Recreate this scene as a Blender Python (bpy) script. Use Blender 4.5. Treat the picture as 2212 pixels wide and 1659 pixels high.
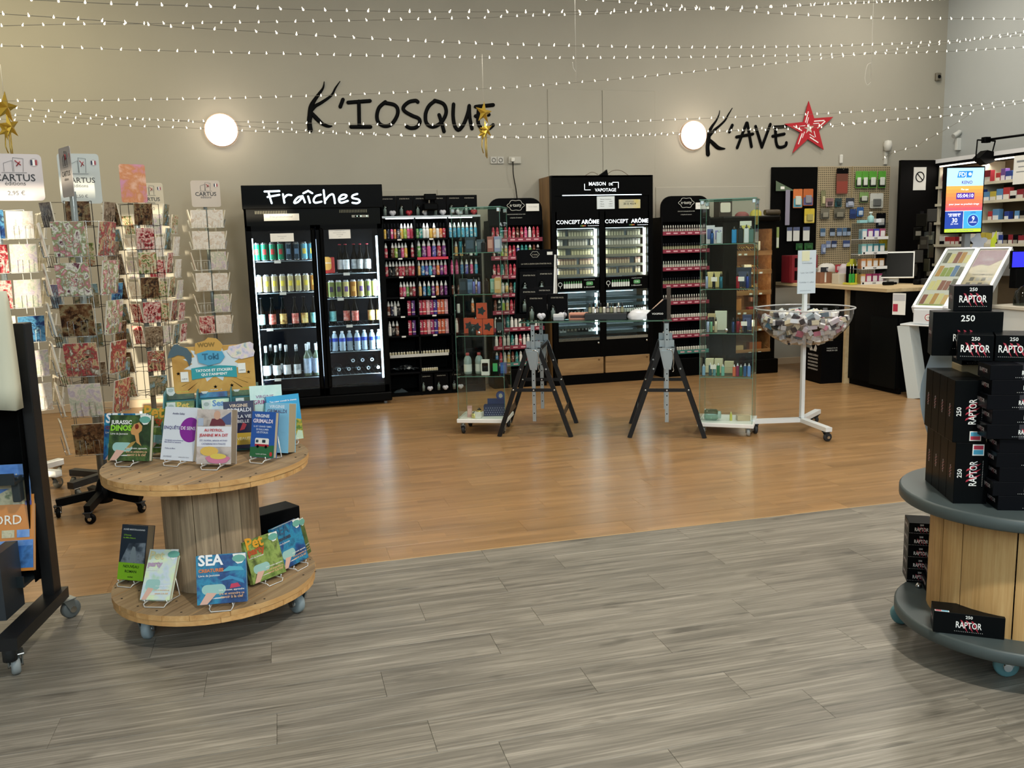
import bpy, math, random
from mathutils import Vector, Matrix, Euler
PI = math.pi
RN = random.Random(11)
SC = bpy.context.scene
COL = SC.collection
for _o in list(bpy.data.objects): bpy.data.objects.remove(_o)

# ------------------------------------------------------------------ camera
def Rx(a): return Matrix.Rotation(a, 4, 'X')
def Rz(a): return Matrix.Rotation(a, 4, 'Z')
def Ry(a): return Matrix.Rotation(a, 4, 'Y')
def T(x, y, z): return Matrix.Translation((x, y, z))
def rad(d): return d * PI / 180
cam_d = bpy.data.cameras.new('camera'); cam = bpy.data.objects.new('camera', cam_d); COL.objects.link(cam)
cam_d.sensor_fit = 'HORIZONTAL'; cam_d.sensor_width = 36.0; cam_d.lens = 36.0 * 1904.55 / 2212.0
cam_d.clip_start = 0.05; cam_d.clip_end = 100
_yw, _pt, _rl = rad(14.574), rad(8.972), rad(1.541)
_f = Vector((math.sin(_yw) * math.cos(_pt), math.cos(_yw) * math.cos(_pt), -math.sin(_pt)))
_r = Vector((math.cos(_yw), -math.sin(_yw), 0)); _d = _f.cross(_r)
_r2 = math.cos(_rl) * _r + math.sin(_rl) * _d; _d2 = -math.sin(_rl) * _r + math.cos(_rl) * _d
_m = Matrix.Identity(4)
for _i in range(3):
    _m[_i][0] = _r2[_i]; _m[_i][1] = -_d2[_i]; _m[_i][2] = -_f[_i]
_m[0][3], _m[1][3], _m[2][3] = 0, 0, 1.5
cam.matrix_world = _m
SC.camera = cam

# ------------------------------------------------------------------ world, lights, exposure
SC.view_settings.view_transform = 'Standard'; SC.view_settings.look = 'None'
SC.view_settings.gamma = 1.0; SC.view_settings.use_curve_mapping = False
SC.view_settings.exposure = 0.0
SC.cycles.max_bounces = 8; SC.cycles.transparent_max_bounces = 24; SC.cycles.diffuse_bounces = 4
SC.cycles.caustics_reflective = False; SC.cycles.caustics_refractive = False
SC.cycles.sample_clamp_indirect = 6.0
w = bpy.data.worlds.new('sky'); SC.world = w; w.use_nodes = True
w.node_tree.nodes['Background'].inputs[0].default_value = (0.62, 0.78, 1.0, 1)
w.node_tree.nodes['Background'].inputs[1].default_value = 0.9

def light(name, kind, loc, energy, color=(1, 1, 1), size=1.0, size_y=None, rot=(0, 0, 0), spread=None):
    d = bpy.data.lights.new(name, kind); o = bpy.data.objects.new(name, d); COL.objects.link(o)
    d.energy = energy; d.color = color; o.location = loc; o.rotation_euler = rot
    if kind == 'AREA':
        d.size = size
        if size_y: d.shape = 'RECTANGLE'; d.size_y = size_y
        if spread: d.spread = spread
    return o
# low sun from behind the camera through the shop-front opening
_s = light('sun', 'SUN', (-3, -6, 3), 6.0, (1.0, 0.86, 0.62))
_s.data.angle = rad(0.5)
_s.rotation_euler = Vector((0.2, 1.0, -0.03)).to_track_quat('-Z', 'Y').to_euler()
# area lights standing in for window daylight, set high so panes don't mirror them
light('shopfront_daylight', 'AREA', (1.0, -3.8, 3.6), 235, (0.72, 0.92, 1.0), 8.0, 1.3, (rad(72), 0, 0))
light('shopfront_daylight', 'AREA', (-5.0, -3.8, 3.5), 90, (0.8, 0.92, 1.0), 3.0, 1.3, (rad(75), 0, 0))
# ceiling luminaires of the shop (above the picture)
for _x, _y, _e in ((1.5, 0.1, 170), (1.9, 6.2, 60), (5.2, 6.6, 75), (3.6, 4.0, 55), (-1.2, 5.4, 35), (6.3, 3.4, 40), (6.6, 8.2, 25)):
    light('ceiling_or_fill_light', 'AREA', (_x, _y, 4.5), _e, (1.0, 0.94, 0.82), 0.22 if _y < 1 else 0.5, 0.22 if _y < 1 else 0.5)

light('ceiling_or_fill_light', 'AREA', (-2.6, 7.4, 4.5), 85, (1.0, 0.86, 0.50), 0.5, 0.5)  # added yellow fill that warms the left wall, in place of sun bounce

# ------------------------------------------------------------------ materials
def lin(c):
    if isinstance(c, str):
        c = [int(c[i:i + 2], 16) / 255 for i in (0, 2, 4)]
    return tuple(x / 12.92 if x <= 0.04045 else ((x + 0.055) / 1.055) ** 2.4 for x in c)
MATS = {}
def mat(col, rough=0.5, metal=0.0, spec=0.5, emit=0.0, coat=0.0, name=None):
    key = (col, rough, metal, spec, emit, coat)
    if key in MATS: return MATS[key]
    m = bpy.data.materials.new(name or ('m_' + str(col))); m.use_nodes = True
    b = m.node_tree.nodes['Principled BSDF']; l = lin(col)
    if max(l) < 0.022 and not metal: l = tuple(x * 0.4 for x in l); spec = min(spec, 0.06)
    b.inputs['Base Color'].default_value = (*l, 1); b.inputs['Roughness'].default_value = rough
    b.inputs['Metallic'].default_value = metal; b.inputs['Specular IOR Level'].default_value = spec
    if coat: b.inputs['Coat Weight'].default_value = coat; b.inputs['Coat Roughness'].default_value = 0.08
    if emit:
        b.inputs['Emission Color'].default_value = (*l, 1); b.inputs['Emission Strength'].default_value = emit
    MATS[key] = m
    return m
def nt(name):
    m = bpy.data.materials.new(name); m.use_nodes = True
    t = m.node_tree
    return m, t, t.nodes['Principled BSDF']
def lk(t, a, b): t.links.new(a, b)
def node(t, kind, **kw):
    n = t.nodes.new(kind)
    for k, v in kw.items():
        if k.startswith('i_'):
            n.inputs[int(k[2:]) if k[2:].isdigit() else k[2:].replace('_', ' ')].default_value = v
        else: setattr(n, k, v)
    return n
def ramp(t, stops):
    r = t.nodes.new('ShaderNodeValToRGB'); e = r.color_ramp.elements
    while len(e) < len(stops): e.new(0.5)
    for i, (p, c) in enumerate(stops):
        e[i].position = p; e[i].color = (*lin(c), 1)
    return r
def glass_mat(name, tint='e6f4ee', gloss=1.0, rough=0.0, ior=1.45):
    m = bpy.data.materials.new(name); m.use_nodes = True; t = m.node_tree; t.nodes.clear()
    o = node(t, 'ShaderNodeOutputMaterial'); mx = node(t, 'ShaderNodeMixShader')
    tr = node(t, 'ShaderNodeBsdfTransparent'); tr.inputs[0].default_value = (*lin(tint), 1)
    gl = node(t, 'ShaderNodeBsdfGlossy'); gl.inputs['Roughness'].default_value = rough
    # Schlick reflectance that is the same on both sides of the thin sheet
    lw = node(t, 'ShaderNodeLayerWeight'); lw.inputs[0].default_value = 0.5
    pw = node(t, 'ShaderNodeMath', operation='POWER'); pw.inputs[1].default_value = 5.0; lk(t, lw.outputs['Facing'], pw.inputs[0])
    mu = node(t, 'ShaderNodeMath', operation='MULTIPLY_ADD'); mu.inputs[1].default_value = 0.7 * gloss; mu.inputs[2].default_value = 0.035 * gloss
    lk(t, pw.outputs[0], mu.inputs[0]); lk(t, mu.outputs[0], mx.inputs[0]); lk(t, tr.outputs[0], mx.inputs[1]); lk(t, gl.outputs[0], mx.inputs[2])
    lk(t, mx.outputs[0], o.inputs[0])
    return m
def wood_mat(name, cols, axis=0, scale=1.0, rough=0.5, vary=0.25, grain=1.0, spec=0.4, strips=False, coat=0.0, fine=0.0):
    """grain streaks run along the given object axis; every board differs by Object Info random"""
    m, t, b = nt(name)
    tc = node(t, 'ShaderNodeTexCoord'); oi = node(t, 'ShaderNodeObjectInfo')
    mp = node(t, 'ShaderNodeMapping')
    s = [14 * scale] * 3; s[axis] = 0.9 * scale
    mp.inputs['Scale'].default_value = s
    cx = node(t, 'ShaderNodeCombineXYZ')
    mr = node(t, 'ShaderNodeMath', operation='MULTIPLY'); mr.inputs[1].default_value = 57.0
    lk(t, oi.outputs['Random'], mr.inputs[0])
    for i in range(3): lk(t, mr.outputs[0], cx.inputs[i])
    lk(t, tc.outputs['Object'], mp.inputs['Vector']); lk(t, cx.outputs[0], mp.inputs['Location'])
    n1 = node(t, 'ShaderNodeTexNoise'); n1.inputs['Scale'].default_value = 1.6; n1.inputs['Detail'].default_value = 7; n1.inputs['Roughness'].default_value = 0.62
    n1.inputs['Distortion'].default_value = 0.6 * grain
    lk(t, mp.outputs[0], n1.inputs['Vector'])
    fac = n1.outputs['Fac']
    if fine:
        mp3 = node(t, 'ShaderNodeMapping'); s3 = [95 * scale] * 3; s3[axis] = 2.2 * scale; mp3.inputs['Scale'].default_value = s3
        lk(t, tc.outputs['Object'], mp3.inputs['Vector']); lk(t, cx.outputs[0], mp3.inputs['Location'])
        n3 = node(t, 'ShaderNodeTexNoise'); n3.inputs['Scale'].default_value = 1.5; n3.inputs['Detail'].default_value = 6; n3.inputs['Roughness'].default_value = 0.7; lk(t, mp3.outputs[0], n3.inputs['Vector'])
        mf = node(t, 'ShaderNodeMix'); mf.inputs[0].default_value = fine; lk(t, n1.outputs['Fac'], mf.inputs[2]); lk(t, n3.outputs['Fac'], mf.inputs[3])
        mp4 = node(t, 'ShaderNodeMapping'); s4 = [9] * 3; s4[axis] = 3.0; mp4.inputs['Scale'].default_value = s4
        lk(t, tc.outputs['Object'], mp4.inputs['Vector']); lk(t, cx.outputs[0], mp4.inputs['Location'])
        n4 = node(t, 'ShaderNodeTexNoise'); n4.inputs['Scale'].default_value = 1.2; n4.inputs['Detail'].default_value = 3; lk(t, mp4.outputs[0], n4.inputs['Vector'])
        mk = node(t, 'ShaderNodeMapRange'); mk.inputs[1].default_value = 0.62; mk.inputs[2].default_value = 0.78; mk.inputs[3].default_value = 0.0; mk.inputs[4].default_value = 0.16; lk(t, n4.outputs['Fac'], mk.inputs[0])
        sb = node(t, 'ShaderNodeMath', operation='SUBTRACT'); lk(t, mf.outputs[0], sb.inputs[0]); lk(t, mk.outputs[0], sb.inputs[1]); fac = sb.outputs[0]
    r = ramp(t, [(0.32 if fine else 0.28, cols[0]), (0.5, cols[1]), (0.68 if fine else 0.72, cols[2])])
    lk(t, fac, r.inputs[0])
    hs = node(t, 'ShaderNodeHueSaturation')
    ma = node(t, 'ShaderNodeMapRange'); ma.inputs[3].default_value = 1 - vary; ma.inputs[4].default_value = 1 + vary
    lk(t, oi.outputs['Random'], ma.inputs[0]); lk(t, ma.outputs[0], hs.inputs['Value']); lk(t, r.outputs[0], hs.inputs['Color'])
    out = hs.outputs[0]
    if strips:   # three printed strips with staggered ends on each laminate board
        br = node(t, 'ShaderNodeTexBrick'); br.offset = 0.37; br.inputs['Scale'].default_value = 1.0
        br.inputs['Mortar Size'].default_value = 0.0006; br.inputs['Brick Width'].default_value = 0.43; br.inputs['Row Height'].default_value = 0.065
        br.inputs['Color1'].default_value = (0.86, 0.86, 0.86, 1); br.inputs['Color2'].default_value = (1.1, 1.08, 1.05, 1); br.inputs['Mortar'].default_value = (0.8, 0.78, 0.76, 1)
        va = node(t, 'ShaderNodeVectorMath', operation='ADD'); lk(t, tc.outputs['Object'], va.inputs[0]); lk(t, cx.outputs[0], va.inputs[1])
        mp2 = node(t, 'ShaderNodeMapping'); mp2.inputs['Location'].default_value = (0, 0, 0)
        lk(t, tc.outputs['Object'], mp2.inputs['Vector'])
        cx2 = node(t, 'ShaderNodeCombineXYZ'); lk(t, mr.outputs[0], cx2.inputs[0]); lk(t, cx2.outputs[0], mp2.inputs['Location'])
        lk(t, mp2.outputs[0], br.inputs['Vector'])
        mm = node(t, 'ShaderNodeMix', data_type='RGBA', blend_type='MULTIPLY'); mm.inputs[0].default_value = 1.0
        lk(t, out, mm.inputs[6]); lk(t, br.outputs[0], mm.inputs[7]); out = mm.outputs[2]
    lk(t, out, b.inputs['Base Color'])
    b.inputs['Roughness'].default_value = rough; b.inputs['Specular IOR Level'].default_value = spec
    if coat: b.inputs['Coat Weight'].default_value = coat; b.inputs['Coat Roughness'].default_value = 0.2
    bp = node(t, 'ShaderNodeBump'); bp.inputs['Strength'].default_value = 0.12; bp.inputs['Distance'].default_value = 0.002
    lk(t, n1.outputs['Fac'], bp.inputs['Height']); lk(t, bp.outputs[0], b.inputs['Normal'])
    return m
def print_mat(name, cols, scale=9.0, rough=0.35, kind='noise'):
    """printed picture: colour patches that differ from object to object; kind 'card' adds a subject in the middle"""
    m, t, b = nt(name)
    tc = node(t, 'ShaderNodeTexCoord'); oi = node(t, 'ShaderNodeObjectInfo'); mp = node(t, 'ShaderNodeMapping'); cx = node(t, 'ShaderNodeCombineXYZ')
    mr = node(t, 'ShaderNodeMath', operation='MULTIPLY'); mr.inputs[1].default_value = 91.0
    lk(t, oi.outputs['Random'], mr.inputs[0])
    for i in range(3): lk(t, mr.outputs[0], cx.inputs[i])
    lk(t, tc.outputs['Object'], mp.inputs['Vector']); lk(t, cx.outputs[0], mp.inputs['Location'])
    def layer(sc, det, dist, stops):
        n = node(t, 'ShaderNodeTexNoise'); n.inputs['Scale'].default_value = sc; n.inputs['Detail'].default_value = det; n.inputs['Distortion'].default_value = dist; n.inputs['Roughness'].default_value = 0.6
        lk(t, mp.outputs[0], n.inputs['Vector']); r = ramp(t, stops); lk(t, n.outputs['Fac'], r.inputs[0]); return n, r
    k = len(cols)
    n, r = layer(scale, 4.5, 0.25, [(0.32 + 0.36 * i / max(1, k - 1), c) for i, c in enumerate(cols)])
    out = r.outputs[0]
    if kind == 'card':
        n2, r2 = layer(scale * 2.2, 5.0, 0.1, [(0.36 + 0.28 * i / max(1, k - 1), c) for i, c in enumerate(cols[::-1])])
        ad = node(t, 'ShaderNodeVectorMath', operation='ADD'); ad.inputs[1].default_value = (0, 0, -0.085); lk(t, tc.outputs['Object'], ad.inputs[0])
        ln = node(t, 'ShaderNodeVectorMath', operation='LENGTH'); lk(t, ad.outputs[0], ln.inputs[0])
        ma = node(t, 'ShaderNodeMath', operation='MULTIPLY_ADD'); ma.inputs[1].default_value = 0.10; lk(t, n.outputs['Fac'], ma.inputs[0]); lk(t, ln.outputs['Value'], ma.inputs[2])
        ss = node(t, 'ShaderNodeMapRange'); ss.interpolation_type = 'SMOOTHSTEP'; ss.inputs[1].default_value = 0.085; ss.inputs[2].default_value = 0.098; ss.inputs[3].default_value = 1.0; ss.inputs[4].default_value = 0.0
        lk(t, ma.outputs[0], ss.inputs[0])
        mx = node(t, 'ShaderNodeMix', data_type='RGBA'); lk(t, ss.outputs[0], mx.inputs[0]); lk(t, out, mx.inputs[6]); lk(t, r2.outputs[0], mx.inputs[7]); out = mx.outputs[2]
    lk(t, out, b.inputs['Base Color']); b.inputs['Roughness'].default_value = rough
    return m

# ------------------------------------------------------------------ mesh builder
RX90 = Rx(rad(90))
_TX = {}
def text_geo(s, bold):
    k = (s, bold)
    if k not in _TX:
        c = bpy.data.curves.new('t', 'FONT'); c.body = s; c.size = 1.0; c.resolution_u = 2; c.offset = bold; c.fill_mode = 'FRONT'
        o = bpy.data.objects.new('t', c); me = bpy.data.meshes.new_from_object(o)
        vs = [v.co.copy() for v in me.vertices]; fs = [tuple(p.vertices) for p in me.polygons]
        bpy.data.objects.remove(o); bpy.data.curves.remove(c); bpy.data.meshes.remove(me)
        if vs:
            x0 = min(v.x for v in vs); x1 = max(v.x for v in vs); y0 = min(v.y for v in vs); y1 = max(v.y for v in vs)
        else: x0 = x1 = y0 = y1 = 0
        _TX[k] = (vs, fs, x0, x1, y0, y1)
    return _TX[k]
class MB:
    def __init__(s): s.v = []; s.f = []; s.m = []; s.sm = []
    def add(s, vs, fs, mi=0, smooth=False, M=None):
        n = len(s.v)
        for v in vs:
            v = Vector(v); s.v.append(M @ v if M else v)
        for f in fs:
            s.f.append([i + n for i in f]); s.m.append(mi); s.sm.append(smooth)
        return s
    def bb(s, x0, x1, y0, y1, z0, z1, mi=0, M=None, mf=None):
        vs = [(x, y, z) for z in (z0, z1) for y in (y0, y1) for x in (x0, x1)]
        fs = [(0, 2, 3, 1), (4, 5, 7, 6), (0, 1, 5, 4), (2, 6, 7, 3), (0, 4, 6, 2), (1, 3, 7, 5)]
        n = len(s.f); s.add(vs, fs, mi, False, M)
        if mf is not None: s.m[n + 2] = mf      # the face looking towards -Y
        return s
    def box(s, c, d, mi=0, M=None):
        return s.bb(c[0] - d[0] / 2, c[0] + d[0] / 2, c[1] - d[1] / 2, c[1] + d[1] / 2, c[2] - d[2] / 2, c[2] + d[2] / 2, mi, M)
    def bev(s, x0, x1, y0, y1, z0, z1, b=0.003, mi=0, M=None):
        """box with chamfered upright edges and top/bottom rims"""
        def ring(q, z): return [(x0 + q, y0 + b, z), (x0 + b, y0 + q, z), (x1 - b, y0 + q, z), (x1 - q, y0 + b, z), (x1 - q, y1 - b, z), (x1 - b, y1 - q, z), (x0 + b, y1 - q, z), (x0 + q, y1 - b, z)]
        b = min(b, (x1 - x0) / 3, (y1 - y0) / 3, (z1 - z0) / 3)
        vs = ring(b * .7, z0) + ring(0, z0 + b) + ring(0, z1 - b) + ring(b * .7, z1)
        fs = [tuple(range(7, -1, -1)), tuple(range(24, 32))]
        for k in range(3):
            for i in range(8):
                j = (i + 1) % 8; fs.append((8 * k + i, 8 * k + j, 8 * k + 8 + j, 8 * k + 8 + i))
        return s.add(vs, fs, mi, False, M)
    def lathe(s, pr, n=12, mi=0, M=None, cap=True, smooth=True):
        vs = [(r * math.cos(2 * PI * i / n), r * math.sin(2 * PI * i / n), z) for r, z in pr for i in range(n)]
        fs = [(k * n + i, k * n + (i + 1) % n, (k + 1) * n + (i + 1) % n, (k + 1) * n + i) for k in range(len(pr) - 1) for i in range(n)]
        s.add(vs, fs, mi, smooth, M)
        if cap:
            b = len(s.v) - len(vs)
            for k, rev in ((0, True), (len(pr) - 1, False)):
                if pr[k][0] > 1e-5:
                    q = [b + k * n + i for i in range(n)]
                    s.f.append(q[::-1] if rev else q); s.m.append(mi); s.sm.append(False)
        return s
    def cyl(s, c, r, h, n=12, mi=0, M=None, smooth=True):
        M2 = T(*c); M2 = M @ M2 if M else M2
        return s.lathe([(r, 0), (r, h)], n, mi, M2, True, smooth)
    def tube(s, pts, r, n=6, mi=0, M=None, closed=False, smooth=True, flat=None):
        pts = [Vector(p) for p in pts]; k = len(pts); vs = []; fs = []
        up = None
        for i, p in enumerate(pts):
            a = pts[(i - 1) % k] if (closed or i > 0) else p; b = pts[(i + 1) % k] if (closed or i < k - 1) else p
            t = (b - a)
            if t.length < 1e-9: t = Vector((0, 0, 1))
            t.normalize()
            if up is None:
                up = Vector((0, 1, 0)) if abs(t.y) < 0.9 else Vector((1, 0, 0))
            sd = t.cross(up)
            if sd.length < 1e-4: sd = t.orthogonal()
            sd.normalize(); up2 = sd.cross(t).normalized()
            if flat is None: up = up2
            rr = r[i] if isinstance(r, (list, tuple)) else r
            for j in range(n):
                g = 2 * PI * (j + 0.5) / n
                vs.append(p + sd * (math.cos(g) * rr) + up2 * (math.sin(g) * (rr if flat is None else flat)))
        for i in range(k if closed else k - 1):
            for j in range(n):
                a = i * n + j; b = i * n + (j + 1) % n; c = ((i + 1) % k) * n + (j + 1) % n; d = ((i + 1) % k) * n + j
                fs.append((a, d, c, b))
        if not closed:
            fs.append(tuple(range(n))); fs.append(tuple((k - 1) * n + j for j in range(n - 1, -1, -1)))
        return s.add(vs, fs, mi, smooth, M)
    def rod(s, a, b, r, n=6, mi=0, M=None): return s.tube([a, b], r, n, mi, M)
    def bar(s, a, b, w, d, mi=0, M=None):
        """rectangular bar from a to b, width w sideways, depth d"""
        a = Vector(a); b = Vector(b); t = (b - a).normalized(); u = Vector((0, 1, 0)) if abs(t.y) < 0.9 else Vector((1, 0, 0))
        sd = t.cross(u).normalized(); u = sd.cross(t)
        vs = [p + sd * (i * w / 2) + u * (j * d / 2) for p in (a, b) for i, j in ((-1, -1), (1, -1), (1, 1), (-1, 1))]
        return s.add(vs, [(0, 1, 2, 3), (7, 6, 5, 4), (0, 4, 5, 1), (1, 5, 6, 2), (2, 6, 7, 3), (3, 7, 4, 0)], mi, False, M)
    def prism(s, poly, z0, z1, mi=0, M=None, smooth=False):
        n = len(poly); vs = [(x, y, z0) for x, y in poly] + [(x, y, z1) for x, y in poly]
        fs = [tuple(range(n - 1, -1, -1)), tuple(range(n, 2 * n))] + [(i, (i + 1) % n, n + (i + 1) % n, n + i) for i in range(n)]
        return s.add(vs, fs, mi, smooth, M)
    def flat(s, poly, mi=0, M=None): return s.add([(x, y, 0) for x, y in poly], [tuple(range(len(poly)))], mi, False, M)
    def sph(s, c, r, n=10, k=6, mi=0, M=None, sc=(1, 1, 1)):
        M2 = T(*c) @ Matrix.Diagonal((*sc, 1)); M2 = M @ M2 if M else M2
        pr = [(max(1e-6, r * math.sin(PI * i / k)), -r * math.cos(PI * i / k)) for i in range(k + 1)]
        return s.lathe(pr, n, mi, M2, False)
    def text(s, st, M, h=None, w=None, bold=0.0, mi=0, align='C', sx=1.0):
        """flat letters in the XY plane of M; h = height of the letters, w = width they must fit"""
        vs, fs, x0, x1, y0, y1 = text_geo(st, bold)
        if not fs: return s
        k = (h or 1e9) / 0.72
        if w: k = min(k, w / (x1 - x0) / sx)
        ox = {'C': (x0 + x1) / 2, 'L': x0, 'R': x1}[align]
        return s.add([((v.x - ox) * k * sx, v.y * k, 0) for v in vs], fs, mi, False, M)
    def mesh(s, name, *mats):
        me = bpy.data.meshes.new(name); me.from_pydata([tuple(v) for v in s.v], [], s.f)
        for m in mats: me.materials.append(m)
        if len(mats) > 1: me.polygons.foreach_set('material_index', s.m)
        if any(s.sm): me.polygons.foreach_set('use_smooth', s.sm)
        me.update()
        return me
def FR(x, y, z, tilt=0.0): return T(x, y, z) @ Rx(rad(90) + tilt)    # text plane facing -Y
def rrect(x0, x1, y0, y1, r, n=4, corners=(1, 1, 1, 1)):
    out = []
    for (cx, cy, a0), on in zip(((x0 + r, y0 + r, 180), (x1 - r, y0 + r, 270), (x1 - r, y1 - r, 0), (x0 + r, y1 - r, 90)), corners):
        if on:
            out += [(cx + r * math.cos(rad(a0 + 90 * i / n)), cy + r * math.sin(rad(a0 + 90 * i / n))) for i in range(n + 1)]
        else:
            sx, sy = {180: (x0, y0), 270: (x1, y0), 0: (x1, y1), 90: (x0, y1)}[a0]; out.append((sx, sy))
    return out
def circ(r, n=16, cx=0, cy=0): return [(cx + r * math.cos(2 * PI * i / n), cy + r * math.sin(2 * PI * i / n)) for i in range(n)]
def smooth_pts(p, k=4):
    out = []; n = len(p)
    if n < 3: return [Vector(q) for q in p]
    for i in range(n - 1):
        a, b, c, d = [Vector(p[max(0, min(n - 1, j))]) for j in (i - 1, i, i + 1, i + 2)]
        for q in range(k):
            u = q / k
            out.append(0.5 * ((2 * b) + (c - a) * u + (2 * a - 5 * b + 4 * c - d) * u * u + (3 * b - a - 3 * c + d) * u ** 3))
    out.append(Vector(p[-1]))
    return out

# ------------------------------------------------------------------ scene objects
def tag(o, label=None, cat=None, group=None, kind=None):
    if label: o['label'] = label
    if cat: o['category'] = cat
    if group: o['group'] = group
    if kind: o['kind'] = kind
    return o
def obj(name, me, parent=None, M=None, label=None, cat=None, group=None, kind=None):
    o = bpy.data.objects.new(name, me); COL.objects.link(o)
    if parent: o.parent = parent
    if M is not None: o.matrix_local = M
    return tag(o, label, cat, group, kind)
def thing(name, label, cat, M, group=None): return obj(name, None, None, M, label, cat, group)
_MC = {}
def cached(key, fn):
    if key not in _MC: _MC[key] = fn()
    return _MC[key]
def place(proto, M, label, group=None):
    """a copy of a thing with copies of its parts and sub-parts"""
    c = proto.copy(); COL.objects.link(c); c.matrix_local = M; c['label'] = label
    if group: c['group'] = group
    for p in proto.children:
        q = p.copy(); COL.objects.link(q); q.parent = c
        for s in p.children:
            u = s.copy(); COL.objects.link(u); u.parent = q
    return c
ORD = ['first', 'second', 'third', 'fourth', 'fifth', 'sixth', 'seventh', 'eighth', 'ninth', 'tenth', 'eleventh', 'twelfth', 'thirteenth', 'fourteenth', 'fifteenth', 'sixteenth', 'seventeenth', 'eighteenth', 'nineteenth', 'twentieth', 'twenty-first', 'twenty-second', 'twenty-third', 'twenty-fourth', 'twenty-fifth', 'twenty-sixth', 'twenty-seventh', 'twenty-eighth', 'twenty-ninth', 'thirtieth']
# shared materials
BLK = mat('0b0b0c', 0.4); BLKM = mat('101011', 0.6); DARK = mat('1c1d20', 0.5); WHT = mat('f2f2f0', 0.4); PAP = mat('ecebe6', 0.7)
GRY = mat('8d9194', 0.4); CHR = mat('c9ccce', 0.18, 1.0); ZINC = mat('a9b2b6', 0.35, 0.9); RUB = mat('23262a', 0.6); INK = mat('151515', 0.6)
GLASS = glass_mat('clear_glass', 'fafdfb', 0.55); GEDGE = mat('5f8f80', 0.15, 0.0, 0.6); ACRY = glass_mat('clear_acrylic', 'eef0f2', 0.9, 0.02)
LEDW = mat('eafcff', 0.5, emit=7.0, name='led_white'); LETW = mat('f2fbff', 0.5, emit=1.6, name='lit_letter')
INKW = mat('f4f4f4', 0.5, name='white_print'); REDP = mat('c02a3c', 0.45); CREAM = mat('e9ddb8', 0.6)
# wall lettering strokes (x, z, half width), star outline and light strings, in metres
KIOSQUE={"K":[[[0.57,3.15,0.0038],[0.558,3.094,0.0096],[0.517,3.038,0.0153],[0.466,2.973,0.0191],[0.429,2.908,0.0249],[0.415,2.834,0.0268],[0.402,2.759,0.0249],[0.406,2.685,0.0269]],[[0.726,3.157,0.0038],[0.68,3.096,0.0086],[0.633,3.021,0.0115],[0.54,2.955,0.0154],[0.472,2.917,0.0173],[0.437,2.88,0.0172]],[[0.435,2.843,0.0192],[0.479,2.792,0.0231],[0.528,2.746,0.0193],[0.583,2.723,0.0154],[0.621,2.724,0.0058]]],"apostrophe":[[[0.745,2.981,0.0193],[0.715,2.913,0.0193]]],"I":[[[0.796,2.954,0.0193],[1.013,2.973,0.0194]],[[0.902,2.965,0.0194],[0.894,2.721,0.0195]],[[0.812,2.718,0.0194],[1.005,2.719,0.0195]]],"O":[[[1.168,2.964,0.0195],[1.102,2.907,0.0195],[1.076,2.822,0.0195],[1.094,2.756,0.0196],[1.151,2.728,0.0196],[1.221,2.747,0.0196],[1.278,2.824,0.0196],[1.291,2.89,0.0196],[1.259,2.937,0.0196],[1.167,2.955,0.0195]]],"S":[[[1.499,2.969,0.0197],[1.478,2.982,0.0197],[1.408,2.967,0.0197],[1.352,2.919,0.0196],[1.36,2.877,0.0197],[1.432,2.835,0.0197],[1.5,2.807,0.0198],[1.513,2.768,0.0198],[1.476,2.72,0.0198],[1.416,2.71,0.0197],[1.377,2.724,0.0197]]],"Q":[[[1.677,2.981,0.0198],[1.615,2.932,0.0198],[1.577,2.855,0.0198],[1.578,2.769,0.0198],[1.627,2.726,0.0199],[1.698,2.741,0.0199],[1.76,2.799,0.0199],[1.792,2.877,0.0199],[1.767,2.953,0.0199],[1.677,2.985,0.0198]],[[1.717,2.842,0.0199],[1.739,2.77,0.0199],[1.761,2.679,0.0199]]],"U":[[[1.872,2.95,0.0199],[1.863,2.839,0.0199],[1.875,2.742,0.02],[1.914,2.694,0.02],[1.972,2.753,0.02],[2.022,2.87,0.02],[2.037,2.937,0.02]],[[2.037,2.937,0.02],[2.039,2.821,0.02],[2.058,2.71,0.0201]]],"E":[[[2.106,2.929,0.02],[2.293,2.95,0.0201]],[[2.142,2.934,0.0201],[2.127,2.832,0.0201],[2.131,2.754,0.0201],[2.171,2.711,0.0202],[2.238,2.711,0.0202],[2.286,2.746,0.0202]],[[2.103,2.835,0.0201],[2.243,2.852,0.0202]]]}
KAVE={"K":[[[4.905,2.923,0.0028],[4.895,2.873,0.0066],[4.86,2.809,0.0113],[4.809,2.745,0.0169],[4.778,2.681,0.0225],[4.769,2.599,0.0263],[4.759,2.526,0.0244],[4.765,2.449,0.0264]],[[5.06,2.95,0.0038],[5.014,2.883,0.0085],[4.973,2.819,0.0113],[4.912,2.764,0.0132],[4.84,2.709,0.0169],[4.789,2.654,0.0169]],[[4.79,2.599,0.0188],[4.831,2.563,0.0245],[4.894,2.517,0.0226],[4.972,2.508,0.0076]]],"apostrophe":[[[5.063,2.765,0.0179],[5.029,2.692,0.0179]]],"A":[[[5.241,2.79,0.018],[5.129,2.52,0.018]],[[5.251,2.79,0.018],[5.308,2.532,0.0181]],[[5.12,2.637,0.018],[5.322,2.671,0.0181]]],"V":[[[5.357,2.754,0.0181],[5.441,2.527,0.0182]],[[5.441,2.527,0.0182],[5.543,2.778,0.0181]]],"E":[[[5.587,2.749,0.0182],[5.748,2.756,0.0182]],[[5.608,2.742,0.0182],[5.615,2.658,0.0182],[5.622,2.584,0.0182],[5.645,2.532,0.0183],[5.699,2.526,0.0183],[5.747,2.547,0.0183],[5.754,2.575,0.0183]],[[5.578,2.647,0.0182],[5.723,2.673,0.0183]]]}
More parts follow.
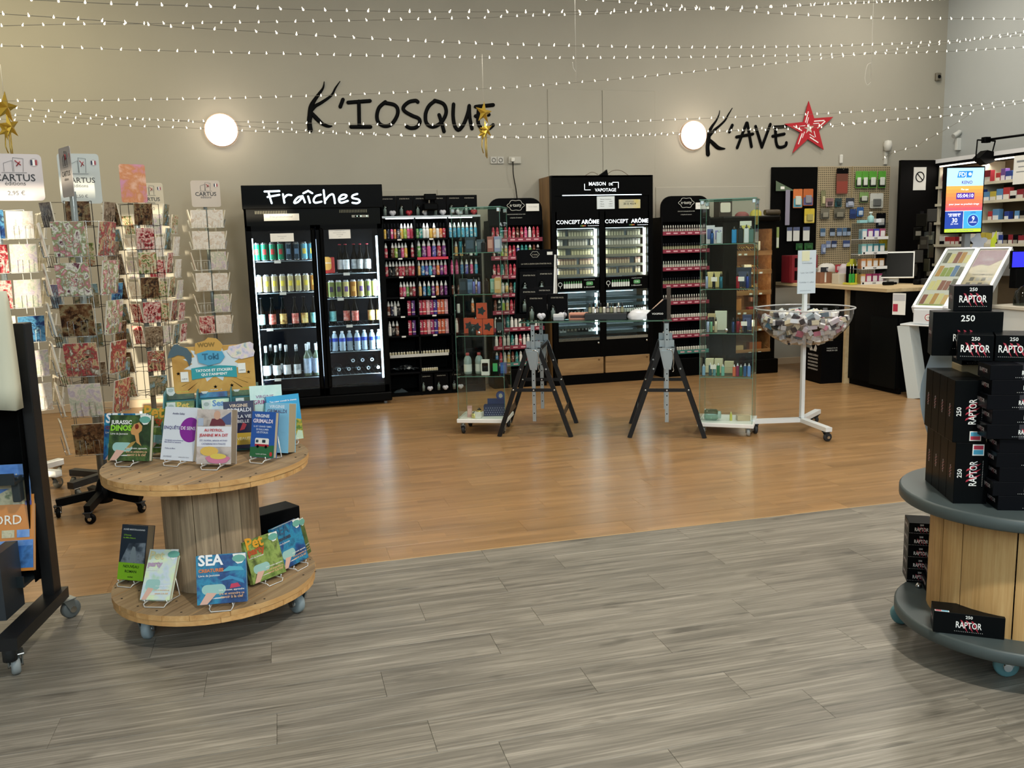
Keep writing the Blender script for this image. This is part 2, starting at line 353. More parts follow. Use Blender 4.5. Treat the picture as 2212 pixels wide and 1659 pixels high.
FRAICHES={"F":[[[-0.067,2.038,0.0087],[0.063,2.041,0.0087]],[[-0.034,2.039,0.0087],[-0.025,1.987,0.0087],[-0.012,1.934,0.0087]],[[-0.044,1.989,0.0087],[0.06,2.007,0.0087]]],"r":[[[0.093,2.012,0.0087],[0.101,1.936,0.0087]],[[0.101,1.979,0.0087],[0.132,2.005,0.0087],[0.167,2.003,0.0087]]],"a":[[[0.265,1.993,0.0088],[0.228,1.984,0.0087],[0.194,1.951,0.0087],[0.192,1.931,0.0087],[0.226,1.944,0.0088],[0.264,1.983,0.0088]],[[0.267,1.993,0.0088],[0.285,1.937,0.0088]]],"i":[[[0.317,1.989,0.0088],[0.33,1.933,0.0088]],[[0.276,2.019,0.0088],[0.32,2.04,0.0088]],[[0.32,2.04,0.0088],[0.355,2.019,0.0088]]],"c":[[[0.431,2.004,0.0088],[0.387,1.992,0.0088],[0.365,1.959,0.0088],[0.377,1.932,0.0088],[0.434,1.941,0.0088]]],"h":[[[0.46,2.044,0.0088],[0.466,1.928,0.0088]],[[0.467,1.948,0.0088],[0.506,1.994,0.0088],[0.541,2.006,0.0088],[0.552,1.973,0.0088],[0.556,1.926,0.0088]]],"e":[[[0.598,1.959,0.0088],[0.646,1.969,0.0089],[0.667,1.995,0.0089],[0.627,2.0,0.0088],[0.595,1.966,0.0088],[0.61,1.929,0.0089],[0.675,1.945,0.0089]]],"s":[[[0.766,2.007,0.0089],[0.725,1.994,0.0089],[0.72,1.971,0.0089],[0.773,1.957,0.0089],[0.786,1.937,0.0089],[0.758,1.922,0.0089],[0.718,1.927,0.0089]]]}
STAR=[[6.017,3.038],[6.094,2.848],[6.347,2.866],[6.158,2.717],[6.231,2.495],[6.018,2.613],[5.826,2.458],[5.918,2.688],[5.709,2.782],[5.953,2.805]]
STRINGS=[[[-0.932,4.178,2.542],[-0.797,4.194,2.545],[-0.587,4.219,2.549],[-0.322,4.251,2.561],[0.179,4.312,2.579],[0.475,4.348,2.593],[0.788,4.387,2.611],[1.099,4.426,2.632],[1.311,4.453,2.645],[1.527,4.48,2.662],[1.738,4.507,2.679],[2.276,4.576,2.728],[2.627,4.621,2.758],[2.99,4.669,2.799],[3.45,4.729,2.848],[3.822,4.778,2.888],[4.099,4.814,2.917]],[[-1.34,5.356,2.699],[-0.938,5.356,2.722],[-0.65,5.356,2.733],[-0.46,5.356,2.743],[-0.077,5.356,2.761],[0.412,5.356,2.786],[0.797,5.356,2.807],[1.28,5.357,2.835],[1.454,5.358,2.85],[1.77,5.358,2.869],[1.961,5.359,2.882],[2.351,5.36,2.912],[2.715,5.362,2.941],[3.157,5.363,2.97],[3.731,5.365,3.013],[4.202,5.367,3.05],[4.478,5.369,3.073]],[[-1.132,4.549,2.571],[-0.899,4.596,2.574],[-0.605,4.656,2.576],[-0.405,4.697,2.574],[-0.099,4.76,2.581],[0.205,4.822,2.585],[0.521,4.887,2.592],[0.839,4.953,2.601],[1.267,5.043,2.618],[1.37,5.064,2.623],[1.93,5.182,2.654],[2.265,5.253,2.673],[2.611,5.326,2.697],[2.948,5.398,2.722],[3.661,5.551,2.782],[4.025,5.629,2.817],[4.503,5.733,2.864],[5.143,5.873,2.939],[5.901,6.044,3.066]],[[1.625,4.595,2.758],[1.79,4.622,2.76],[1.924,4.645,2.763],[2.202,4.693,2.768],[2.486,4.741,2.778],[2.751,4.786,2.78],[3.037,4.835,2.791],[3.584,4.93,2.814],[4.13,5.027,2.853],[5.063,5.192,2.923]],[[-1.405,5.573,2.645],[-1.023,5.604,2.652],[-0.732,5.626,2.653],[-0.447,5.649,2.658],[-0.153,5.672,2.662],[0.14,5.696,2.669],[0.628,5.735,2.679],[1.009,5.766,2.689],[1.495,5.805,2.702],[1.594,5.813,2.706],[2.278,5.87,2.735],[3.157,5.945,2.78],[3.927,6.011,2.826],[4.562,6.065,2.864],[5.192,6.12,2.908],[6.061,6.197,2.982]],[[-1.662,6.451,2.489],[-1.194,6.443,2.496],[-0.722,6.435,2.509],[-0.239,6.427,2.523],[0.24,6.42,2.542],[0.529,6.416,2.555],[0.818,6.413,2.571],[1.112,6.409,2.586],[1.498,6.405,2.611],[1.686,6.403,2.62],[1.785,6.402,2.628],[2.563,6.396,2.699],[3.337,6.393,2.782],[4.114,6.39,2.869],[4.592,6.388,2.924],[5.02,6.388,2.984],[5.46,6.387,3.038],[5.821,6.387,3.085],[6.236,6.384,3.125]],[[-1.753,6.792,2.505],[-1.619,6.782,2.495],[-1.223,6.751,2.457],[-0.9,6.726,2.426],[-0.644,6.708,2.414],[-0.151,6.676,2.403],[0.149,6.656,2.398],[0.849,6.611,2.384],[1.389,6.576,2.381],[1.719,6.556,2.382],[1.81,6.55,2.385],[2.659,6.5,2.406],[3.338,6.462,2.432],[3.903,6.429,2.451],[4.406,6.401,2.473],[5.027,6.368,2.508],[5.453,6.343,2.524],[6.2,6.306,2.584]],[[-1.846,7.129,2.5],[-1.651,7.109,2.492],[-1.207,7.065,2.471],[-0.847,7.03,2.463],[-0.578,7.003,2.448],[-0.078,6.95,2.403],[0.402,6.901,2.37],[0.774,6.863,2.35],[1.17,6.823,2.33],[1.611,6.781,2.32],[1.847,6.758,2.313],[2.525,6.697,2.321],[3.072,6.647,2.328],[3.497,6.611,2.347],[3.891,6.578,2.376],[4.292,6.544,2.393],[4.7,6.509,2.415],[5.116,6.475,2.442],[5.541,6.441,2.475],[5.866,6.419,2.529],[6.283,6.388,2.583]],[[-1.908,7.355,2.504],[-1.737,7.336,2.49],[-1.28,7.286,2.463],[-0.926,7.249,2.444],[-0.566,7.211,2.428],[-0.133,7.165,2.403],[0.224,7.127,2.39],[0.604,7.088,2.377],[0.885,7.059,2.364],[1.475,6.998,2.346],[1.882,6.957,2.342],[2.425,6.903,2.338],[3.002,6.849,2.356],[3.594,6.794,2.38],[4.098,6.746,2.386],[4.614,6.699,2.412],[5.037,6.664,2.458],[5.466,6.625,2.479],[5.859,6.591,2.509]],[[5.503,7.259,2.189],[5.549,7.177,2.244],[5.643,6.987,2.281],[5.676,6.926,2.319],[5.737,6.813,2.375],[5.8,6.696,2.439],[5.859,6.591,2.509]]]
# ================================================================== the room
def plaster(name, a, b_):
    m, t, b = nt(name)
    tc = node(t, 'ShaderNodeTexCoord'); n = node(t, 'ShaderNodeTexNoise'); n.inputs['Scale'].default_value = 1.3; n.inputs['Detail'].default_value = 5
    lk(t, tc.outputs['Object'], n.inputs['Vector']); r = ramp(t, [(0.35, a), (0.65, b_)]); lk(t, n.outputs['Fac'], r.inputs[0]); lk(t, r.outputs[0], b.inputs['Base Color'])
    b.inputs['Roughness'].default_value = 0.55; b.inputs['Specular IOR Level'].default_value = 0.3
    n2 = node(t, 'ShaderNodeTexNoise'); n2.inputs['Scale'].default_value = 160; lk(t, tc.outputs['Object'], n2.inputs['Vector'])
    bp = node(t, 'ShaderNodeBump'); bp.inputs['Strength'].default_value = 0.05; bp.inputs['Distance'].default_value = 0.001; lk(t, n2.outputs['Fac'], bp.inputs['Height']); lk(t, bp.outputs[0], b.inputs['Normal'])
    return m
WALL = plaster('painted_wall', 'a39e91', 'a7a295'); WALL2 = plaster('painted_wall_grey', 'b2b6b5', 'b6bab9'); CEIL = mat('d8d5cf', 0.8)
def struct(name, mb, m, parent=None):
    o = obj(name, mb.mesh(name, m), parent)
    if not parent: o['kind'] = 'structure'
    return o
wb = struct('wall_back', MB().bb(-9, 8.1, 9.3, 9.5, 0, 4.6), WALL)
struct('panel', MB().bev(2.89, 3.505, 9.29, 9.302, 1.2, 3.12, 0.004), WALL, wb)
struct('panel', MB().bev(3.509, 4.12, 9.29, 9.302, 1.2, 3.12, 0.004), WALL, wb)
for x0, x1 in ((1.0, 1.66), (1.665, 2.5), (4.13, 5.5)):
    struct('panel', MB().bev(x0, x1, 9.292, 9.302, 0.1, 2.09, 0.003), WALL, wb)
struct('wall_right', MB().bb(7.88, 8.1, -4, 9.3, 0, 4.6), WALL2)
struct('wall_left', MB().bb(-9.2, -9, -4, 9.5, 0, 4.6), WALL)
struct('ceiling', MB().bb(-9.2, 8.1, -4.2, 9.5, 4.6, 4.75), CEIL)
# shop front behind the camera: openings let the low sun in
fw = MB().bb(-9, -4.15, -4.2, -4, 0, 4.6).bb(-4.15, -2.36, -4.2, -4, 2.255, 4.6).bb(-4.15, -3.52, -4.2, -4, 0, 0.3).bb(-3.52, -2.36, -4.2, -4, 0, 2.19).bb(-3.54, -3.5, -4.2, -4, 2.1, 2.2).bb(-2.36, 8.1, -4.2, -4, 0, 4.6)
struct('wall_front', fw, CEIL)
struct('baseboard_back', MB().bev(-9, 7.88, 9.285, 9.3, 0, 0.08, 0.004), mat('b9a58a', 0.5))
# ---- floor: orange laminate boards behind, grey vinyl planks in front
fl_o = struct('floor', MB().bb(-9, 7.88, -4, 9.3, -0.05, -0.006), mat('5a534a', 0.8))
WFLOOR = wood_mat('laminate_board', ['846543', '9c7951', 'ae8a62'], 0, 1.0, 0.28, 0.04, 0.7, 0.5, strips=True, fine=0.4)
GFLOOR = wood_mat('grey_vinyl_plank', ['4d4942', '7c766c', 'aaa296'], 0, 0.75, 0.42, 0.05, 1.6, 0.4, fine=0.55)
def board(L, wd, m, key): return cached(key, lambda: MB().bev(0, L, 0, wd, -0.008, 0.0, 0.0012).mesh('plank', m))
n_board = 0
Y = 4.130; row = 0
GP, WP = 0.0006, 0.0003
while Y < 9.29:
    wd = min(0.195, 9.29 - Y); x = -3.4 - (row * 0.53) % 1.28
    while x < 7.88:
        L = min(1.28, 7.86 - x)
        if L > 0.05:
            # only boards that stand in view are singled out
            if x + L > -1.9 - 0.30 * (Y - 4.1) and x < 0.95 * Y + 0.9:
                obj('plank', board(round(L, 3) - WP, wd - WP, WFLOOR, ('w', round(L, 3), round(wd, 3))), fl_o, T(x, Y, 0)); n_board += 1
        x += 1.28
    Y += 0.195; row += 1
Jn = {4: 0.933, 5: 0.49, 6: 0.884, 7: 1.21, 8: 0.89, 3: 0.71, 2: 0.264, 1: 0.953, 0: 0.371, -1: 0.56, -2: 1.034}
for r_ in range(8, -8, -1):
    y0 = 2.434 + 0.1883 * r_
    j = Jn.get(r_, (r_ * 0.37) % 1.05); x = j - 1.05 * 5
    if y0 + 0.188 < 1.35: continue
    while x < 4.2:
        if x + 1.05 > -1.3 - 0.25 * y0 * 0 - (0.3 if y0 < 3 else 0.9) and x < 0.6 * y0 + 1.7:
            obj('plank', board(1.05 - GP, 0.1883 - GP, GFLOOR, ('g', 1)), fl_o, T(x, y0, 0)); n_board += 1
        x += 1.05
# what lies outside the picture: one plain covering each
struct('surface', MB().bb(-9, 7.88, -4, 1.36, -0.02, -0.004), mat('7c766c', 0.5), fl_o)
struct('surface', MB().bb(-9, -1.6, 1.36, 4.13, -0.02, -0.0045), mat('7c766c', 0.5), fl_o)
struct('surface', MB().bb(3.2, 7.88, 1.36, 4.13, -0.02, -0.005), mat('7c766c', 0.5), fl_o)
struct('surface', MB().bb(-9, -2.0, 4.13, 9.3, -0.02, -0.0045), mat('9c7951', 0.5), fl_o)
obj('trim_1', MB().bev(-3.4, 7.8, 4.122, 4.130, -0.004, 0.0012, 0.0006).mesh('trim', mat('b9986c', 0.4)), None, None, kind='structure')

# ---- wall lamps, lettering, star, sockets
LAMP = mat('fff4ea', 0.5, emit=5.0, name='lamp_disc')
for x, wds in ((-0.44, 'round lit white wall lamp left of the long black wall lettering'), (4.573, 'round lit white wall lamp beside the shorter lettering with red star')):
    z = 2.675 if x < 0 else 2.65
    t = thing('wall_lamp', wds, 'wall lamp', T(x, 9.29, z))
    obj('diffuser', MB().lathe([(0.150, 0), (0.150, 0.03), (0.13, 0.045), (0.001, 0.05)], 36, 0, Rx(rad(90))).mesh('diffuser', LAMP), t)
    obj('rim', MB().lathe([(0.152, 0.0), (0.160, 0.0), (0.160, 0.03), (0.152, 0.034)], 36, 0, Rx(rad(90)), cap=False).mesh('rim', mat('e9c9b0', 0.4)), t)
    light('wall_lamp_glow', 'POINT', (x, 9.0, z), 5.0, (1, 0.85, 0.7), 0.1).data.shadow_soft_size = 0.16
def strokes_mb(strokes, y, depth, sub=5, n=10):
    b = MB()
    for s in strokes:
        p = smooth_pts([(q[0], q[2], q[1]) for q in s], sub)     # x, r, z carried together
        rr = [max(0.001, v.y) for v in p]; pts = [Vector((v.x, y, v.z)) for v in p]
        # rounded ends
        a = (pts[0] - pts[1]).normalized(); e = (pts[-1] - pts[-2]).normalized()
        pre = [(pts[0] + a * rr[0] * k, rr[0] * q) for k, q in ((0.98, 0.2), (0.75, 0.66), (0.4, 0.92))]
        post = [(pts[-1] + e * rr[-1] * k, rr[-1] * q) for k, q in ((0.4, 0.92), (0.75, 0.66), (0.98, 0.2))]
        P = [q[0] for q in pre] + pts + [q[0] for q in post]; Rr = [q[1] for q in pre] + rr + [q[1] for q in post]
        b.tube(P, Rr, n, 0, None, False, True, flat=depth)
    return b
t = thing('wall_lettering', 'long black handwritten wall lettering above the drinks fridge and bottle shelves', 'lettering', T(0, 0, 0))
for k, s in KIOSQUE.items(): obj('letter', strokes_mb(s, 9.292, 0.006).mesh('letter', mat('0a0a0a', 0.5)), t)
t = thing('wall_lettering', 'shorter black handwritten wall lettering next to the red star', 'lettering', T(0, 0, 0))
for k, s in KAVE.items(): obj('letter', strokes_mb(s, 9.292, 0.006).mesh('letter', mat('0a0a0a', 0.5)), t)
cx = sum(p[0] for p in STAR) / 10; cz = sum(p[1] for p in STAR) / 10
t = thing('wall_star', 'large red five-pointed star on the wall after the short lettering', 'star sign', T(cx, 9.28, cz))
P = [(p[0] - cx, p[1] - cz) for p in STAR]
obj('star_body', MB().prism(P, 0, 0.012, 0, Rx(rad(90))).mesh('star_body', mat('b3202c', 0.4)), t)
for k, (s1, s2) in enumerate(((0.70, 0.03), (0.46, 0.022))):
    for i in range(10):
        b = MB(); a, c = Vector(P[i]) * s1, Vector(P[(i + 1) % 10]) * s1
        a, c = a.lerp(c, 0.10 if k == 0 else 0.2), a.lerp(c, 0.86)
        if (i + k * 3) % 5 in (0, 3): continue
        b.bar((a.x, -0.0135, a.y), (c.x, -0.0135, c.y), 0.012 if k == 0 else 0.008, 0.002)
        obj('line_inlay', b.mesh('line_inlay', WHT), t)
obj('star_inlay', MB().prism([(x * 0.2, y * 0.2) for x, y in P], 0.012, 0.0145, 0, Rx(rad(90))).mesh('star_inlay', mat('c9c4b8', 0.5)), t)
t = thing('wall_socket', 'grey double socket plate on the wall left of the wooden-sided cabinet', 'socket', T(2.32, 9.296, 2.387))
for i in (0, 1):
    p = obj('socket_plate', MB().bev(-0.075 + i * 0.075, -0.003 + i * 0.075, -0.012, 0, -0.037, 0.037, 0.004).mesh('plate', mat('b9b6ae', 0.4)), t)
    obj('socket_well', MB().lathe([(0.022, 0), (0.022, 0.004), (0.017, 0.004), (0.016, 0.001)], 16, 0, T(-0.039 + i * 0.075, -0.012, 0) @ Rx(rad(90)), cap=False).mesh('well', mat('55534e', 0.5)), p)
t = thing('wall_socket', 'pale wall socket box with a plug and black cable hanging down', 'socket', T(2.51, 9.296, 2.387))
obj('socket_plate', MB().bev(-0.07, 0.07, -0.02, 0, -0.037, 0.037, 0.005).mesh('plate', mat('b5b1a6', 0.4)), t)
obj('plug', MB().bev(-0.05, -0.01, -0.06, -0.02, -0.02, 0.02, 0.006).mesh('plug', mat('d8d5cc', 0.4)), t)
obj('cable', MB().tube(smooth_pts([(-0.03, -0.05, -0.02), (-0.028, -0.045, -0.15), (0.0, -0.03, -0.3), (0.015, -0.02, -0.42)]), 0.005, 6).mesh('cable', BLK), t)
t = thing('wall_sensor', 'small dark square sensor box on the wall near the right corner', 'sensor', T(7.763, 9.3, 3.342))
obj('housing', MB().bev(-0.035, 0.035, -0.04, 0, -0.045, 0.045, 0.008).mesh('housing', mat('6b6557', 0.5)), t)
obj('lens', MB().lathe([(0.02, 0), (0.02, 0.006), (0.001, 0.012)], 12, 0, T(0, -0.04, 0) @ Rx(rad(90))).mesh('lens', DARK), t)
t = thing('wall_detector', 'round white detector on a stalk above the pegboard', 'detector', T(7.08, 9.3, 2.545))
obj('detector_head', MB().lathe([(0.001, 0.06), (0.04, 0.05), (0.05, 0.0), (0.04, -0.06), (0.02, -0.07)], 16, 0, T(0, -0.05, 0)).mesh('head', mat('c9c7bf', 0.5)), t)
obj('stalk', MB().bev(-0.02, 0.02, -0.03, 0, -0.22, -0.06, 0.005).mesh('stalk', mat('c3c0b7', 0.5)), t)
t = thing('wall_detector', 'small white wall detector left of the brown pegboard pack', 'detector', T(6.476, 9.3, 2.39))
obj('housing', MB().bev(-0.02, 0.02, -0.03, 0, -0.05, 0.05, 0.008).mesh('housing', mat('d3d1ca', 0.5)), t)
t = thing('security_camera', 'small white bracket camera on the right wall by the corner', 'camera', T(7.88, 9.0, 2.62))
obj('bracket', MB().bev(-0.06, 0, -0.02, 0.02, -0.16, -0.02, 0.004).mesh('bracket', mat('cfd0cc', 0.5)), t)
obj('camera_body', MB().lathe([(0.03, 0), (0.03, 0.1), (0.02, 0.11)], 12, 0, T(-0.1, 0, 0) @ Ry(rad(60))).mesh('cam', mat('c2c3bf', 0.5)), t)
# ---- fairy lights
BULB = mat('fff3d8', 0.4, emit=3.2, name='fairy_bulb'); BULB.cycles.emission_sampling = 'NONE'
WIRE = mat('6e685b', 0.5)
bulb_me = MB().lathe([(0.001, 0.012), (0.002, 0.006), (0.0048, 0.0), (0.0040, -0.004), (0.001, -0.006)], 6).mesh('bulb', BULB)
names = ['topmost fairy light string, sagging slightly near the upper edge', 'second fairy light string, crossing the topmost one on the left', 'fairy light string falling from upper left, above the long wall lettering', 'fairy light string that starts at the upper middle and falls to the right', 'fairy light string, fourth from the top at the left edge', 'fairy light string rising from over the left lamp to the upper right', 'fairy light string passing just above the red star point', 'fairy light string crossing behind the round lamps and through the red star', 'lowest fairy light string, below the foot of the wall lettering', 'short fairy light string dropping from the right wall to the pegboard']
for q, pts in enumerate(STRINGS):
    V = smooth_pts(pts, 5); base = V[len(V) // 2].copy()
    t = thing('fairy_lights', names[q], 'fairy lights', T(*base), 'strings of fairy lights under the ceiling')
    obj('wire', MB().tube([v - base for v in V], 0.0016, 4).mesh('wire', WIRE), t)
    acc = 0.03
    for a, c in zip(V, V[1:]):
        L = (c - a).length
        while acc < L:
            p = a.lerp(c, acc / L) - base
            obj('bulb', bulb_me, t, T(*p) @ Rx(RN.uniform(-0.5, 0.5)) @ Ry(RN.uniform(-0.5, 0.5))); acc += 0.1
        acc -= L
GOLD = mat('b99a3a', 0.3, 0.7)
def star5(R_, r_, rot=0.0): return [((R_ if i % 2 == 0 else r_) * math.sin(rot + PI * i / 5), (R_ if i % 2 == 0 else r_) * math.cos(rot + PI * i / 5)) for i in range(10)]
def hang_star(x, y, z, top, label, sc, rz):
    t = thing('hanging_star', label, 'star ornament', T(x, y, z) @ Rz(rz))
    for k, (rot, dx, dz, s) in enumerate(((0.1, 0, 0.05, 1.0), (-0.2, 0.02, -0.07, 0.8), (0.4, -0.02, -0.10, 0.6))):
        b = MB(); P = star5(0.085 * s * sc, 0.034 * s * sc, rot)
        n = len(P); vs = [(p[0] + dx, 0, p[1] + dz) for p in P] + [(dx, -0.022 * s, dz), (dx, 0.022 * s, dz)]
        fs = [(i, (i + 1) % n, n) for i in range(n)] + [((i + 1) % n, i, n + 1) for i in range(n)]
        obj('star_point', b.add(vs, fs).mesh('star_point', GOLD), t)
    for dx in (-0.015, 0.01, 0.02): t2 = obj('tinsel_strand', MB().tube([(dx, 0, -0.05), (dx * 1.4, 0.01, -0.2), (dx, 0, -0.26 - dx)], 0.0035, 4).mesh('strand', GOLD), t)
    obj('thread', MB().rod((0, 0, 0.1), (0, 0, top - z), 0.0012, 4).mesh('thread', mat('d8d4c8', 0.4)), t)
hang_star(1.567, 6.65, 2.43, 2.9, 'golden star ornament hanging before the end of the long lettering', 1.0, 0.5)
hang_star(-1.66, 6.65, 2.43, 2.75, 'golden star ornament at the far left edge above the card racks', 1.25, 1.0)
for x, y, z0, z1, lb in ((2.23, 6.45, 2.65, 3.6, 'thin white hanging thread above the door-like wall panel'), (4.42, 6.0, 2.64, 3.6, 'thin white hanging thread with loose loop at upper right')):
    t = thing('hanging_thread', lb, 'thread', T(x, y, z0))
    obj('strand', MB().rod((0, 0, 0), (0, 0, z1 - z0), 0.0014, 4).mesh('strand', mat('dedbd2', 0.4)), t)
    obj('loop', MB().tube(smooth_pts([(0, 0, 0.14), (-0.035, 0, 0.12), (-0.05, 0, 0.03), (-0.03, 0, -0.02), (0, 0, 0.0)] if x > 3 else [(0, 0, 0.1), (-0.02, 0, 0.13), (-0.025, 0, 0.17)]), 0.0014, 4).mesh('loop', mat('dedbd2', 0.4)), t)
# ================================================================== goods used on many shelves
def col_mesh(key, fn): return cached(key, fn)
def bottle_proto(key, h, r, body, cap, label, capz=0.66, cat='bottle', name='liquid_bottle', grp=None):
    """a dropper bottle: rounded body, printed sleeve, pointed cap"""
    def make():
        b = MB().lathe([(r * .9, 0), (r, h * .03), (r, h * capz * .86), (r * .8, h * capz * .96), (r * .45, h * capz)], 12).mesh(name, body)
        o = obj(name, b, None, T(0, 0, -50)); tag(o, 'x', cat)
        obj('cap', MB().lathe([(r * .82, h * capz * .97), (r * .86, h * (capz + .06)), (r * .62, h * (capz + .16)), (r * .3, h * .97), (r * .12, h)], 12).mesh('cap', cap), o)
        obj('sleeve', MB().lathe([(r * 1.03, h * .06), (r * 1.03, h * capz * .8)], 12, cap=False).mesh('sleeve', label), o)
        return o
    return cached(('bp', key), make)
PROTOS = []
def put(proto, M, label, group):
    if proto not in PROTOS: PROTOS.append(proto)
    return place(proto, M, label, group)
def simple_proto(key, name, cat, fn):
    def make():
        o = fn(); tag(o, 'x', cat); o.matrix_local = T(0, 0, -50); return o
    return cached(('sp', key), make)
def small_vial(key, h, r, body, cap, label):
    def fn():
        b = MB().lathe([(r, 0), (r, h * .55), (r * .5, h * .62)], 8, 0).lathe([(r * .55, h * .62), (r * .5, h * .9), (r * .2, h)], 8, 1).lathe([(r * 1.04, h * .08), (r * 1.04, h * .48)], 8, 2, cap=False)
        return obj('small_bottle', b.mesh('small_bottle', body, cap, label))
    return simple_proto(key, 'small_bottle', 'bottle', fn)
def price_tag(parent, x, y, z, wd=0.05, hg=0.024, s='4,90 €'):
    p = obj('price_tag', MB().bb(x - wd / 2, x + wd / 2, y - 0.003, y, z - hg / 2, z + hg / 2).mesh('price_tag', PAP), parent)
    return p
# ================================================================== drinks fridge
FX, FY, FW, FD = -0.265, 8.525, 1.257, 0.72
MF = T(FX, FY, 0)
t = thing('drinks_fridge', 'tall black two-door glass drinks fridge with lit white lettering on its header', 'fridge', MF)
NAVY = mat('0d1424', 0.35)
b = MB().bb(0, 0.03, 0.03, FD, 0.11, 1.93).bb(FW - 0.03, FW, 0.03, FD, 0.11, 1.93).bb(0, FW, FD - 0.03, FD, 0.11, 1.93).bb(0, FW, 0.03, FD, 1.72, 1.93).bb(0.03, FW - 0.03, 0.03, FD, 0.11, 0.2)
obj('cabinet_body', b.mesh('cabinet_body', BLK), t)
obj('liner', MB().bb(0.031, 0.036, 0.1, FD - 0.04, 0.2, 1.72).bb(FW - 0.036, FW - 0.031, 0.1, FD - 0.04, 0.2, 1.72).bb(0.031, FW - 0.031, FD - 0.045, FD - 0.031, 0.2, 1.72).bb(0.031, FW - 0.031, 0.1, FD - 0.04, 0.2, 0.29).bb(0.031, FW - 0.031, 0.1, FD - 0.04, 1.715, 1.72).mesh('liner', NAVY), t)
obj('plinth', MB().bev(-0.012, FW + 0.012, 0.0 - 0.01, 0.5, 0.03, 0.115, 0.01).mesh('plinth', BLK), t)
for x in (0.05, FW - 0.05):
    obj('foot', MB().cyl((x, 0.05, 0), 0.018, 0.03, 10).mesh('foot', GRY), t); obj('foot', MB().cyl((x, 0.6, 0), 0.018, 0.03, 10).mesh('foot', GRY), t)
obj('header', MB().bev(-0.008, FW + 0.008, -0.02, 0.5, 1.882, 2.094, 0.004).mesh('header', BLK), t)
hd = [c for c in t.children if c.name.startswith('header')][0]
for k, s in FRAICHES.items():
    s2 = [[(q[0] - FX, q[1], q[2]) for q in st] for st in s]
    obj('lit_letter', strokes_mb(s2, -0.024, 0.006).mesh('lit_letter', mat('d9f1ff', 0.5, emit=2.6)), hd)
b = MB().bb(0.02, FW - 0.02, 0.0, 0.04, 1.73, 1.882)
gp = obj('grille_panel', b.mesh('grille_panel', mat('15140f', 0.3)), t)
for x0, n in ((0.10, 20), (0.86, 18)):
    for i in range(n): obj('grille_slot', MB().bb(x0 + i * 0.0145, x0 + i * 0.0145 + 0.006, -0.003, 0.0, 1.838, 1.866).mesh('slot', mat('6f6a50', 0.4)), gp)
th = obj('thermostat', MB().bev(0.97, 1.13, -0.006, 0.0, 1.792, 1.815, 0.002).mesh('thermostat', mat('8a8880', 0.4)), t)
obj('readout', MB().bb(1.0, 1.045, -0.008, -0.006, 1.795, 1.812).mesh('readout', BLK), th)
for x in (1.02, 1.055, 1.11): obj('indicator', MB().bb(x - 0.004, x + 0.004, -0.0095, -0.006, 1.80, 1.808).mesh('indicator', mat('b8ffd0', 0.5, emit=3)), th)
nt_ = obj('notice', MB().bb(0.175, 0.49, -0.006, -0.001, 1.775, 1.838).mesh('notice', mat('f4f1e6', 0.6)), t)
obj('print', MB().text('Prix promotionnel', FR(0.33, -0.0075, 1.803), w=0.2).mesh('print', GRY), nt_)
def fdoor(x0, x1, hx, lab):
    d = obj('door', MB().bb(x0, x0 + 0.042, -0.01, 0.03, 0.125, 1.73).bb(x1 - 0.042, x1, -0.01, 0.03, 0.125, 1.73).bb(x0, x1, -0.01, 0.03, 1.685, 1.73).bb(x0, x1, -0.01, 0.03, 0.125, 0.19).mesh('door', BLK), t, None, lab)
    obj('door_glass', MB().bb(x0 + 0.042, x1 - 0.042, 0.006, 0.012, 0.19, 1.685).mesh('door_glass', glass_mat('fridge_glass', 'f4f8fa', 0.5)), d)
    obj('handle', MB().bev(hx - 0.02, hx + 0.02, -0.045, -0.012, 0.2, 1.70, 0.012).mesh('handle', mat('0a0a0a', 0.15)), d)
    return d
d1 = fdoor(0.012, 0.625, 0.655 - 0.05, None); d2 = fdoor(0.632, FW - 0.012, 0.68, None)
for d, x0, x1, z0, z1, s in ((d1, 0.22, 0.43, 1.585, 1.66, ['Canettes pression', 'au frais'] ), (d2, 0.75, 0.95, 1.60, 1.70, ['La licence avec nous', 'boissons fraiches et bieres', 'vous conseille', 'merci'])):
    n_ = obj('notice', MB().bb(x0, x1, -0.003, 0.004, z0, z1).mesh('notice', PAP), d)
    b = MB()
    for i, q in enumerate(s): b.text(q, FR((x0 + x1) / 2, -0.0042, z1 - 0.03 - i * 0.018), h=0.008, w=(x1 - x0) * .8)
    obj('print', b.mesh('print', GRY), n_)
for x in (0.055, 0.585, 0.675, FW - 0.06):
    if x in (0.585, 0.675): continue
    light('fridge_led', 'AREA', (FX + (0.085 if x < 0.5 else FW - 0.085), FY + 0.07, 0.95), 6, (0.80, 0.93, 1.0), 0.03, 1.35, (rad(90), 0, rad(-40 if x < 0.5 else 40)))
    obj('led_strip', MB().bb(x - 0.008, x + 0.008, 0.05, 0.06, 0.25, 1.62).mesh('led_strip', mat('dff6ff', 0.5, emit=9.0)), t)
light('fridge_led', 'AREA', (FX + 0.628, FY + 0.07, 0.95), 4, (0.80, 0.93, 1.0), 0.05, 1.35, (rad(90), 0, 0))
obj('led_tube', MB().bb(0.6, 0.65, 0.055, 0.062, 0.3, 1.6).mesh('led_tube', mat('cfe8ff', 0.5, emit=1.2)), t)
LZf = (1.412, 1.116, 0.781, 0.300); RZf = (1.278, 1.041, 0.78, 0.527, 0.300)
SHW = mat('7d8a90', 0.3, 0.8)
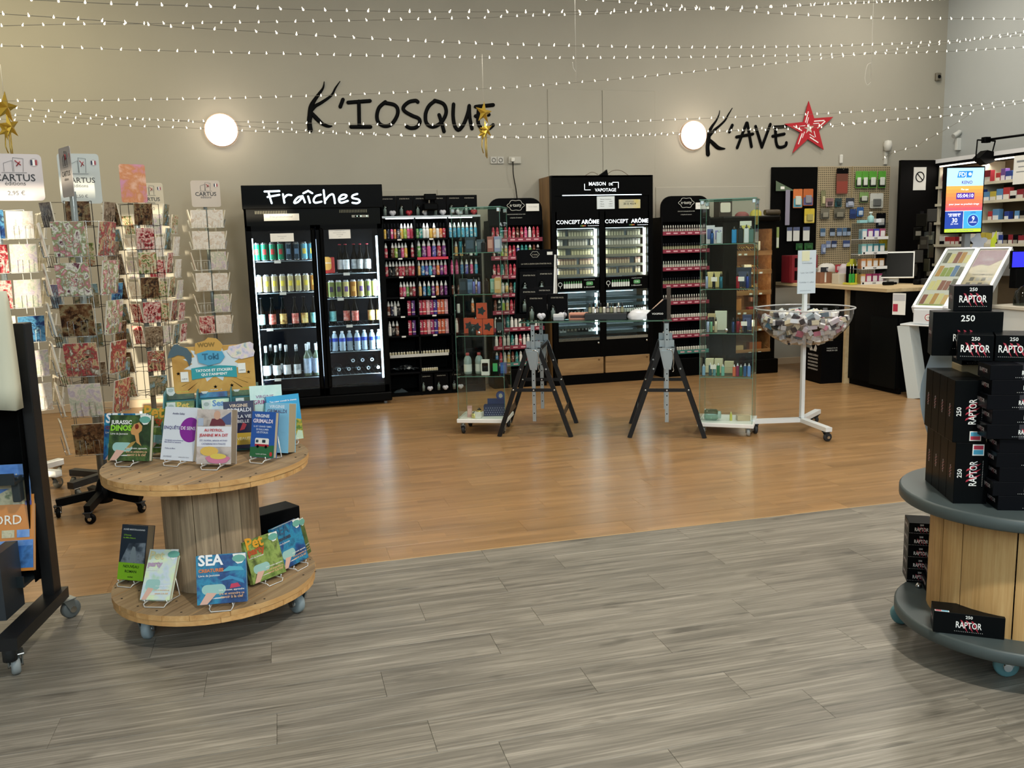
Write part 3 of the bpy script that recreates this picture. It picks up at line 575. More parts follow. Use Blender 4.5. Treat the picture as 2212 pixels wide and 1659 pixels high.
for zs, x0, x1, tags in ((LZf, 0.05, 0.615, (0.27, 0.30, 0.16, 0.2)), (RZf, 0.65, FW - 0.05, (0.9, 0.83, 0.9, None, None))):
    for z, tg in zip(zs, tags):
        b = MB().tube([(x0, 0.09, z - 0.008), (x1, 0.09, z - 0.008)], 0.005, 6).rod((x0, 0.6, z - 0.008), (x1, 0.6, z - 0.008), 0.005)
        for i in range(15): b.rod((x0 + (x1 - x0) * i / 14, 0.09, z - 0.004), (x0 + (x1 - x0) * i / 14, 0.6, z - 0.004), 0.0022, 4)
        s = obj('wire_shelf', b.mesh('wire_shelf', SHW), t)
        if tg: price_tag(s, tg, 0.083, z - 0.012, 0.06, 0.026)
def can(key, colr, band):
    def fn():
        r, h = 0.033, 0.165
        o = obj('drink_can', MB().lathe([(r * .78, 0), (r, h * .05), (r, h * .92), (r * .8, h)], 14).mesh('drink_can', mat('b9bec0', 0.25, 0.8)))
        obj('printed_wrap', MB().lathe([(r * 1.01, h * .06), (r * 1.01, h * .91)], 14, cap=False).mesh('wrap', colr), o)
        obj('emblem', MB().add([(1.04 * r * math.sin(a), -1.04 * r * math.cos(a), z) for z in (h * .35, h * .65) for a in (-0.5, 0, 0.5)], [(0, 1, 4, 3), (1, 2, 5, 4)]).mesh('emblem', band), o)
        obj('rim', MB().lathe([(r * .8, h * .985), (r * .84, h * 1.0), (r * .8, h * 1.012)], 14, cap=False).mesh('rim', CHR), o)
        return o
    return simple_proto(('can', key), 'drink_can', 'can', fn)
CG = can('g', mat('1f8a63', 0.3, 0.3), mat('c23a3a', 0.4)); CB = can('b', mat('18303f', 0.3, 0.3), mat('5d7fa0', 0.4)); CY = can('y', mat('6fb0c4', 0.3, 0.3), mat('e5c84a', 0.4)); CA = can('au', mat('c8bd92', 0.3, 0.4), mat('e1cf45', 0.4)); CO = can('o', mat('b9803a', 0.3, 0.3), mat('e3b25a', 0.4)); CV = can('v', mat('7d8a4c', 0.3, 0.3), mat('3f2f4c', 0.4)); CW = can('w', mat('d9cf8a', 0.3, 0.3), mat('6a4a8c', 0.4))
gL = [(CG, 'green')] * 4 + [(CB, 'dark blue')] * 2 + [(CY, 'pale blue')] * 2
for i, (c, nm) in enumerate(gL): put(c, MF @ T(0.085 + i * 0.0725, 0.135, LZf[0]), '%s drink can, %s from left on top shelf behind fridge left door' % (nm, ORD[i]), 'cans on the top left fridge shelf')
for i in range(8): put(CA if i < 7 else CO, MF @ T(0.085 + i * 0.0725, 0.135, LZf[1]), 'pale gold beer can, %s from left on second shelf behind fridge left door' % ORD[i], 'gold cans in the fridge')
for i, (c, nm) in enumerate([(CO, 'orange'), (CV, 'olive'), (CV, 'olive'), (CW, 'pale yellow'), (CO, 'brown'), (CW, 'pale yellow'), (CV, 'olive'), (CW, 'pale yellow')]):
    put(c, MF @ T(0.68 + i * 0.0705, 0.135, RZf[1]), '%s beer can, %s from left behind fridge right door' % (nm, ORD[i]), 'cans behind the right fridge door')
GBR = mat('14100c', 0.12, spec=0.7); GGR = mat('0e1a16', 0.1, spec=0.7)
def beer(key, lab, glassm, h=0.285, r=0.0335, name='beer_bottle', cap=None):
    def fn():
        o = obj(name, MB().lathe([(r * .9, 0), (r, .01), (r, h * .52), (r * .82, h * .62), (r * .40, h * .76), (r * .36, h * .97), (r * .42, h)], 14).mesh(name, glassm))
        obj('bottle_label', MB().lathe([(r * 1.015, h * .12), (r * 1.015, h * .46)], 14, cap=False).mesh('bottle_label', lab), o)
        obj('crown_cap', MB().lathe([(r * .46, h * .975), (r * .46, h * .995), (r * .38, h * 1.01)], 12).mesh('crown_cap', cap or mat('2a2a2c', 0.3, 0.6)), o)
        return o
    return simple_proto(('beer', key), name, 'bottle', fn)
LT = print_mat('label_teal', ['6fc3c4', '8fd0cf', '3f8b95'], 26); LR = print_mat('label_red', ['a8403a', 'c96a5c', 'e9d2c4'], 26); LC = print_mat('label_cream', ['e6d79c', 'd8b766', '7a4a2a'], 24)
bt = {'teal': beer('t', LT, GBR), 'red': beer('r', LR, GBR), 'cream': beer('c', LC, GBR)}
for x, nm, q in ((0.09, 'teal', 0), (0.19, 'red', 1), (0.29, 'cream', 2), (0.40, 'red', 3), (0.485, 'cream', 4), (0.575, 'teal', 5)): put(bt[nm], MF @ T(x, 0.14, LZf[2]), 'brown beer bottle with %s label, %s from left in fridge left door' % (nm, ORD[q]), 'beer bottles in the fridge')
for x, nm, q, y in ((0.675, 'teal', 0, .14), (0.755, 'teal', 1, .19), (0.89, 'red', 2, .2), (0.965, 'red', 3, .14), (1.12, 'cream', 4, .14), (1.20, 'cream', 5, .14)): put(bt[nm], MF @ T(x, y, RZf[2]), 'brown beer bottle with %s label, %s from left in fridge right door' % (nm, ORD[q]), 'beer bottles in the fridge')
LW = print_mat('label_white', ['e9edf0', 'dfe6ea', '9aa4ac'], 20)
bw = beer('w', LW, GBR, 0.27, 0.032, cap=mat('b02a3a', 0.4))
for x, q, y in ((0.855, 0, .18), (0.905, 1, .14), (0.99, 2, .22), (1.045, 3, .16), (1.11, 4, .14)): put(bw, MF @ T(x, y, RZf[0]), 'dark bottle with white round label, %s from left on top shelf of fridge right door' % ORD[q], 'dark bottles on the top right fridge shelf')
g = thing('gift_pack', 'red and orange carton of bottles on the fridge top right shelf', 'carton', MF @ T(0.72, 0.12, RZf[0]))
obj('carton', MB().bev(-0.055, 0.075, 0, 0.12, 0, 0.15, 0.004).mesh('carton', mat('b3271f', 0.4)), g)
obj('carton_front', MB().prism(rrect(-0.05, 0.045, 0.03, 0.155, 0.03), 0, 0.003, 0, FR(0, 0, 0)).mesh('front', mat('d9a24a', 0.4)), g)
obj('print', MB().text('SUPRÊMES', FR(0, -0.0035, 0.09), w=0.085).mesh('print', WHT), g)
def wine(key, glassm, lab, fo, h=0.31, r=0.037, burg=True):
    def fn():
        pr = [(r * .92, 0), (r, .012), (r, h * .45), (r * .8, h * .58), (r * .42, h * .72), (r * .36, h * .8), (r * .38, h)] if burg else [(r * .92, 0), (r, .01), (r, h * .62), (r * .5, h * .73), (r * .38, h * .77), (r * .38, h)]
        o = obj('wine_bottle', MB().lathe(pr, 14).mesh('wine_bottle', glassm))
        obj('bottle_label', MB().lathe([(r * 1.015, h * .10), (r * 1.015, h * (.40 if burg else .56))], 14, cap=False).mesh('bottle_label', lab), o)
        obj('foil_capsule', MB().lathe([(r * .40, h * .80), (r * .44, h * 1.0), (r * .3, h * 1.012)], 12).mesh('foil', fo), o)
        return o
    return simple_proto(('wine', key), 'wine_bottle', 'bottle', fn)
FOIL = mat('c9d2d8', 0.3, 0.6)
wr = wine('r', GGR, LW, FOIL); ww = wine('w', mat('5a6a58', 0.1, spec=0.7), print_mat('label_sky', ['c9d8ea', 'aac0dc', '8fa0b4'], 14), mat('dfe8ef', 0.4), burg=False)
for i in range(4): put(wr, MF @ T(0.105 + i * 0.094, 0.14, LZf[3]), 'dark wine bottle with white label, %s from left at fridge bottom' % ORD[i], 'wine bottles in the fridge')
for i in range(2): put(ww, MF @ T(0.485 + i * 0.088, 0.14, LZf[3]), ('clear white wine bottle with pale label, nearest the dark wine bottles', 'clear white wine bottle with pale label, next to the fridge handle')[i], 'wine bottles in the fridge')
for i in range(4): put(wr if i < 2 else ww, MF @ T(0.15 + (i if i < 2 else i + 1.9) * 0.092, 0.27, LZf[3]), 'wine bottle in the back row, %s from left at fridge bottom' % ORD[i], 'wine bottles in the fridge back row')
def water():
    r, h = 0.031, 0.19
    o = obj('water_bottle', MB().lathe([(r * .9, 0), (r, .01), (r * .94, h * .28), (r, h * .32), (r, h * .66), (r * .7, h * .84), (r * .42, h * .9), (r * .42, h * .93)], 12).mesh('water_bottle', mat('a9c3d6', 0.08, 0.0, 0.8)))
    obj('wrap_label', MB().lathe([(r * 1.02, h * .48), (r * 1.02, h * .66)], 12, cap=False).mesh('wrap', mat('2f49b8', 0.4)), o)
    obj('screw_cap', MB().lathe([(r * .46, h * .92), (r * .46, h), (r * .3, h * 1.01)], 10).mesh('screw_cap', mat('e4eef5', 0.4)), o)
    return o
wp = simple_proto('water', 'water_bottle', 'bottle', water)
for i in range(8): put(wp, MF @ T(0.685 + i * 0.0715, 0.13 + 0.02 * (i % 2), RZf[3]), 'clear water bottle with blue band, %s from left in the fridge' % ORD[i], 'water bottles in the fridge')
def wineglass():
    o = obj('wine_glass', MB().lathe([(0.006, 0.075), (0.028, 0.085), (0.042, 0.12), (0.044, 0.15), (0.034, 0.195)], 14, cap=False).mesh('bowl', glass_mat('stemware', 'cfe0ea', 1.6)))
    obj('stem', MB().lathe([(0.010, 0.004), (0.004, 0.02), (0.004, 0.07), (0.008, 0.078)], 8).mesh('stem', glass_mat('stemware2', 'd5e8f2', 2.0)), o)
    obj('base_ring', MB().lathe([(0.016, 0.0), (0.018, 0.004), (0.009, 0.006)], 14, cap=False).mesh('ring', mat('dff0fa', 0.15, spec=0.8)), o)
    return o
gpx = simple_proto('wineglass', 'wine_glass', 'glass', wineglass)
k = 0
for i in range(6): put(gpx, MF @ T(0.685 + i * 0.095, 0.12, RZf[4] + 0.046) @ Rx(rad(-90)), 'clear wine glass lying base outward, %s from left in the bottom row' % ORD[i], 'glasses lying in the fridge')
for i in range(3): put(gpx, MF @ T(0.92 + i * 0.092, 0.13, RZf[4] + 0.125) @ Rx(rad(-90)), 'clear wine glass lying base outward, %s from left in the upper row' % ORD[i], 'glasses lying in the fridge')

# ================================================================== black shelves of liquid bottles
EX, EY, EW = 1.02, 8.868, 1.0
ME = T(EX, EY, 0)
t = thing('bottle_shelf', 'black open shelf unit of colourful liquid bottles beside the drinks fridge', 'shelf', ME)
obj('back_panel', MB().bb(0, EW, 0.30, 0.31, 0.03, 1.80).mesh('back_panel', BLKM), t)
for x in (0, 0.324, 0.658, EW - 0.016): obj('divider', MB().bb(x, x + 0.016, 0, 0.30, 0.0, 1.79).mesh('divider', mat('17171a', 0.4)), t)
obj('plinth', MB().bb(0, EW, 0.01, 0.3, 0, 0.035).mesh('plinth', BLKM), t)
EZ = (1.588, 1.401, 1.218, 1.011, 0.821, 0.621, 0.42, 0.244)
for z in EZ:
    s = obj('shelf_board', MB().bb(0.016, EW - 0.016, 0, 0.3, z - 0.016, z).mesh('shelf_board', mat('17171a', 0.4)), t)
    if z > 0.6:
        for x in (0.17, 0.49): price_tag(s, x, -0.001, z - 0.01, 0.042, 0.016)
tp = obj('top_board', MB().bb(0, EW, -0.01, 0.3, 1.79, 1.81).mesh('top_board', mat('b9bcc0', 0.35, 0.4)), t)
obj('led_strip', MB().bb(0.05, 0.92, 0.02, 0.05, 1.783, 1.79).mesh('led_strip', mat('f4f8ff', 0.5, emit=14.0)), tp)
obj('shelf_rail', MB().bb(0.02, 0.62, -0.012, 0, 0.40, 0.43).mesh('shelf_rail', mat('c9c9c4', 0.4)), t)
obj('printed_strip', MB().bb(0.34, 0.655, -0.006, 0, 1.375, 1.401).mesh('printed_strip', mat('d2304a', 0.4)), t)
COLS = {'yellow': 'd9b04a', 'navy': '20243f', 'pink': 'd65a8c', 'orange': 'd9824a', 'red': 'b3364a', 'white': 'e6e6e2', 'green': '5f9a4f', 'blue': '3f7fb8', 'teal': '2f8a86', 'purple': '7a3a86', 'mauve': '8a4a78', 'black': '1a1a1c', 'brown': '6a3a2a', 'lime': '9ab84a', 'cyan': '4fa6c8', 'violet': '5a58a8', 'peach': 'dcae6e'}
def bot(cn, slim=False, fat=False, capc=None):
    r = 0.0125 if slim else (0.021 if fat else 0.0165); h = 0.15
    cp = mat('101012', 0.4) if capc == 'black' else (mat('d64a86', 0.4) if capc == 'pink' else mat('eceeec', 0.4))
    return bottle_proto((cn, slim, fat, capc), 0.17 if fat else h, r, mat(COLS[cn], 0.3), cp, print_mat('sleeve_' + cn, [COLS[cn], COLS[cn], 'e9e4da'], 40) if ('slv', cn) not in _MC else _MC[('slv', cn)])
for cn in COLS: _MC[('slv', cn)] = print_mat('sleeve_' + cn, [COLS[cn], COLS[cn], 'efeae0'], 34)
bays = ((0.02, 0.32), (0.342, 0.652), (0.676, 0.98))
rows = [
 (0, [('yellow', 1, 0, 'black'), ('navy', 1, 0, 'black'), ('pink', 1, 0, 'black'), ('orange', 1, 0, 'black'), ('navy', 1, 0, 'black'), ('yellow', 0, 0, 0), ('lime', 0, 0, 0), ('pink', 0, 0, 0), ('red', 0, 0, 0)],
     [('green', 0, 0, 'black'), ('teal', 0, 0, 'black'), ('white', 0, 0, 0), ('white', 0, 0, 0), ('yellow', 0, 0, 'black'), ('peach', 0, 0, 0), ('white', 0, 0, 'black'), ('orange', 0, 0, 'black'), ('red', 0, 0, 'black')],
     [('cyan', 0, 0, 0)] * 7),
 (1, [('red', 0, 0, 0), None, ('brown', 0, 0, 0), ('lime', 0, 0, 0), ('black', 0, 0, 0), ('pink', 0, 0, 0), ('yellow', 0, 0, 0), None, ('red', 0, 0, 0)],
     [('green', 0, 1, 0), ('purple', 0, 1, 0), ('pink', 0, 1, 0), ('violet', 0, 1, 0), ('red', 0, 1, 0), ('purple', 0, 1, 0)],
     [None, ('peach', 0, 0, 0), ('peach', 0, 0, 0), ('black', 0, 0, 0), ('white', 0, 0, 0), ('teal', 0, 0, 0)]),
 (2, [('red', 0, 0, 0), ('black', 0, 0, 0), ('black', 0, 0, 0), ('brown', 0, 0, 0), ('red', 0, 0, 0), ('red', 0, 0, 0), ('brown', 0, 0, 0), ('red', 0, 0, 0), ('red', 0, 0, 0)],
     [('peach', 0, 0, 0), ('blue', 0, 0, 0), ('violet', 0, 0, 0), ('cyan', 0, 0, 0), ('mauve', 0, 0, 0), ('orange', 0, 0, 0), ('purple', 0, 0, 0), ('pink', 0, 0, 0)],
     [('pink', 0, 0, 'pink'), ('pink', 0, 0, 'pink'), ('blue', 0, 0, 0), ('violet', 0, 0, 0), ('pink', 0, 0, 0), ('cyan', 0, 0, 0)]),
 (3, [None, None, None, None, ('red', 0, 0, 0), ('pink', 0, 0, 0), ('green', 0, 0, 0), ('brown', 0, 0, 0), ('red', 0, 0, 0)],
     [('peach', 0, 0, 0), ('blue', 0, 0, 0), ('teal', 0, 0, 0), ('purple', 0, 0, 0), ('orange', 0, 0, 0), ('mauve', 0, 0, 0), ('purple', 0, 0, 0)],
     [('brown', 0, 0, 'black'), ('brown', 0, 0, 'black'), ('black', 0, 0, 0), ('white', 0, 0, 0), ('brown', 0, 0, 0)]),
 (4, [('brown', 0, 0, 0), ('navy', 0, 0, 0), ('white', 0, 0, 0), ('black', 0, 0, 0), None, None, None, None, None], [], [('white', 0, 0, 'black'), ('orange', 0, 0, 0)]),
 (5, [('white', 0, 0, 0), ('black', 0, 0, 0), ('brown', 0, 0, 0), None, None, None, None, None], [], [('white', 0, 0, 0), ('white', 0, 0, 0), ('green', 0, 0, 0)]),
]
RWN = ['top', 'second', 'third', 'fourth', 'fifth', 'sixth']; BN = ['left', 'middle', 'right']
for ri, *bb in rows:
    for bi, lst in enumerate(bb):
        x0, x1 = bays[bi]; n = max(1, len(lst))
        for i, s in enumerate(lst):
            if not s: continue
            put(bot(s[0], bool(s[1]), bool(s[2]), s[3] or None), ME @ T(x0 + (x1 - x0) * (i + .5) / n, 0.05 + RN.uniform(0, .015), EZ[ri]), '%s liquid bottle, %s in the %s bay, %s shelf of the black bottle unit' % (s[0], ORD[i], BN[bi], RWN[ri]), 'liquid bottles beside the fridge')
def pulp(cn, c2):
    def fn():
        o = obj('printed_box', MB().bev(-0.016, 0.016, 0, 0.035, 0, 0.148, 0.001).mesh('box', mat(c2, 0.4)))
        obj('print', MB().text('PULP', T(0.0, -0.001, 0.098) @ RX90 @ Rz(rad(90)), w=0.075, h=0.018, bold=0.02).mesh('print', WHT), o)
        obj('print_band', MB().bb(-0.0162, 0.0162, -0.0006, 0.001, 0.026, 0.036).mesh('band', mat('e9d3c4', 0.5)), o)
        return o
    return simple_proto(('pulp', cn), 'printed_box', 'box', fn)
PC = {'crimson': 'b02a4a', 'purple': '5a2a78', 'red': 'c03a44', 'pale pink': 'dca0a8', 'magenta': '9a2a64', 'indigo': '3f2a86', 'orange': 'd66a4a'}
for ri in (4, 5):
    for i, cn in enumerate(['crimson', 'purple']): put(pulp(cn, PC[cn]), ME @ T(0.243 + i * 0.042, 0.04, EZ[ri]), '%s upright printed box in the left bay, %s shelf of black bottle unit' % (cn, RWN[ri]), 'upright printed boxes')
    for i, cn in enumerate(['crimson', 'red', 'pale pink', 'magenta', 'indigo', 'orange', 'orange', 'pale pink']): put(pulp(cn, PC[cn]), ME @ T(0.362 + i * 0.0375, 0.04, EZ[ri]), '%s upright printed box, %s in the middle bay, %s shelf' % (cn, ORD[i], RWN[ri]), 'upright printed boxes')
VI = small_vial('v', 0.055, 0.0105, mat('d9d4c4', 0.3), mat('1a1a1c', 0.4), mat('cfc4a0', 0.5))
for i in range(22): put(VI, ME @ T(0.03 + i * 0.0285 + RN.uniform(-.004, .004), 0.03, 0.42), 'tiny cream vial, %s along the white price rail shelf' % ORD[i], 'vials along the price rail')
for i in range(8): put(VI, ME @ T(0.345 + i * 0.022, 0.03, 0.244), 'tiny cream vial, %s beside the shiny packets on the low shelf' % ORD[i], 'vials beside the shiny packets')
SIL = mat('b9bfc4', 0.18, 0.9)
for i in range(9):
    me = cached(('packet', i % 3), lambda: MB().add([(x * .05, y * .03, .012 * math.sin(x * 3 + y * 4 + i) * (1 - abs(x)) + .012 * (1 - x * x)) for y in (-1, -.3, .3, 1) for x in (-1, -.5, 0, .5, 1)], [(a + 5 * r, a + 1 + 5 * r, a + 6 + 5 * r, a + 5 + 5 * r) for r in range(3) for a in range(4)]).mesh('packet', SIL if i % 3 else BLK))
    obj('shiny_packet', me, None, ME @ T(0.06 + 0.03 * i, 0.08 + RN.uniform(-.03, .03), 0.247 + 0.012 + 0.03 * (1 - abs(i - 4) / 4)) @ Rz(RN.uniform(-.8, .8)) @ Rx(RN.uniform(-.5, .5)), 'crumpled silver and black packet, %s from left in the low shelf pile' % ORD[i], 'packet', 'shiny packets on the low shelf')
def starter_pack(ball, bc, sc=1.0):
    def fn():
        o = obj('starter_pack', MB().bev(-0.08 * sc, 0.08 * sc, 0, 0.05 * sc, 0, 0.20 * sc, 0.002).mesh('box', mat('131214', 0.4)))
        obj('print', MB().text('STARTER PACK', FR(0, -0.001, 0.165 * sc), w=0.10 * sc, h=0.014 * sc, bold=0.004).mesh('print', mat('b9b2a4', 0.5)), o)
        obj('bottle_bell', MB().lathe([(0.027, 0), (0.027, 0.075), (0.022, 0.095), (0.004, 0.115)], 12, 0, T(-0.035 * sc, -0.01, 0.005) @ Matrix.Scale(sc, 4)).mesh('bell', glass_mat('bell_%s' % bc, 'b8c4c2', 2.0)), o)
        obj('bottle_core', MB().lathe([(0.017, 0), (0.017, 0.06), (0.006, 0.07), (0.005, 0.085)], 10, 0, T(-0.035 * sc, -0.01, 0.006) @ Matrix.Scale(sc, 4)).mesh('core', mat('d9dad6', 0.3)), o)
        b = MB().sph((0.04 * sc - 0.013 * sc, -0.015, 0.035 * sc), 0.022 * sc, 10, 7).sph((0.04 * sc + 0.013 * sc, -0.015, 0.035 * sc), 0.022 * sc, 10, 7).sph((0.04 * sc, -0.015, 0.024 * sc), 0.023 * sc, 10, 7)
        obj('ball_ornament', b.mesh('ball', mat(bc, 0.25)), o)
        return o
    return simple_proto(('sp', ball, sc), 'starter_pack', 'gift pack', fn)
SPW = starter_pack('white', 'c9c8d0'); SPR = starter_pack('red', 'a02430')
for i, (x, p, c) in enumerate(((0.08, SPW, 'white'), (0.245, SPR, 'red'), (0.41, SPW, 'white'), (0.585, SPW, 'white'), (0.75, SPW, 'white'), (0.905, SPR, 'red'))): put(p, ME @ T(x, 0.06, 1.81), 'black gift pack with %s ball, %s from left on top of the bottle unit' % (c, ORD[i]), 'black gift packs on the bottle unit')
for i, x in enumerate((0.38, 0.54, 0.70)): put(starter_pack('white', 'c9c8d0', 0.9), ME @ T(x, 0.02, 0.036), 'black gift pack with white ball, %s from left on the bottom shelf' % ORD[i], 'black gift packs at the shelf bottom')
t = thing('clamp_light', 'black clamp spotlight clipped above the middle of the bottle unit', 'lamp', ME @ T(0.49, 0.0, 1.81))
obj('clamp', MB().bev(-0.03, 0.03, -0.02, 0.03, 0, 0.05, 0.004).mesh('clamp', BLK), t)
obj('lamp_head', MB().bev(-0.075, 0.075, -0.06, 0.02, 0.05, 0.12, 0.012).bev(-0.06, 0.06, -0.05, 0.0, 0.15, 0.21, 0.006).mesh('head', BLK), t)
obj('bracket', MB().rod((-0.04, -0.02, 0.11), (-0.04, -0.02, 0.2), 0.006).rod((0.04, -0.02, 0.11), (0.04, -0.02, 0.2), 0.006).mesh('bracket', BLK), t)
obj('plastic_bag', MB().add([(x * .07, y * .05, .03 * (1 - x * x) * (1 - y * y) * (1 + .4 * math.sin(5 * x + 3 * y))) for y in (-1, -.5, 0, .5, 1) for x in (-1, -.6, -.2, .2, .6, 1)], [(a + 6 * r, a + 1 + 6 * r, a + 7 + 6 * r, a + 6 + 6 * r) for r in range(4) for a in range(5)], 0, True).mesh('bag', mat('3a4246', 0.15)), None, ME @ T(0.12, 0.08, 0.037), 'flat dark plastic bag on the bottom shelf by the fridge', 'bag')

# ================================================================== the two rounded black bottle displays
RDS = mat('86283e', 0.45)
def etasty(MX, zs, lab, nb, bh, kind, notice):
    t = thing('liquid_display', lab, 'display rack', MX)
    w_ = 0.58
    obj('back_panel', MB().bb(0, w_, 0.22, 0.235, 0.02, 1.75).bb(0, 0.012, 0, 0.22, 0.0, 1.75).bb(w_ - 0.012, w_, 0, 0.22, 0.0, 1.75).mesh('back_panel', mat('1a1b1e', 0.45)), t)
    obj('base', MB().bev(0, w_, -0.02, 0.23, 0, 0.2, 0.005).mesh('base', mat('0d0e10', 0.4)), t)
    h = obj('header_sign', MB().prism(rrect(0, w_, 1.70, 1.975, 0.12, 6, (0, 0, 1, 1)), -0.02, 0.0, 0, FR(0, 0.02, 0)).mesh('header_sign', mat('0f0f11', 0.35)), t)
    b = MB()
    pts = []
    for i in range(48):
        a = 2 * PI * i / 48; q = 1 + 0.10 * math.cos(6 * a)
        pts.append((0.29 + 0.085 * q * math.cos(a), -0.003, 1.90 + 0.052 * q * math.sin(a)))
    obj('cloud_outline', MB().tube(pts, 0.0028, 4, closed=True).mesh('cloud', mat('d9d9d2', 0.5)), h)
    b = MB().text('e·tasty', FR(0.29, -0.002, 1.888), w=0.125, bold=0.006).text("L'INCONTOURNABLE DE LA VAPE", FR(0.29, -0.002, 1.805), w=0.2).text('e-liquides & saveurs', FR(0.29, -0.002, 1.77), w=0.13)
    obj('print', b.mesh('print', mat('cfcfc8', 0.5)), h)
    n_ = obj('notice', MB().bb(*notice[:2], -0.006, -0.001, *notice[2:]).mesh('notice', PAP), h)
    obj('print', MB().text('Tous nos e-liquides', FR((notice[0] + notice[1]) / 2, -0.0075, notice[3] - 0.035), w=(notice[1] - notice[0]) * .7).mesh('print', GRY), n_)
    for z in zs:
        s = obj('shelf_tray', MB().bb(0.012, w_ - 0.012, 0, 0.21, z - 0.008, z).bb(0.012, w_ - 0.012, -0.012, 0, z - 0.03, z + 0.012).mesh('shelf_tray', RDS if z > 0.30 else mat('3a7a72', 0.4)), t)
        b = MB()
        for i in range(6): b.bb(0.05 + i * 0.085, 0.10 + i * 0.085, -0.0135, -0.011, z - 0.016, z - 0.002)
        obj('print', b.mesh('print', mat('d9a9b2', 0.5)), s, kind='stuff')
    return t
E1 = T(2.13, 8.96, 0)
EZ1 = (1.56, 1.375, 1.18, 0.99, 0.81, 0.63, 0.44, 0.26)
etasty(E1, EZ1, 'black round-topped bottle rack left of the wooden-sided cabinet', 0, 0, 0, (0.40, 0.54, 1.84, 1.915))
pal1 = ['red', 'red', 'teal', 'red', 'red', 'red', 'brown', 'red', 'pink', 'white']
pal2 = ['brown', 'black', 'lime', 'peach', 'red', 'red', 'violet', 'teal', 'teal', 'green']
pal3 = ['blue', 'red', 'white', 'yellow', 'brown', 'teal', 'white', 'red', 'pink', 'navy']
for ri, z in enumerate(EZ1):
    pl = (pal1, pal2, pal1, pal3, pal2, ['white', 'white', 'brown', 'teal', 'white'] * 2, ['white', 'red', 'white', 'white', 'teal'] * 2, pal3)[ri]
    for i in range(12):
        cn = pl[i % 10]
        put(bottle_proto(('e1', cn), 0.125, 0.0165, mat(COLS[cn], 0.3), mat(COLS[cn], 0.35) if ri % 2 == 0 else mat('dcdcd8', 0.4), _MC[('slv', cn)], 0.74), E1 @ T(0.05 + i * 0.0435, 0.03, z), '%s bottle, %s on the %s shelf of the left round-topped rack' % (cn, ORD[i], ORD[ri]), 'bottles on the left round-topped rack')
E2 = T(4.05, 8.96, 0)
EZ2 = (1.585, 1.392, 1.20, 1.017, 0.83, 0.645, 0.46, 0.28)
t2 = etasty(E2, EZ2, 'black round-topped rack of tiny bottles right of the wooden-sided cabinet', 0, 0, 0, (0.40, 0.56, 1.83, 1.90))
obj('peg_strip', MB().bb(0.44, 0.46, 0.2, 0.22, 0.3, 1.7).mesh('peg_strip', mat('0a0a0b', 0.4)), t2)
vm = {'w': small_vial('w', 0.078, 0.0115, mat('3a2a2c', 0.3), mat('e2e0d6', 0.4), mat('b9b2a6', 0.5)), 'd': small_vial('d', 0.078, 0.0115, mat('6a6a4a', 0.3), mat('24242a', 0.4), mat('9a9a7a', 0.5)), 'g': small_vial('g', 0.078, 0.0115, mat('8a9a8a', 0.3), mat('d4d8cc', 0.4), mat('c9c2b6', 0.5)), 'k': small_vial('k', 0.078, 0.0115, mat('dcd9d0', 0.3), mat('141417', 0.4), mat('cfcabc', 0.5))}
for ri, z in enumerate(EZ2):
    kd = 'wdgdwkkk'[ri]
    for i in range(19): put(vm[kd], E2 @ T(0.035 + i * 0.0283, 0.025, z), '%s tiny bottle, %s on the %s shelf of the right round-topped rack' % ({'w': 'white-capped', 'd': 'dark', 'g': 'pale', 'k': 'black-capped'}[kd], ORD[i], ORD[ri]), 'tiny bottles on the right round-topped rack')
# ================================================================== wooden-sided lit cabinet
MX, MY, MW, MD = 2.775, 8.861, 1.13, 0.43
MM = T(MX, MY, 0)
t = thing('display_cabinet', 'tall black two-door lit cabinet with wooden side and drawers', 'cabinet', MM)
OAK = wood_mat('oak_board', ['755c3e', '957650', 'a98a60'], 0, 0.7, 0.5, 0.06, 1.3)
OAKV = wood_mat('oak_board_upright', ['6f5233', '8a6a44', '9a7a50'], 2, 0.7, 0.5, 0.06, 1.3)
for x in (0.0, MW - 0.018): obj('side_panel', MB().bb(x, x + 0.018, 0.06, MD, 0, 2.19).mesh('side_panel', OAKV), t)
obj('front_frame', MB().bb(0, 0.04, 0, 0.06, 0, 2.19).bb(MW - 0.045, MW, 0, 0.06, 0, 2.19).bb(0.04, MW - 0.045, 0.0, 0.06, 1.985, 2.19).bb(0.525, 0.58, 0, 0.05, 0.285, 1.82).bb(0.04, MW - 0.045, 0.012, 0.05, 1.82, 1.985).bb(0.04, MW - 0.045, 0, MD, 0, 0.105).mesh('front_frame', BLK), t)
obj('back_panel', MB().bb(0.018, MW - 0.018, MD - 0.02, MD, 0, 2.19).bb(0.018, MW - 0.018, 0.0, MD, 2.172, 2.19).mesh('back_panel', mat('b9c4c8', 0.4)), t)
obj('light_line', MB().bb(0.12, 1.0, -0.004, 0.002, 1.985, 1.993).mesh('light_line', mat('dff4ff', 0.5, emit=2.5)), t)
sg = obj('sign_print', MB().text('MAISON', FR(0.505, -0.002, 2.087), w=0.185, h=0.05, bold=0.003).text('DE', FR(0.655, -0.002, 2.087), h=0.027, bold=0.002).text('VAPOTAGE', FR(0.595, -0.002, 2.025), w=0.235, h=0.05, bold=0.003)
    .bb(0.362, 0.367, -0.003, 0, 2.045, 2.105).bb(0.362, 0.43, -0.003, 0, 2.040, 2.045).bb(0.737, 0.742, -0.003, 0, 2.058, 2.115).bb(0.675, 0.742, -0.003, 0, 2.115, 2.12).mesh('sign_print', LETW), t)
n_ = obj('notice', MB().bb(0.50, 0.695, -0.003, 0.012, 1.845, 1.975).mesh('notice', mat('dfe9ee', 0.6)), t)
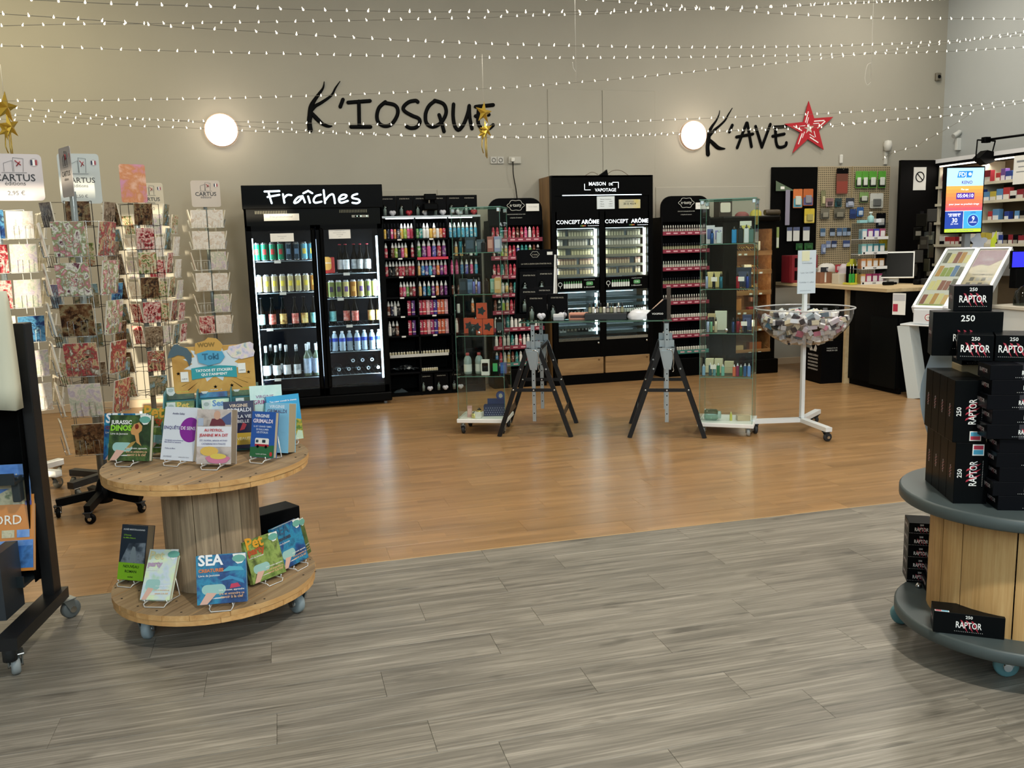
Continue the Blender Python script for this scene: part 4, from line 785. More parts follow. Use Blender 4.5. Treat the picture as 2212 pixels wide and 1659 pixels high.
b = MB().text('Remise Concentrés', FR(0.597, -0.004, 1.94), w=0.12)
for i, (a, c) in enumerate((('1 flacon', '5,90 €'), ('2 flacons', '10,80 €'), ('3 flacons', '15,90 €'))): b.text(a, FR(0.53, -0.004, 1.917 - i * 0.024), h=0.010, align='L').text(c, FR(0.67, -0.004, 1.917 - i * 0.024), h=0.010, align='R')
obj('print', b.mesh('print', DARK), n_)
n_ = obj('lottery_ticket', MB().bb(0.745, 0.985, -0.003, 0.012, 1.848, 1.94).mesh('ticket', print_mat('ticket_print', ['b9b9a4', 'c9c4a8', 'd2c25a'], 6)), t)
obj('print', MB().text('25 12  43214', FR(0.865, -0.004, 1.887), w=0.14, bold=0.015).text('LOTO DE NOËL', FR(0.865, -0.004, 1.915), w=0.1).mesh('print', DARK), n_)
DG = glass_mat('door_glass', 'f0f6f6', 0.5)
LED2 = mat('f2feff', 0.5, emit=16.0)
rowsz = (1.565, 1.468, 1.370, 1.270, 1.168)
for di, (x0, x1) in enumerate(((0.042, 0.526), (0.579, 1.082))):
    d = obj('door', MB().bb(x0, x1, -0.004, 0.012, 1.655, 1.82).bb(x0, x1, -0.004, 0.012, 1.0, 1.135).bb(x0, x0 + 0.012, -0.004, 0.012, 0.47, 1.82).bb(x1 - 0.012, x1, -0.004, 0.012, 0.47, 1.82).mesh('door', BLK), t)
    obj('door_glass', MB().bb(x0 + 0.012, x1 - 0.012, 0.0, 0.004, 0.47, 1.655).mesh('door_glass', DG), d)
    c = (x0 + x1) / 2
    obj('sign_print', MB().text('CONCEPT', FR(x0 + 0.006, -0.006, 1.697), w=0.26, align='L').text('ARÔME', FR(x1 - 0.008, -0.006, 1.697), w=0.195, align='R', bold=0.018).text('les recettes sont dans l’air', FR(x1 - 0.01, -0.006, 1.672), w=0.12, align='R').mesh('sign_print', LETW), d)
    b = MB()
    for i, cc in enumerate(('4f9a6a', '7fae4a', 'd9b84a', 'd98a4a', 'c0504a')): b.add([(c + 0.03 + i * 0.013 + p[0] * .0045, -0.006, 1.676 + p[1] * .008) for p in circ(1, 8)], [tuple(range(8))], i)
    obj('colour_dots', b.mesh('dots', *[mat(cc, 0.5) for cc in ('4f9a6a', '7fae4a', 'd9b84a', 'd98a4a', 'c0504a')]), d)
    # printed band with a row of little bottles
    b = MB()
    for i in range(8):
        bx = x0 + 0.085 + i * 0.026
        b.prism(rrect(bx - 0.0105, bx + 0.0105, 1.03, 1.078, 0.004, 2), 0, 0.001, 0, FR(0, -0.005, 0)); b.prism([(bx - 0.007, 1.080), (bx + 0.007, 1.080), (bx + 0.003, 1.104), (bx - 0.003, 1.104)], 0, 0.001, 1, FR(0, -0.005, 0))
    b.prism(circ(0.024, 12, x0 + 0.036, 1.072), 0, 0.001, 0, FR(0, -0.005, 0)).prism(circ(0.018, 12, x0 + 0.036, 1.072), 0.001, 0.0015, 2, FR(0, -0.005, 0)).bb(x0 + 0.035, x0 + 0.041, -0.0062, -0.005, 1.03, 1.048, 0)
    b.text('e-liquides concentrés', FR(x0 + 0.36, -0.006, 1.11), w=0.12, mi=0).text('à découvrir', FR(x0 + 0.36, -0.006, 1.03), w=0.12, mi=0)
    b.prism(rrect(x0 + 0.325, x0 + 0.40, 1.055, 1.095, 0.012, 3), 0, 0.001, 1, FR(0, -0.005, 0)).text('10 ML', FR(x0 + 0.362, -0.0066, 1.069), w=0.045, bold=0.02, mi=0)
    obj('printed_band', b.mesh('printed_band', mat('dfe6e4', 0.5), mat('58a064', 0.5), BLK), d)
    obj('lock', MB().lathe([(0.011, 0), (0.011, 0.012), (0.005, 0.014)], 12, 0, T(x1 - 0.03, -0.004, 0.44) @ Rx(rad(90))).mesh('lock', CHR), d)
    light('door_led', 'AREA', (MX + x1 - .03, MY + .02, 1.37), 2.6, (.93, .98, 1.0), .02, .5, (rad(90), 0, rad(50)))
    light('door_led', 'AREA', (MX + x1 - .03, MY + .02, .72), 1.2, (.85, .96, 1.0), .02, .4, (rad(90), 0, rad(50)))
    # lit shelves
    SH = mat('8f8878', 0.4); SHC = mat('55646a', 0.25, 0.7)
    for ri, z in enumerate(rowsz):
        s = obj('shelf_tray', MB().bb(x0, x1, 0.03, 0.36, z - 0.010, z).bb(x0, x1, 0.024, 0.032, z - 0.022, z + 0.006).mesh('shelf_tray', SH), t)
        obj('led_strip', MB().bb(x1 - 0.05, x1 - 0.022, 0.03, 0.04, z + 0.008, z + 0.076).bb(x0 + 0.012, x0 + 0.024, 0.03, 0.04, z + 0.008, z + 0.07).mesh('led_strip', LED2), s)
        if ri % 2 == 0: obj('led_bar', MB().bb(x0 + 0.03, x1 - 0.04, 0.05, 0.06, z + 0.083, z + 0.086).mesh('led_bar', mat('eafaff', 0.5, emit=4.0)), s)
    for z in (0.92, 0.855, 0.745, 0.63, 0.56):
        s = obj('shelf_tray', MB().bb(x0, x1, 0.03, 0.36, z - 0.012, z).bb(x0, x1, 0.022, 0.03, z - 0.03, z + 0.002).mesh('shelf_tray', SHC), t)
        obj('led_strip', MB().bb(x1 - 0.05, x1 - 0.022, 0.03, 0.04, z + 0.008, z + 0.05).mesh('led_strip', LED2), s)
        obj('led_bar', MB().bb(x0 + 0.02, x1 - 0.06, 0.30, 0.31, z + 0.045, z + 0.05).mesh('led_bar', mat('dff6ff', 0.5, emit=4.0)), s)
    obj('lower_rail', MB().bb(x0, x1, 0.0, 0.06, 0.47, 0.50).mesh('lower_rail', CHR), t)
    obj('black_drawer', MB().bb(x0 - 0.02, x1 + 0.02, 0.004, 0.36, 0.288, 0.47).mesh('black_drawer', BLK), t)
    dr = obj('drawer', MB().bev(x0 - 0.004, x1 + 0.026 if di == 0 else x1 + 0.004, -0.006, 0.36, 0.108, 0.285, 0.002).mesh('drawer', OAK), t)
    obj('drawer_lock', MB().lathe([(0.010, 0), (0.010, 0.006), (0.004, 0.008)], 12, 0, T(x1 - 0.025, -0.006, 0.26) @ Rx(rad(90))).mesh('drawer_lock', mat('7a5a34', 0.4, 0.5)), dr)
    # little aroma boxes
    for ri, z in enumerate(rowsz):
        def ab():
            o = obj('aroma_box', MB().bb(-0.0135, 0.0135, 0, 0.03, 0, 0.066, 0, mf=0).bb(-0.0115, 0.0115, -0.0006, 0.001, 0.004, 0.046, 1).mesh('aroma_box', mat(('7a7566', '8a857c', '8f8a6e', '8a6a5c', '7c7063')[ri], 0.5), mat(('c2b99c', 'cabfae', 'cfc39a', 'cbb292', 'c6b28a')[ri], 0.5)))
            return o
        pr = simple_proto(('aroma', ri), 'aroma_box', 'box', ab)
        for i in range(13):
            if (di, ri, i) in ((0, 0, 3), (0, 1, 2), (0, 1, 3), (0, 2, 3), (0, 2, 4), (0, 3, 7), (0, 4, 7), (1, 3, 9), (1, 3, 10), (1, 4, 4), (1, 4, 10), (1, 0, 7), (0, 1, 11)): continue
            put(pr, MM @ T(x0 + 0.045 + i * 0.0305, 0.05, z), 'small beige box, %s on the %s lit shelf behind the cabinet %s door' % (ORD[i], ORD[ri], ('left', 'right')[di]), 'small beige boxes in the lit cabinet')
# cartons on the lower lit shelves
def cart(key, w_, h_, c1, c2):
    return simple_proto(('cart', key), 'carton', 'carton', lambda: obj('carton', MB().bev(-w_ / 2, w_ / 2, 0, 0.05, 0, h_, 0.002, 0).prism(circ(min(w_, h_) * .3, 10, 0, h_ * .5), 0, 0.001, 1, FR(0, 0, 0)).mesh('carton', mat(c1, 0.45), mat(c2, 0.45))))
cl = [cart('w', .035, .055, 'd9d9d6', '2a2a2c'), cart('k', .035, .055, '1e2124', 'a9aaa4'), cart('g', .04, .05, '4a4640', 'b9b09a')]
for j, (z, y, seq, x) in enumerate(((0.56, 0.06, [0, 0, 0, 2, 2, 2, 1, 1, 1, 0, 0, 0], 0.06), (0.745, 0.06, [1, 2, 2, 1, 1, 2, 1], 0.10))):
    for i, q in enumerate(seq): put(cl[q], MM @ T(x + i * 0.0405, y, z), 'small %s carton, %s on the %s lower lit shelf of the cabinet' % (('white', 'black', 'grey')[q], ORD[i], ('bottom', 'upper')[j]), 'cartons on the lower lit shelves')
for i in range(17): put(vm['k'], MM @ T(0.62 + i * 0.026, 0.05, 0.745), 'dark tiny bottle, %s on the lower lit shelf behind the right door' % ORD[i], 'tiny bottles on the lower lit shelf')
# things on top of the cabinet
t = thing('cable_clutter', 'black adapter and loose thin cables on top of the lit cabinet', 'cables', MM @ T(0.62, 0.15, 2.19))
obj('adapter', MB().prism([(-0.06, 0), (0.06, 0), (0.045, 0.07), (0.02, 0.05)], 0, 0.04, 0, FR(0, 0.02, 0)).mesh('adapter', BLK), t)
obj('cable', MB().tube(smooth_pts([(0.05, 0, 0.02), (0.12, 0, 0.06), (0.22, 0.02, 0.06), (0.3, 0, 0.004)]), 0.003, 5).tube(smooth_pts([(-0.05, 0, 0.02), (-0.12, 0, 0.045), (-0.2, 0, 0.004)]), 0.003, 5).mesh('cable', mat('5d4a38', 0.5)), t)
# ================================================================== glass showcases on castors
def caster(parent, x, y, r, colr, zt, twin=False, yaw=0.0, plate=None):
    m_ = plate or ZINC
    b = MB().bev(-r * .75, r * .75, -r * .75, r * .75, zt - .006, zt, .004).lathe([(r * .5, r * 2.05), (r * .5, zt - .006)], 12) if zt > r * 2.1 else MB().lathe([(r * .3, zt - .012), (r * .3, zt)], 10)
    for s_ in (-1, 1): b.prism([(-r * .55, r * 2.12), (r * .55, r * 2.12), (r * .62, r * 1.0), (r * .40, r * .78), (r * .10, r * .85)], 0, r * .12, 0, T(s_ * r * .56 - r * .06, 0, 0) @ Matrix(((0, 0, 1, 0), (1, 0, 0, 0), (0, 1, 0, 0), (0, 0, 0, 1))))
    b.bb(-r * .6, r * .6, -r * .55, r * .55, r * 2.04, r * 2.16)
    c = obj('caster', b.mesh('fork', m_), parent, T(x, y, 0) @ Rz(yaw))
    obj('wheel', MB().lathe([(r * .3, -r * .38), (r * .86, -r * .38), (r, -r * .22), (r, r * .22), (r * .86, r * .38), (r * .3, r * .38)], 18, 0, T(0, r * .38, r) @ Ry(rad(90))).mesh('wheel', colr), c)
    obj('hub', MB().lathe([(r * .34, -r * .64), (r * .34, r * .64)], 10, 0, T(0, r * .38, r) @ Ry(rad(90))).mesh('hub', CHR), c)
    return c
def showcase(MS, w_, d_, zb, lab, wheelc, shelfz, light_edge):
    t = thing('glass_showcase', lab, 'showcase', MS)
    obj('base', MB().bev(-0.012, w_ + 0.012, -0.012, d_ + 0.012, zb - 0.03, zb, 0.003).mesh('base', WHT), t)
    z1 = 1.79
    gp = dict(front=(0, w_, 0, 0.005), back=(0, w_, d_ - 0.005, d_), left=(0, 0.005, 0.005, d_ - 0.005), right=(w_ - 0.005, w_, 0.005, d_ - 0.005))
    for k, (a, b_, c, e) in gp.items(): obj('glass_pane', MB().bb(a, b_, c, e, zb, z1).mesh('pane', GLASS), t)
    obj('glass_top', MB().bb(-0.006, w_ + 0.006, -0.006, d_ + 0.006, z1, z1 + 0.006).mesh('glass_top', glass_mat('top_glass', 'e4f0ea', 0.6)), t)
    b = MB()
    for x in (0.001, w_ - 0.004):
        for y in (-0.0008, d_ - 0.002): b.bb(x, x + 0.003, y, y + 0.0025, zb, z1)
    for y in (-0.007, d_ + 0.004): b.bb(-0.006, w_ + 0.006, y, y + 0.0015, z1, z1 + 0.006)
    for x in (-0.0075, w_ + 0.006): b.bb(x, x + 0.0015, -0.006, d_ + 0.006, z1, z1 + 0.006)
    obj('pane_edge', b.mesh('pane_edge', GEDGE), t)
    for x in (0.012, w_ - 0.012):
        for y in (0.014, d_ - 0.014): obj('corner_clamp', MB().bev(x - 0.015, x + 0.015, y - 0.012, y + 0.012, z1 - 0.035, z1 - 0.002, 0.004).mesh('clamp', CHR), t)
    for z in shelfz:
        s = obj('glass_shelf', MB().bb(0.008, w_ - 0.008, 0.008, d_ - 0.008, z - 0.005, z).mesh('glass_shelf', glass_mat('shelf_glass', 'eef6f2', 0.5)), t)
        obj('shelf_edge', MB().bb(0.008, w_ - 0.008, 0.0065, 0.008, z - 0.005, z).mesh('edge', GEDGE), s)
        b = MB()
        for x in (0.008, w_ - 0.008):
            for y in (0.02, d_ - 0.03): b.bev(x - 0.008, x + 0.008, y, y + 0.014, z - 0.014, z - 0.005, 0.003)
        obj('shelf_pin', b.mesh('shelf_pin', CHR), s)
    for x in (0.03, w_ - 0.03):
        for y in (0.03, d_ - 0.03): caster(t, x, y, 0.033, wheelc, zb - 0.03)
    obj('lock', MB().lathe([(0.013, 0), (0.013, 0.012), (0.005, 0.014)], 12, 0, T(w_ * .5, 0, 0.82) @ Rx(rad(90))).mesh('lock', CHR), t)
    return t
SA = rad(-24); SL = T(1.33, 6.86, 0) @ Rz(SA)
SLZ = (1.448, 1.124, 0.796, 0.471)
showcase(SL, 0.385, 0.33, 0.125, 'glass showcase on black castors left of the trestles', RUB, SLZ, 0)
SB = rad(-34); SR = T(3.085, 6.13, 0) @ Rz(SB)
SRZ = (1.466, 1.129, 0.793, 0.458)
showcase(SR, 0.40, 0.35, 0.10, 'glass showcase on pale grey castors right of the trestles', mat('a9b0b0', 0.4), SRZ, 0)
def cbox(w_, h_, d_, cn, cf=None, txt=None, tc=WHT, txth=None):
    k = ('cbox', w_, h_, d_, cn, cf, txt)
    def mk():
        b = MB().bev(-w_ / 2, w_ / 2, 0, d_, 0, h_, 0.0015)
        ms = [mat(cn, 0.45)]
        if cf: b.prism(rrect(-w_ * .38, w_ * .38, h_ * .25, h_ * .8, w_ * .08, 2), 0, 0.0008, 1, FR(0, 0, 0)); ms.append(mat(cf, 0.45))
        if txt: b.text(txt, FR(0, -0.0015, h_ * .12), w=w_ * .8, h=h_ * .12, mi=len(ms)); ms.append(tc)
        return b.mesh('carton', *ms)
    return cached(k, mk)
def put1(name, me, M, lab, cat, group=None): return obj(name, me, None, M, lab, cat, group)
def device(h, r, body, top, flatd=False):
    k = ('dev', h, r, body, top, flatd)
    def mk():
        b = MB()
        if flatd: b.bev(-r, r, -r * .6, r * .6, 0, h * .82, r * .25)
        else: b.lathe([(r * .9, 0), (r, h * .03), (r, h * .7), (r * .85, h * .74)], 12)
        b.lathe([(r * .6, h * .72), (r * .6, h * .88), (r * .25, h * .9), (r * .3, h)], 10, 1)
        return b.mesh('vape_device', mat(body, 0.25, 0.4), mat(top, 0.3, 0.2))
    return cached(k, mk)
L = 'in the left glass showcase'; Rr_ = 'in the right glass showcase'
Q = lambda lst, MS, zz, where: [put1(n, me, MS @ T(x, y, z_ + 0.0005) @ Rz(rz), lb + ' ' + where, ct) for (n, me, x, y, z_, rz, lb, ct) in lst]
# left showcase, shelf by shelf
z1, z2, z3, z4 = SLZ
Q([('carton', cbox(.075, .12, .05, '2a3a44', '43586a'), .12, .1, z1, 0, 'dark blue carton on the top shelf', 'carton'), ('carton', cbox(.06, .10, .05, '3a4a56', '5a6a78'), .2, .12, z1, 0.1, 'slate carton on the top shelf', 'carton'),
   ('carton', cbox(.05, .12, .05, 'b0706a', 'd9a59a'), .28, .12, z1, -.2, 'copper pink carton on the top shelf', 'carton'), ('carton', cbox(.055, .12, .04, '9aa0c4', 'c9cce0'), .34, .12, z1, 0, 'pale lilac carton on the top shelf', 'carton'),
   ('carton', cbox(.07, .10, .06, '141618', '3a3d40'), .2, .2, z1, .2, 'black carton at the back of the top shelf', 'carton'),
   ('vape_device', device(.12, .014, '1d6a7a', '222222'), .05, .08, z1, 0, 'teal pen device on the top shelf', 'device'), ('vape_device', device(.09, .018, '111214', '2a2a2c', True), .24, .05, z1, 0, 'black box device at the front of the top shelf', 'device')], SL, 0, L)
Q([('carton', cbox(.07, .11, .05, '5a78a0', '86a2c8'), .1, .15, z2, 0, 'blue carton on the second shelf', 'carton'), ('carton', cbox(.06, .12, .05, '17222a', '2f3f4a'), .06, .06, z2, 0, 'dark carton on the second shelf', 'carton'), ('carton', cbox(.05, .12, .05, 'd0a86a', 'e2c79a'), .33, .12, z2, 0, 'tan carton on the second shelf', 'carton'),
   ('vape_device', device(.13, .014, '6a70b0', '333333'), .15, .06, z2, 0, 'violet pen device on the second shelf', 'device'), ('vape_device', device(.13, .014, '7a80c0', '333333'), .19, .06, z2, 0, 'light violet pen device on the second shelf', 'device'), ('vape_device', device(.12, .017, '202226', '111111', True), .25, .07, z2, 0, 'black box device on the second shelf', 'device'), ('carton', cbox(.06, .11, .04, '7fb8a8', 'b4d9cc'), .29, .18, z2, .1, 'mint carton on the second shelf', 'carton')], SL, 0, L)
star_c = cached('orangebox', lambda: MB().bev(-.042, .042, 0, .03, 0, .125, .0015).prism([(x * .5, y * .5 + .062) for x, y in star5(.075, .045, .3)], 0, .0008, 1, FR(0, 0, 0)).mesh('carton', mat('c8512f', 0.4), mat('1c2a2c', 0.4)))
Q([('carton', star_c, .2, .08, z3 + .128, 0, 'orange carton with dark splash, upper one of the orange pile', 'carton'), ('carton', star_c, .16, .08, z3, 0, 'orange carton with dark splash, lower left one of the pile', 'carton'), ('carton', star_c, .25, .08, z3, 0, 'orange carton with dark splash, lower right one of the pile', 'carton'), ('carton', star_c, .07, .2, z3, .1, 'orange carton at the back left of the third shelf', 'carton'),
   ('carton', cbox(.06, .12, .04, '1b2224', '39484c', 'KIT'), .34, .1, z3, 0, 'black carton with pale device picture on the third shelf', 'carton'), ('vape_device', device(.09, .032, '1a2c2a', '20302e'), .13, .04, z3, 0, 'short dark green jar on the third shelf', 'jar')], SL, 0, L)
jug = cached('jug', lambda: MB().lathe([(.03, 0), (.033, .01), (.033, .11), (.026, .135), (.013, .15)], 12, 0).lathe([(.015, .15), (.015, .17), (.012, .172)], 10, 1).lathe([(.0335, .02), (.0335, .08)], 12, 2, cap=False).mesh('jug', mat('8fa0a0', 0.25), mat('b04a4a', 0.4), mat('d5dad6', 0.5)))
Q([('liquid_jug', jug, .06, .15, z4, 0, 'grey liquid jug with red cap, left one', 'bottle'), ('liquid_jug', jug, .15, .17, z4, 0, 'grey liquid jug with red cap, right one', 'bottle'), ('carton', cbox(.065, .125, .04, 'e6e6e2', '1a1a1a'), .22, .06, z4, 0, 'white carton with black emblem on the fourth shelf', 'carton'), ('carton', cbox(.05, .12, .05, '16241e', '44b26a'), .30, .07, z4, 0, 'black carton with green emblem on the fourth shelf', 'carton'), ('carton', cbox(.05, .085, .05, '3a62b0', '4a78c8'), .35, .16, z4, 0, 'bright blue carton on the fourth shelf', 'carton')], SL, 0, L)
bl = thing('counter_display', 'dark blue dotted counter display with round badge on the left showcase base', 'display', SL @ T(.27, .13, .126) @ Rz(0.1))
obj('tray', MB().prism([(-.085, 0), (.085, 0), (.085, .085), (-.085, .085)], 0, .09, 0, FR(0, .09, 0)).mesh('tray', mat('26345a', 0.45)), bl)
b = MB()
for i in range(9):
    for j in range(4): b.prism(circ(.0035, 6, -.075 + i * .0185 + (j % 2) * .009, .012 + j * .018), 0, .0006, 0, FR(0, 0, 0))
obj('dot_print', b.mesh('dots', mat('aab4c8', 0.5)), bl)
obj('back_card', MB().prism([(-.06, .085), (.085, .085), (.085, .13), (-.06, .13)], 0, .004, 0, FR(0, .09, 0)).mesh('back_card', mat('2f4272', 0.45)), bl)
bd = obj('badge', MB().prism(circ(.038, 20, .05, .155), 0, .004, 0, FR(0, .084, 0)).mesh('badge', mat('2a3f78', 0.4)), bl)
obj('badge_ring', MB().prism(circ(.03, 20, .05, .155), 0, .0008, 0, FR(0, .079, 0)).mesh('ring', mat('3a5596', 0.4)), bd)
obj('emblem', MB().prism([(.035, .145), (.045, .135), (.058, .137), (.068, .15), (.06, .17), (.045, .172), (.036, .162)], 0, .0008, 0, FR(0, .0775, 0)).mesh('emblem', mat('c9c6b8', 0.5)), bd)
Q([('tin', cbox(.04, .09, .04, 'c79a94', 'e0b8b0'), .08, .07, .126, .2, 'pink tin on the base', 'tin'), ('jar', device(.05, .022, 'd9cf8a', '2a2a2c'), .12, .05, .126, 0, 'small cream jar with dark lid on the base', 'jar'), ('jar', device(.07, .024, 'c9b46a', '201c18'), .15, .11, .126, 0, 'brown jar with dark lid on the base', 'jar'), ('carton', cbox(.06, .045, .04, 'e3e2dc', None), .15, .03, .126, -.1, 'low white carton on the base', 'carton')], SL, 0, L)
# right showcase
z1, z2, z3, z4 = SRZ
Q([('carton', cbox(.06, .14, .04, 'd8d8e2', '5a66a0'), .05, .2, z1, 0, 'tall white carton with blue band on the top shelf', 'carton'), ('carton', cbox(.06, .125, .04, 'd6d2de', '8a84c0'), .11, .2, z1, 0, 'white carton with lilac top on the top shelf', 'carton'), ('vape_device', device(.11, .014, '1f4f8a', '1a2a44'), .075, .1, z1, 0, 'blue pen device on the top shelf', 'device'), ('vape_device', device(.105, .02, 'cdd6d8', '9aa4a6', True), .13, .08, z1, 0, 'silver box device on the top shelf', 'device'),
   ('vape_device', device(.125, .018, '2f8ac0', '1a1a1c', True), .24, .09, z1, 0, 'turquoise device on the top shelf', 'device'), ('carton', cbox(.085, .165, .04, 'e2e2d6', 'd9d06a'), .31, .24, z1, 0, 'white and yellow carton at the back of the top shelf', 'carton'), ('vape_device', device(.13, .022, '202a26', '141616', True), .285, .12, z1, 0, 'black box device with pale badge on the top shelf', 'device'), ('vape_device', device(.135, .018, 'd9dcda', '2a2c2e', True), .33, .08, z1, 0, 'white box device with black window on the top shelf', 'device'), ('vape_device', device(.125, .02, '5a7a70', '2a3a34', True), .36, .13, z1, 0, 'grey green box device on the top shelf', 'device')], SR, 0, Rr_)
Q([('carton', cbox(.11, .12, .03, 'd8c98a', None), .08, .25, z2, 0, 'cream carton on the second shelf', 'carton'), ('vape_device', device(.125, .011, '9aa8c8', '3a3a3c'), .04, .09, z2, 0, 'pale blue pen device on the second shelf', 'device'), ('vape_device', device(.12, .012, '1c2230', '111111'), .09, .12, z2, 0, 'black pen device on the second shelf', 'device'), ('vape_device', device(.12, .014, '2a6a7c', '1a1a1a'), .145, .1, z2, 0, 'petrol pen device on the second shelf', 'device'), ('carton', cbox(.11, .15, .03, '2b3040', '49506a'), .3, .26, z2, 0, 'dark slate carton on the second shelf', 'carton'), ('vape_device', device(.12, .013, 'b02a3a', '2a2a2c'), .27, .1, z2, 0, 'red pen device on the second shelf', 'device'), ('vape_device', device(.12, .013, '2c3f8a', '2a2a2c'), .34, .1, z2, 0, 'royal blue pen device on the second shelf', 'device')], SR, 0, Rr_)
Q([('carton', cbox(.06, .13, .03, 'c2ae84', '2a2420'), .06, .25, z3, 0, 'tan carton with black top on the third shelf', 'carton'), ('carton', cbox(.09, .15, .03, 'd6d8c8', None), .13, .26, z3, 0, 'tall pale carton on the third shelf', 'carton'), ('vape_device', device(.11, .012, 'a9b4d0', '1a1a1a'), .05, .1, z3, 0, 'lilac pen device on the third shelf', 'device'), ('vape_device', device(.11, .011, '7ab08a', '1a1a1a'), .075, .1, z3, 0, 'green pen device on the third shelf', 'device'), ('vape_device', device(.115, .012, 'd9d0b4', '1a1a1a'), .11, .1, z3, 0, 'ivory pen device on the third shelf', 'device'), ('vape_device', device(.11, .012, '26406a', '1a1a1a'), .24, .1, z3, 0, 'navy pen device on the third shelf', 'device'), ('vape_device', device(.115, .014, '8a2430', '1a1a1a'), .275, .1, z3, 0, 'dark red pen device on the third shelf', 'device'), ('vape_device', device(.10, .013, '1e2a34', '1a1a1a'), .33, .1, z3, 0, 'black pen device on the third shelf', 'device'), ('carton', cbox(.07, .12, .03, '3d4468', '5a628c'), .33, .26, z3, 0, 'indigo carton on the third shelf', 'carton')], SR, 0, Rr_)
for i in range(4): put1('carton', cbox(.062, .055, .05, 'd9d2b0', None), SR @ T(.05 + .07 * (i % 2), .22, z4 + .0005 + .056 * (i // 2)), 'cream box, %s one of the %s pair on the lowest glass shelf' % (('left', 'right')[i % 2], ('lower', 'upper')[i // 2]), 'carton')
for i in range(2): put1('carton', cbox(.07, .045, .05, 'c9bf9c', None), SR @ T(.20, .22, z4 + .0005 + .046 * i), 'beige box, %s one of the small pile on the lowest glass shelf' % ('lower', 'upper')[i], 'carton')
for i, (x, c, h) in enumerate(((.025, '8ab8d8', .09), (.075, '2a5a64', .10), (.105, '6aa8b0', .09), (.135, '2f8050', .10), (.17, '7ac0b0', .09), (.255, 'd9704a', .09), (.28, '8a2a5a', .10), (.305, '2a6a48', .09), (.335, '2a5f9a', .10), (.365, '6a9ae0', .10))): put1('vape_device', device(h, .012, c, 'c9ccd0', True), SR @ T(x, .07, z4 + .0005), 'coloured stick device, %s from left on the lowest glass shelf, right showcase' % ORD[i], 'device', 'stick devices on the lowest glass shelf')
def tagstand(MS, x, y, z, lb):
    t = thing('price_card', lb, 'price card', MS @ T(x, y, z + .0005))
    obj('stem', MB().lathe([(.012, 0), (.012, .003), (.002, .006), (.002, .055)], 8).mesh('stem', ACRY), t)
    obj('card', MB().bb(-.022, .022, -.001, .001, .055, .088).mesh('card', PAP), t)
for x, z, lb in ((.1, z2, 'white price card among the pens on the second shelf, left'), (.30, z2, 'white price card among the pens on the second shelf, right'), (.325, z3, 'white price card on the third shelf of the right showcase'), (.1, z4, 'white price card among the stick devices on the lowest shelf')): tagstand(SR, x, .045, z, lb)
t = thing('glass_jar', 'clear glass jar lying on its side on the right showcase base', 'jar', SR @ T(.03, .10, .146) @ Ry(rad(90)))
obj('jar_body', MB().lathe([(.01, 0), (.042, .002), (.045, .02), (.045, .09), (.032, .105)], 16, cap=False).mesh('jar_body', glass_mat('jar_glass', 'b9d4cc', 2.2)), t)
obj('jar_neck', MB().lathe([(.03, .105), (.03, .125), (.024, .125), (.024, .105)], 16, cap=False).mesh('jar_neck', mat('9fb8b0', 0.2)), t)
put1('tube_pot', device(.07, .010, 'd2cf5a', 'd8d88a'), SR @ T(.23, .12, .101), 'small yellow tube standing on the right showcase base', 'tube')
put1('carton', cbox(.10, .04, .07, 'c3ae8c', None), SR @ T(.33, .12, .101) @ Rz(.3), 'low tan box on the right showcase base', 'carton')

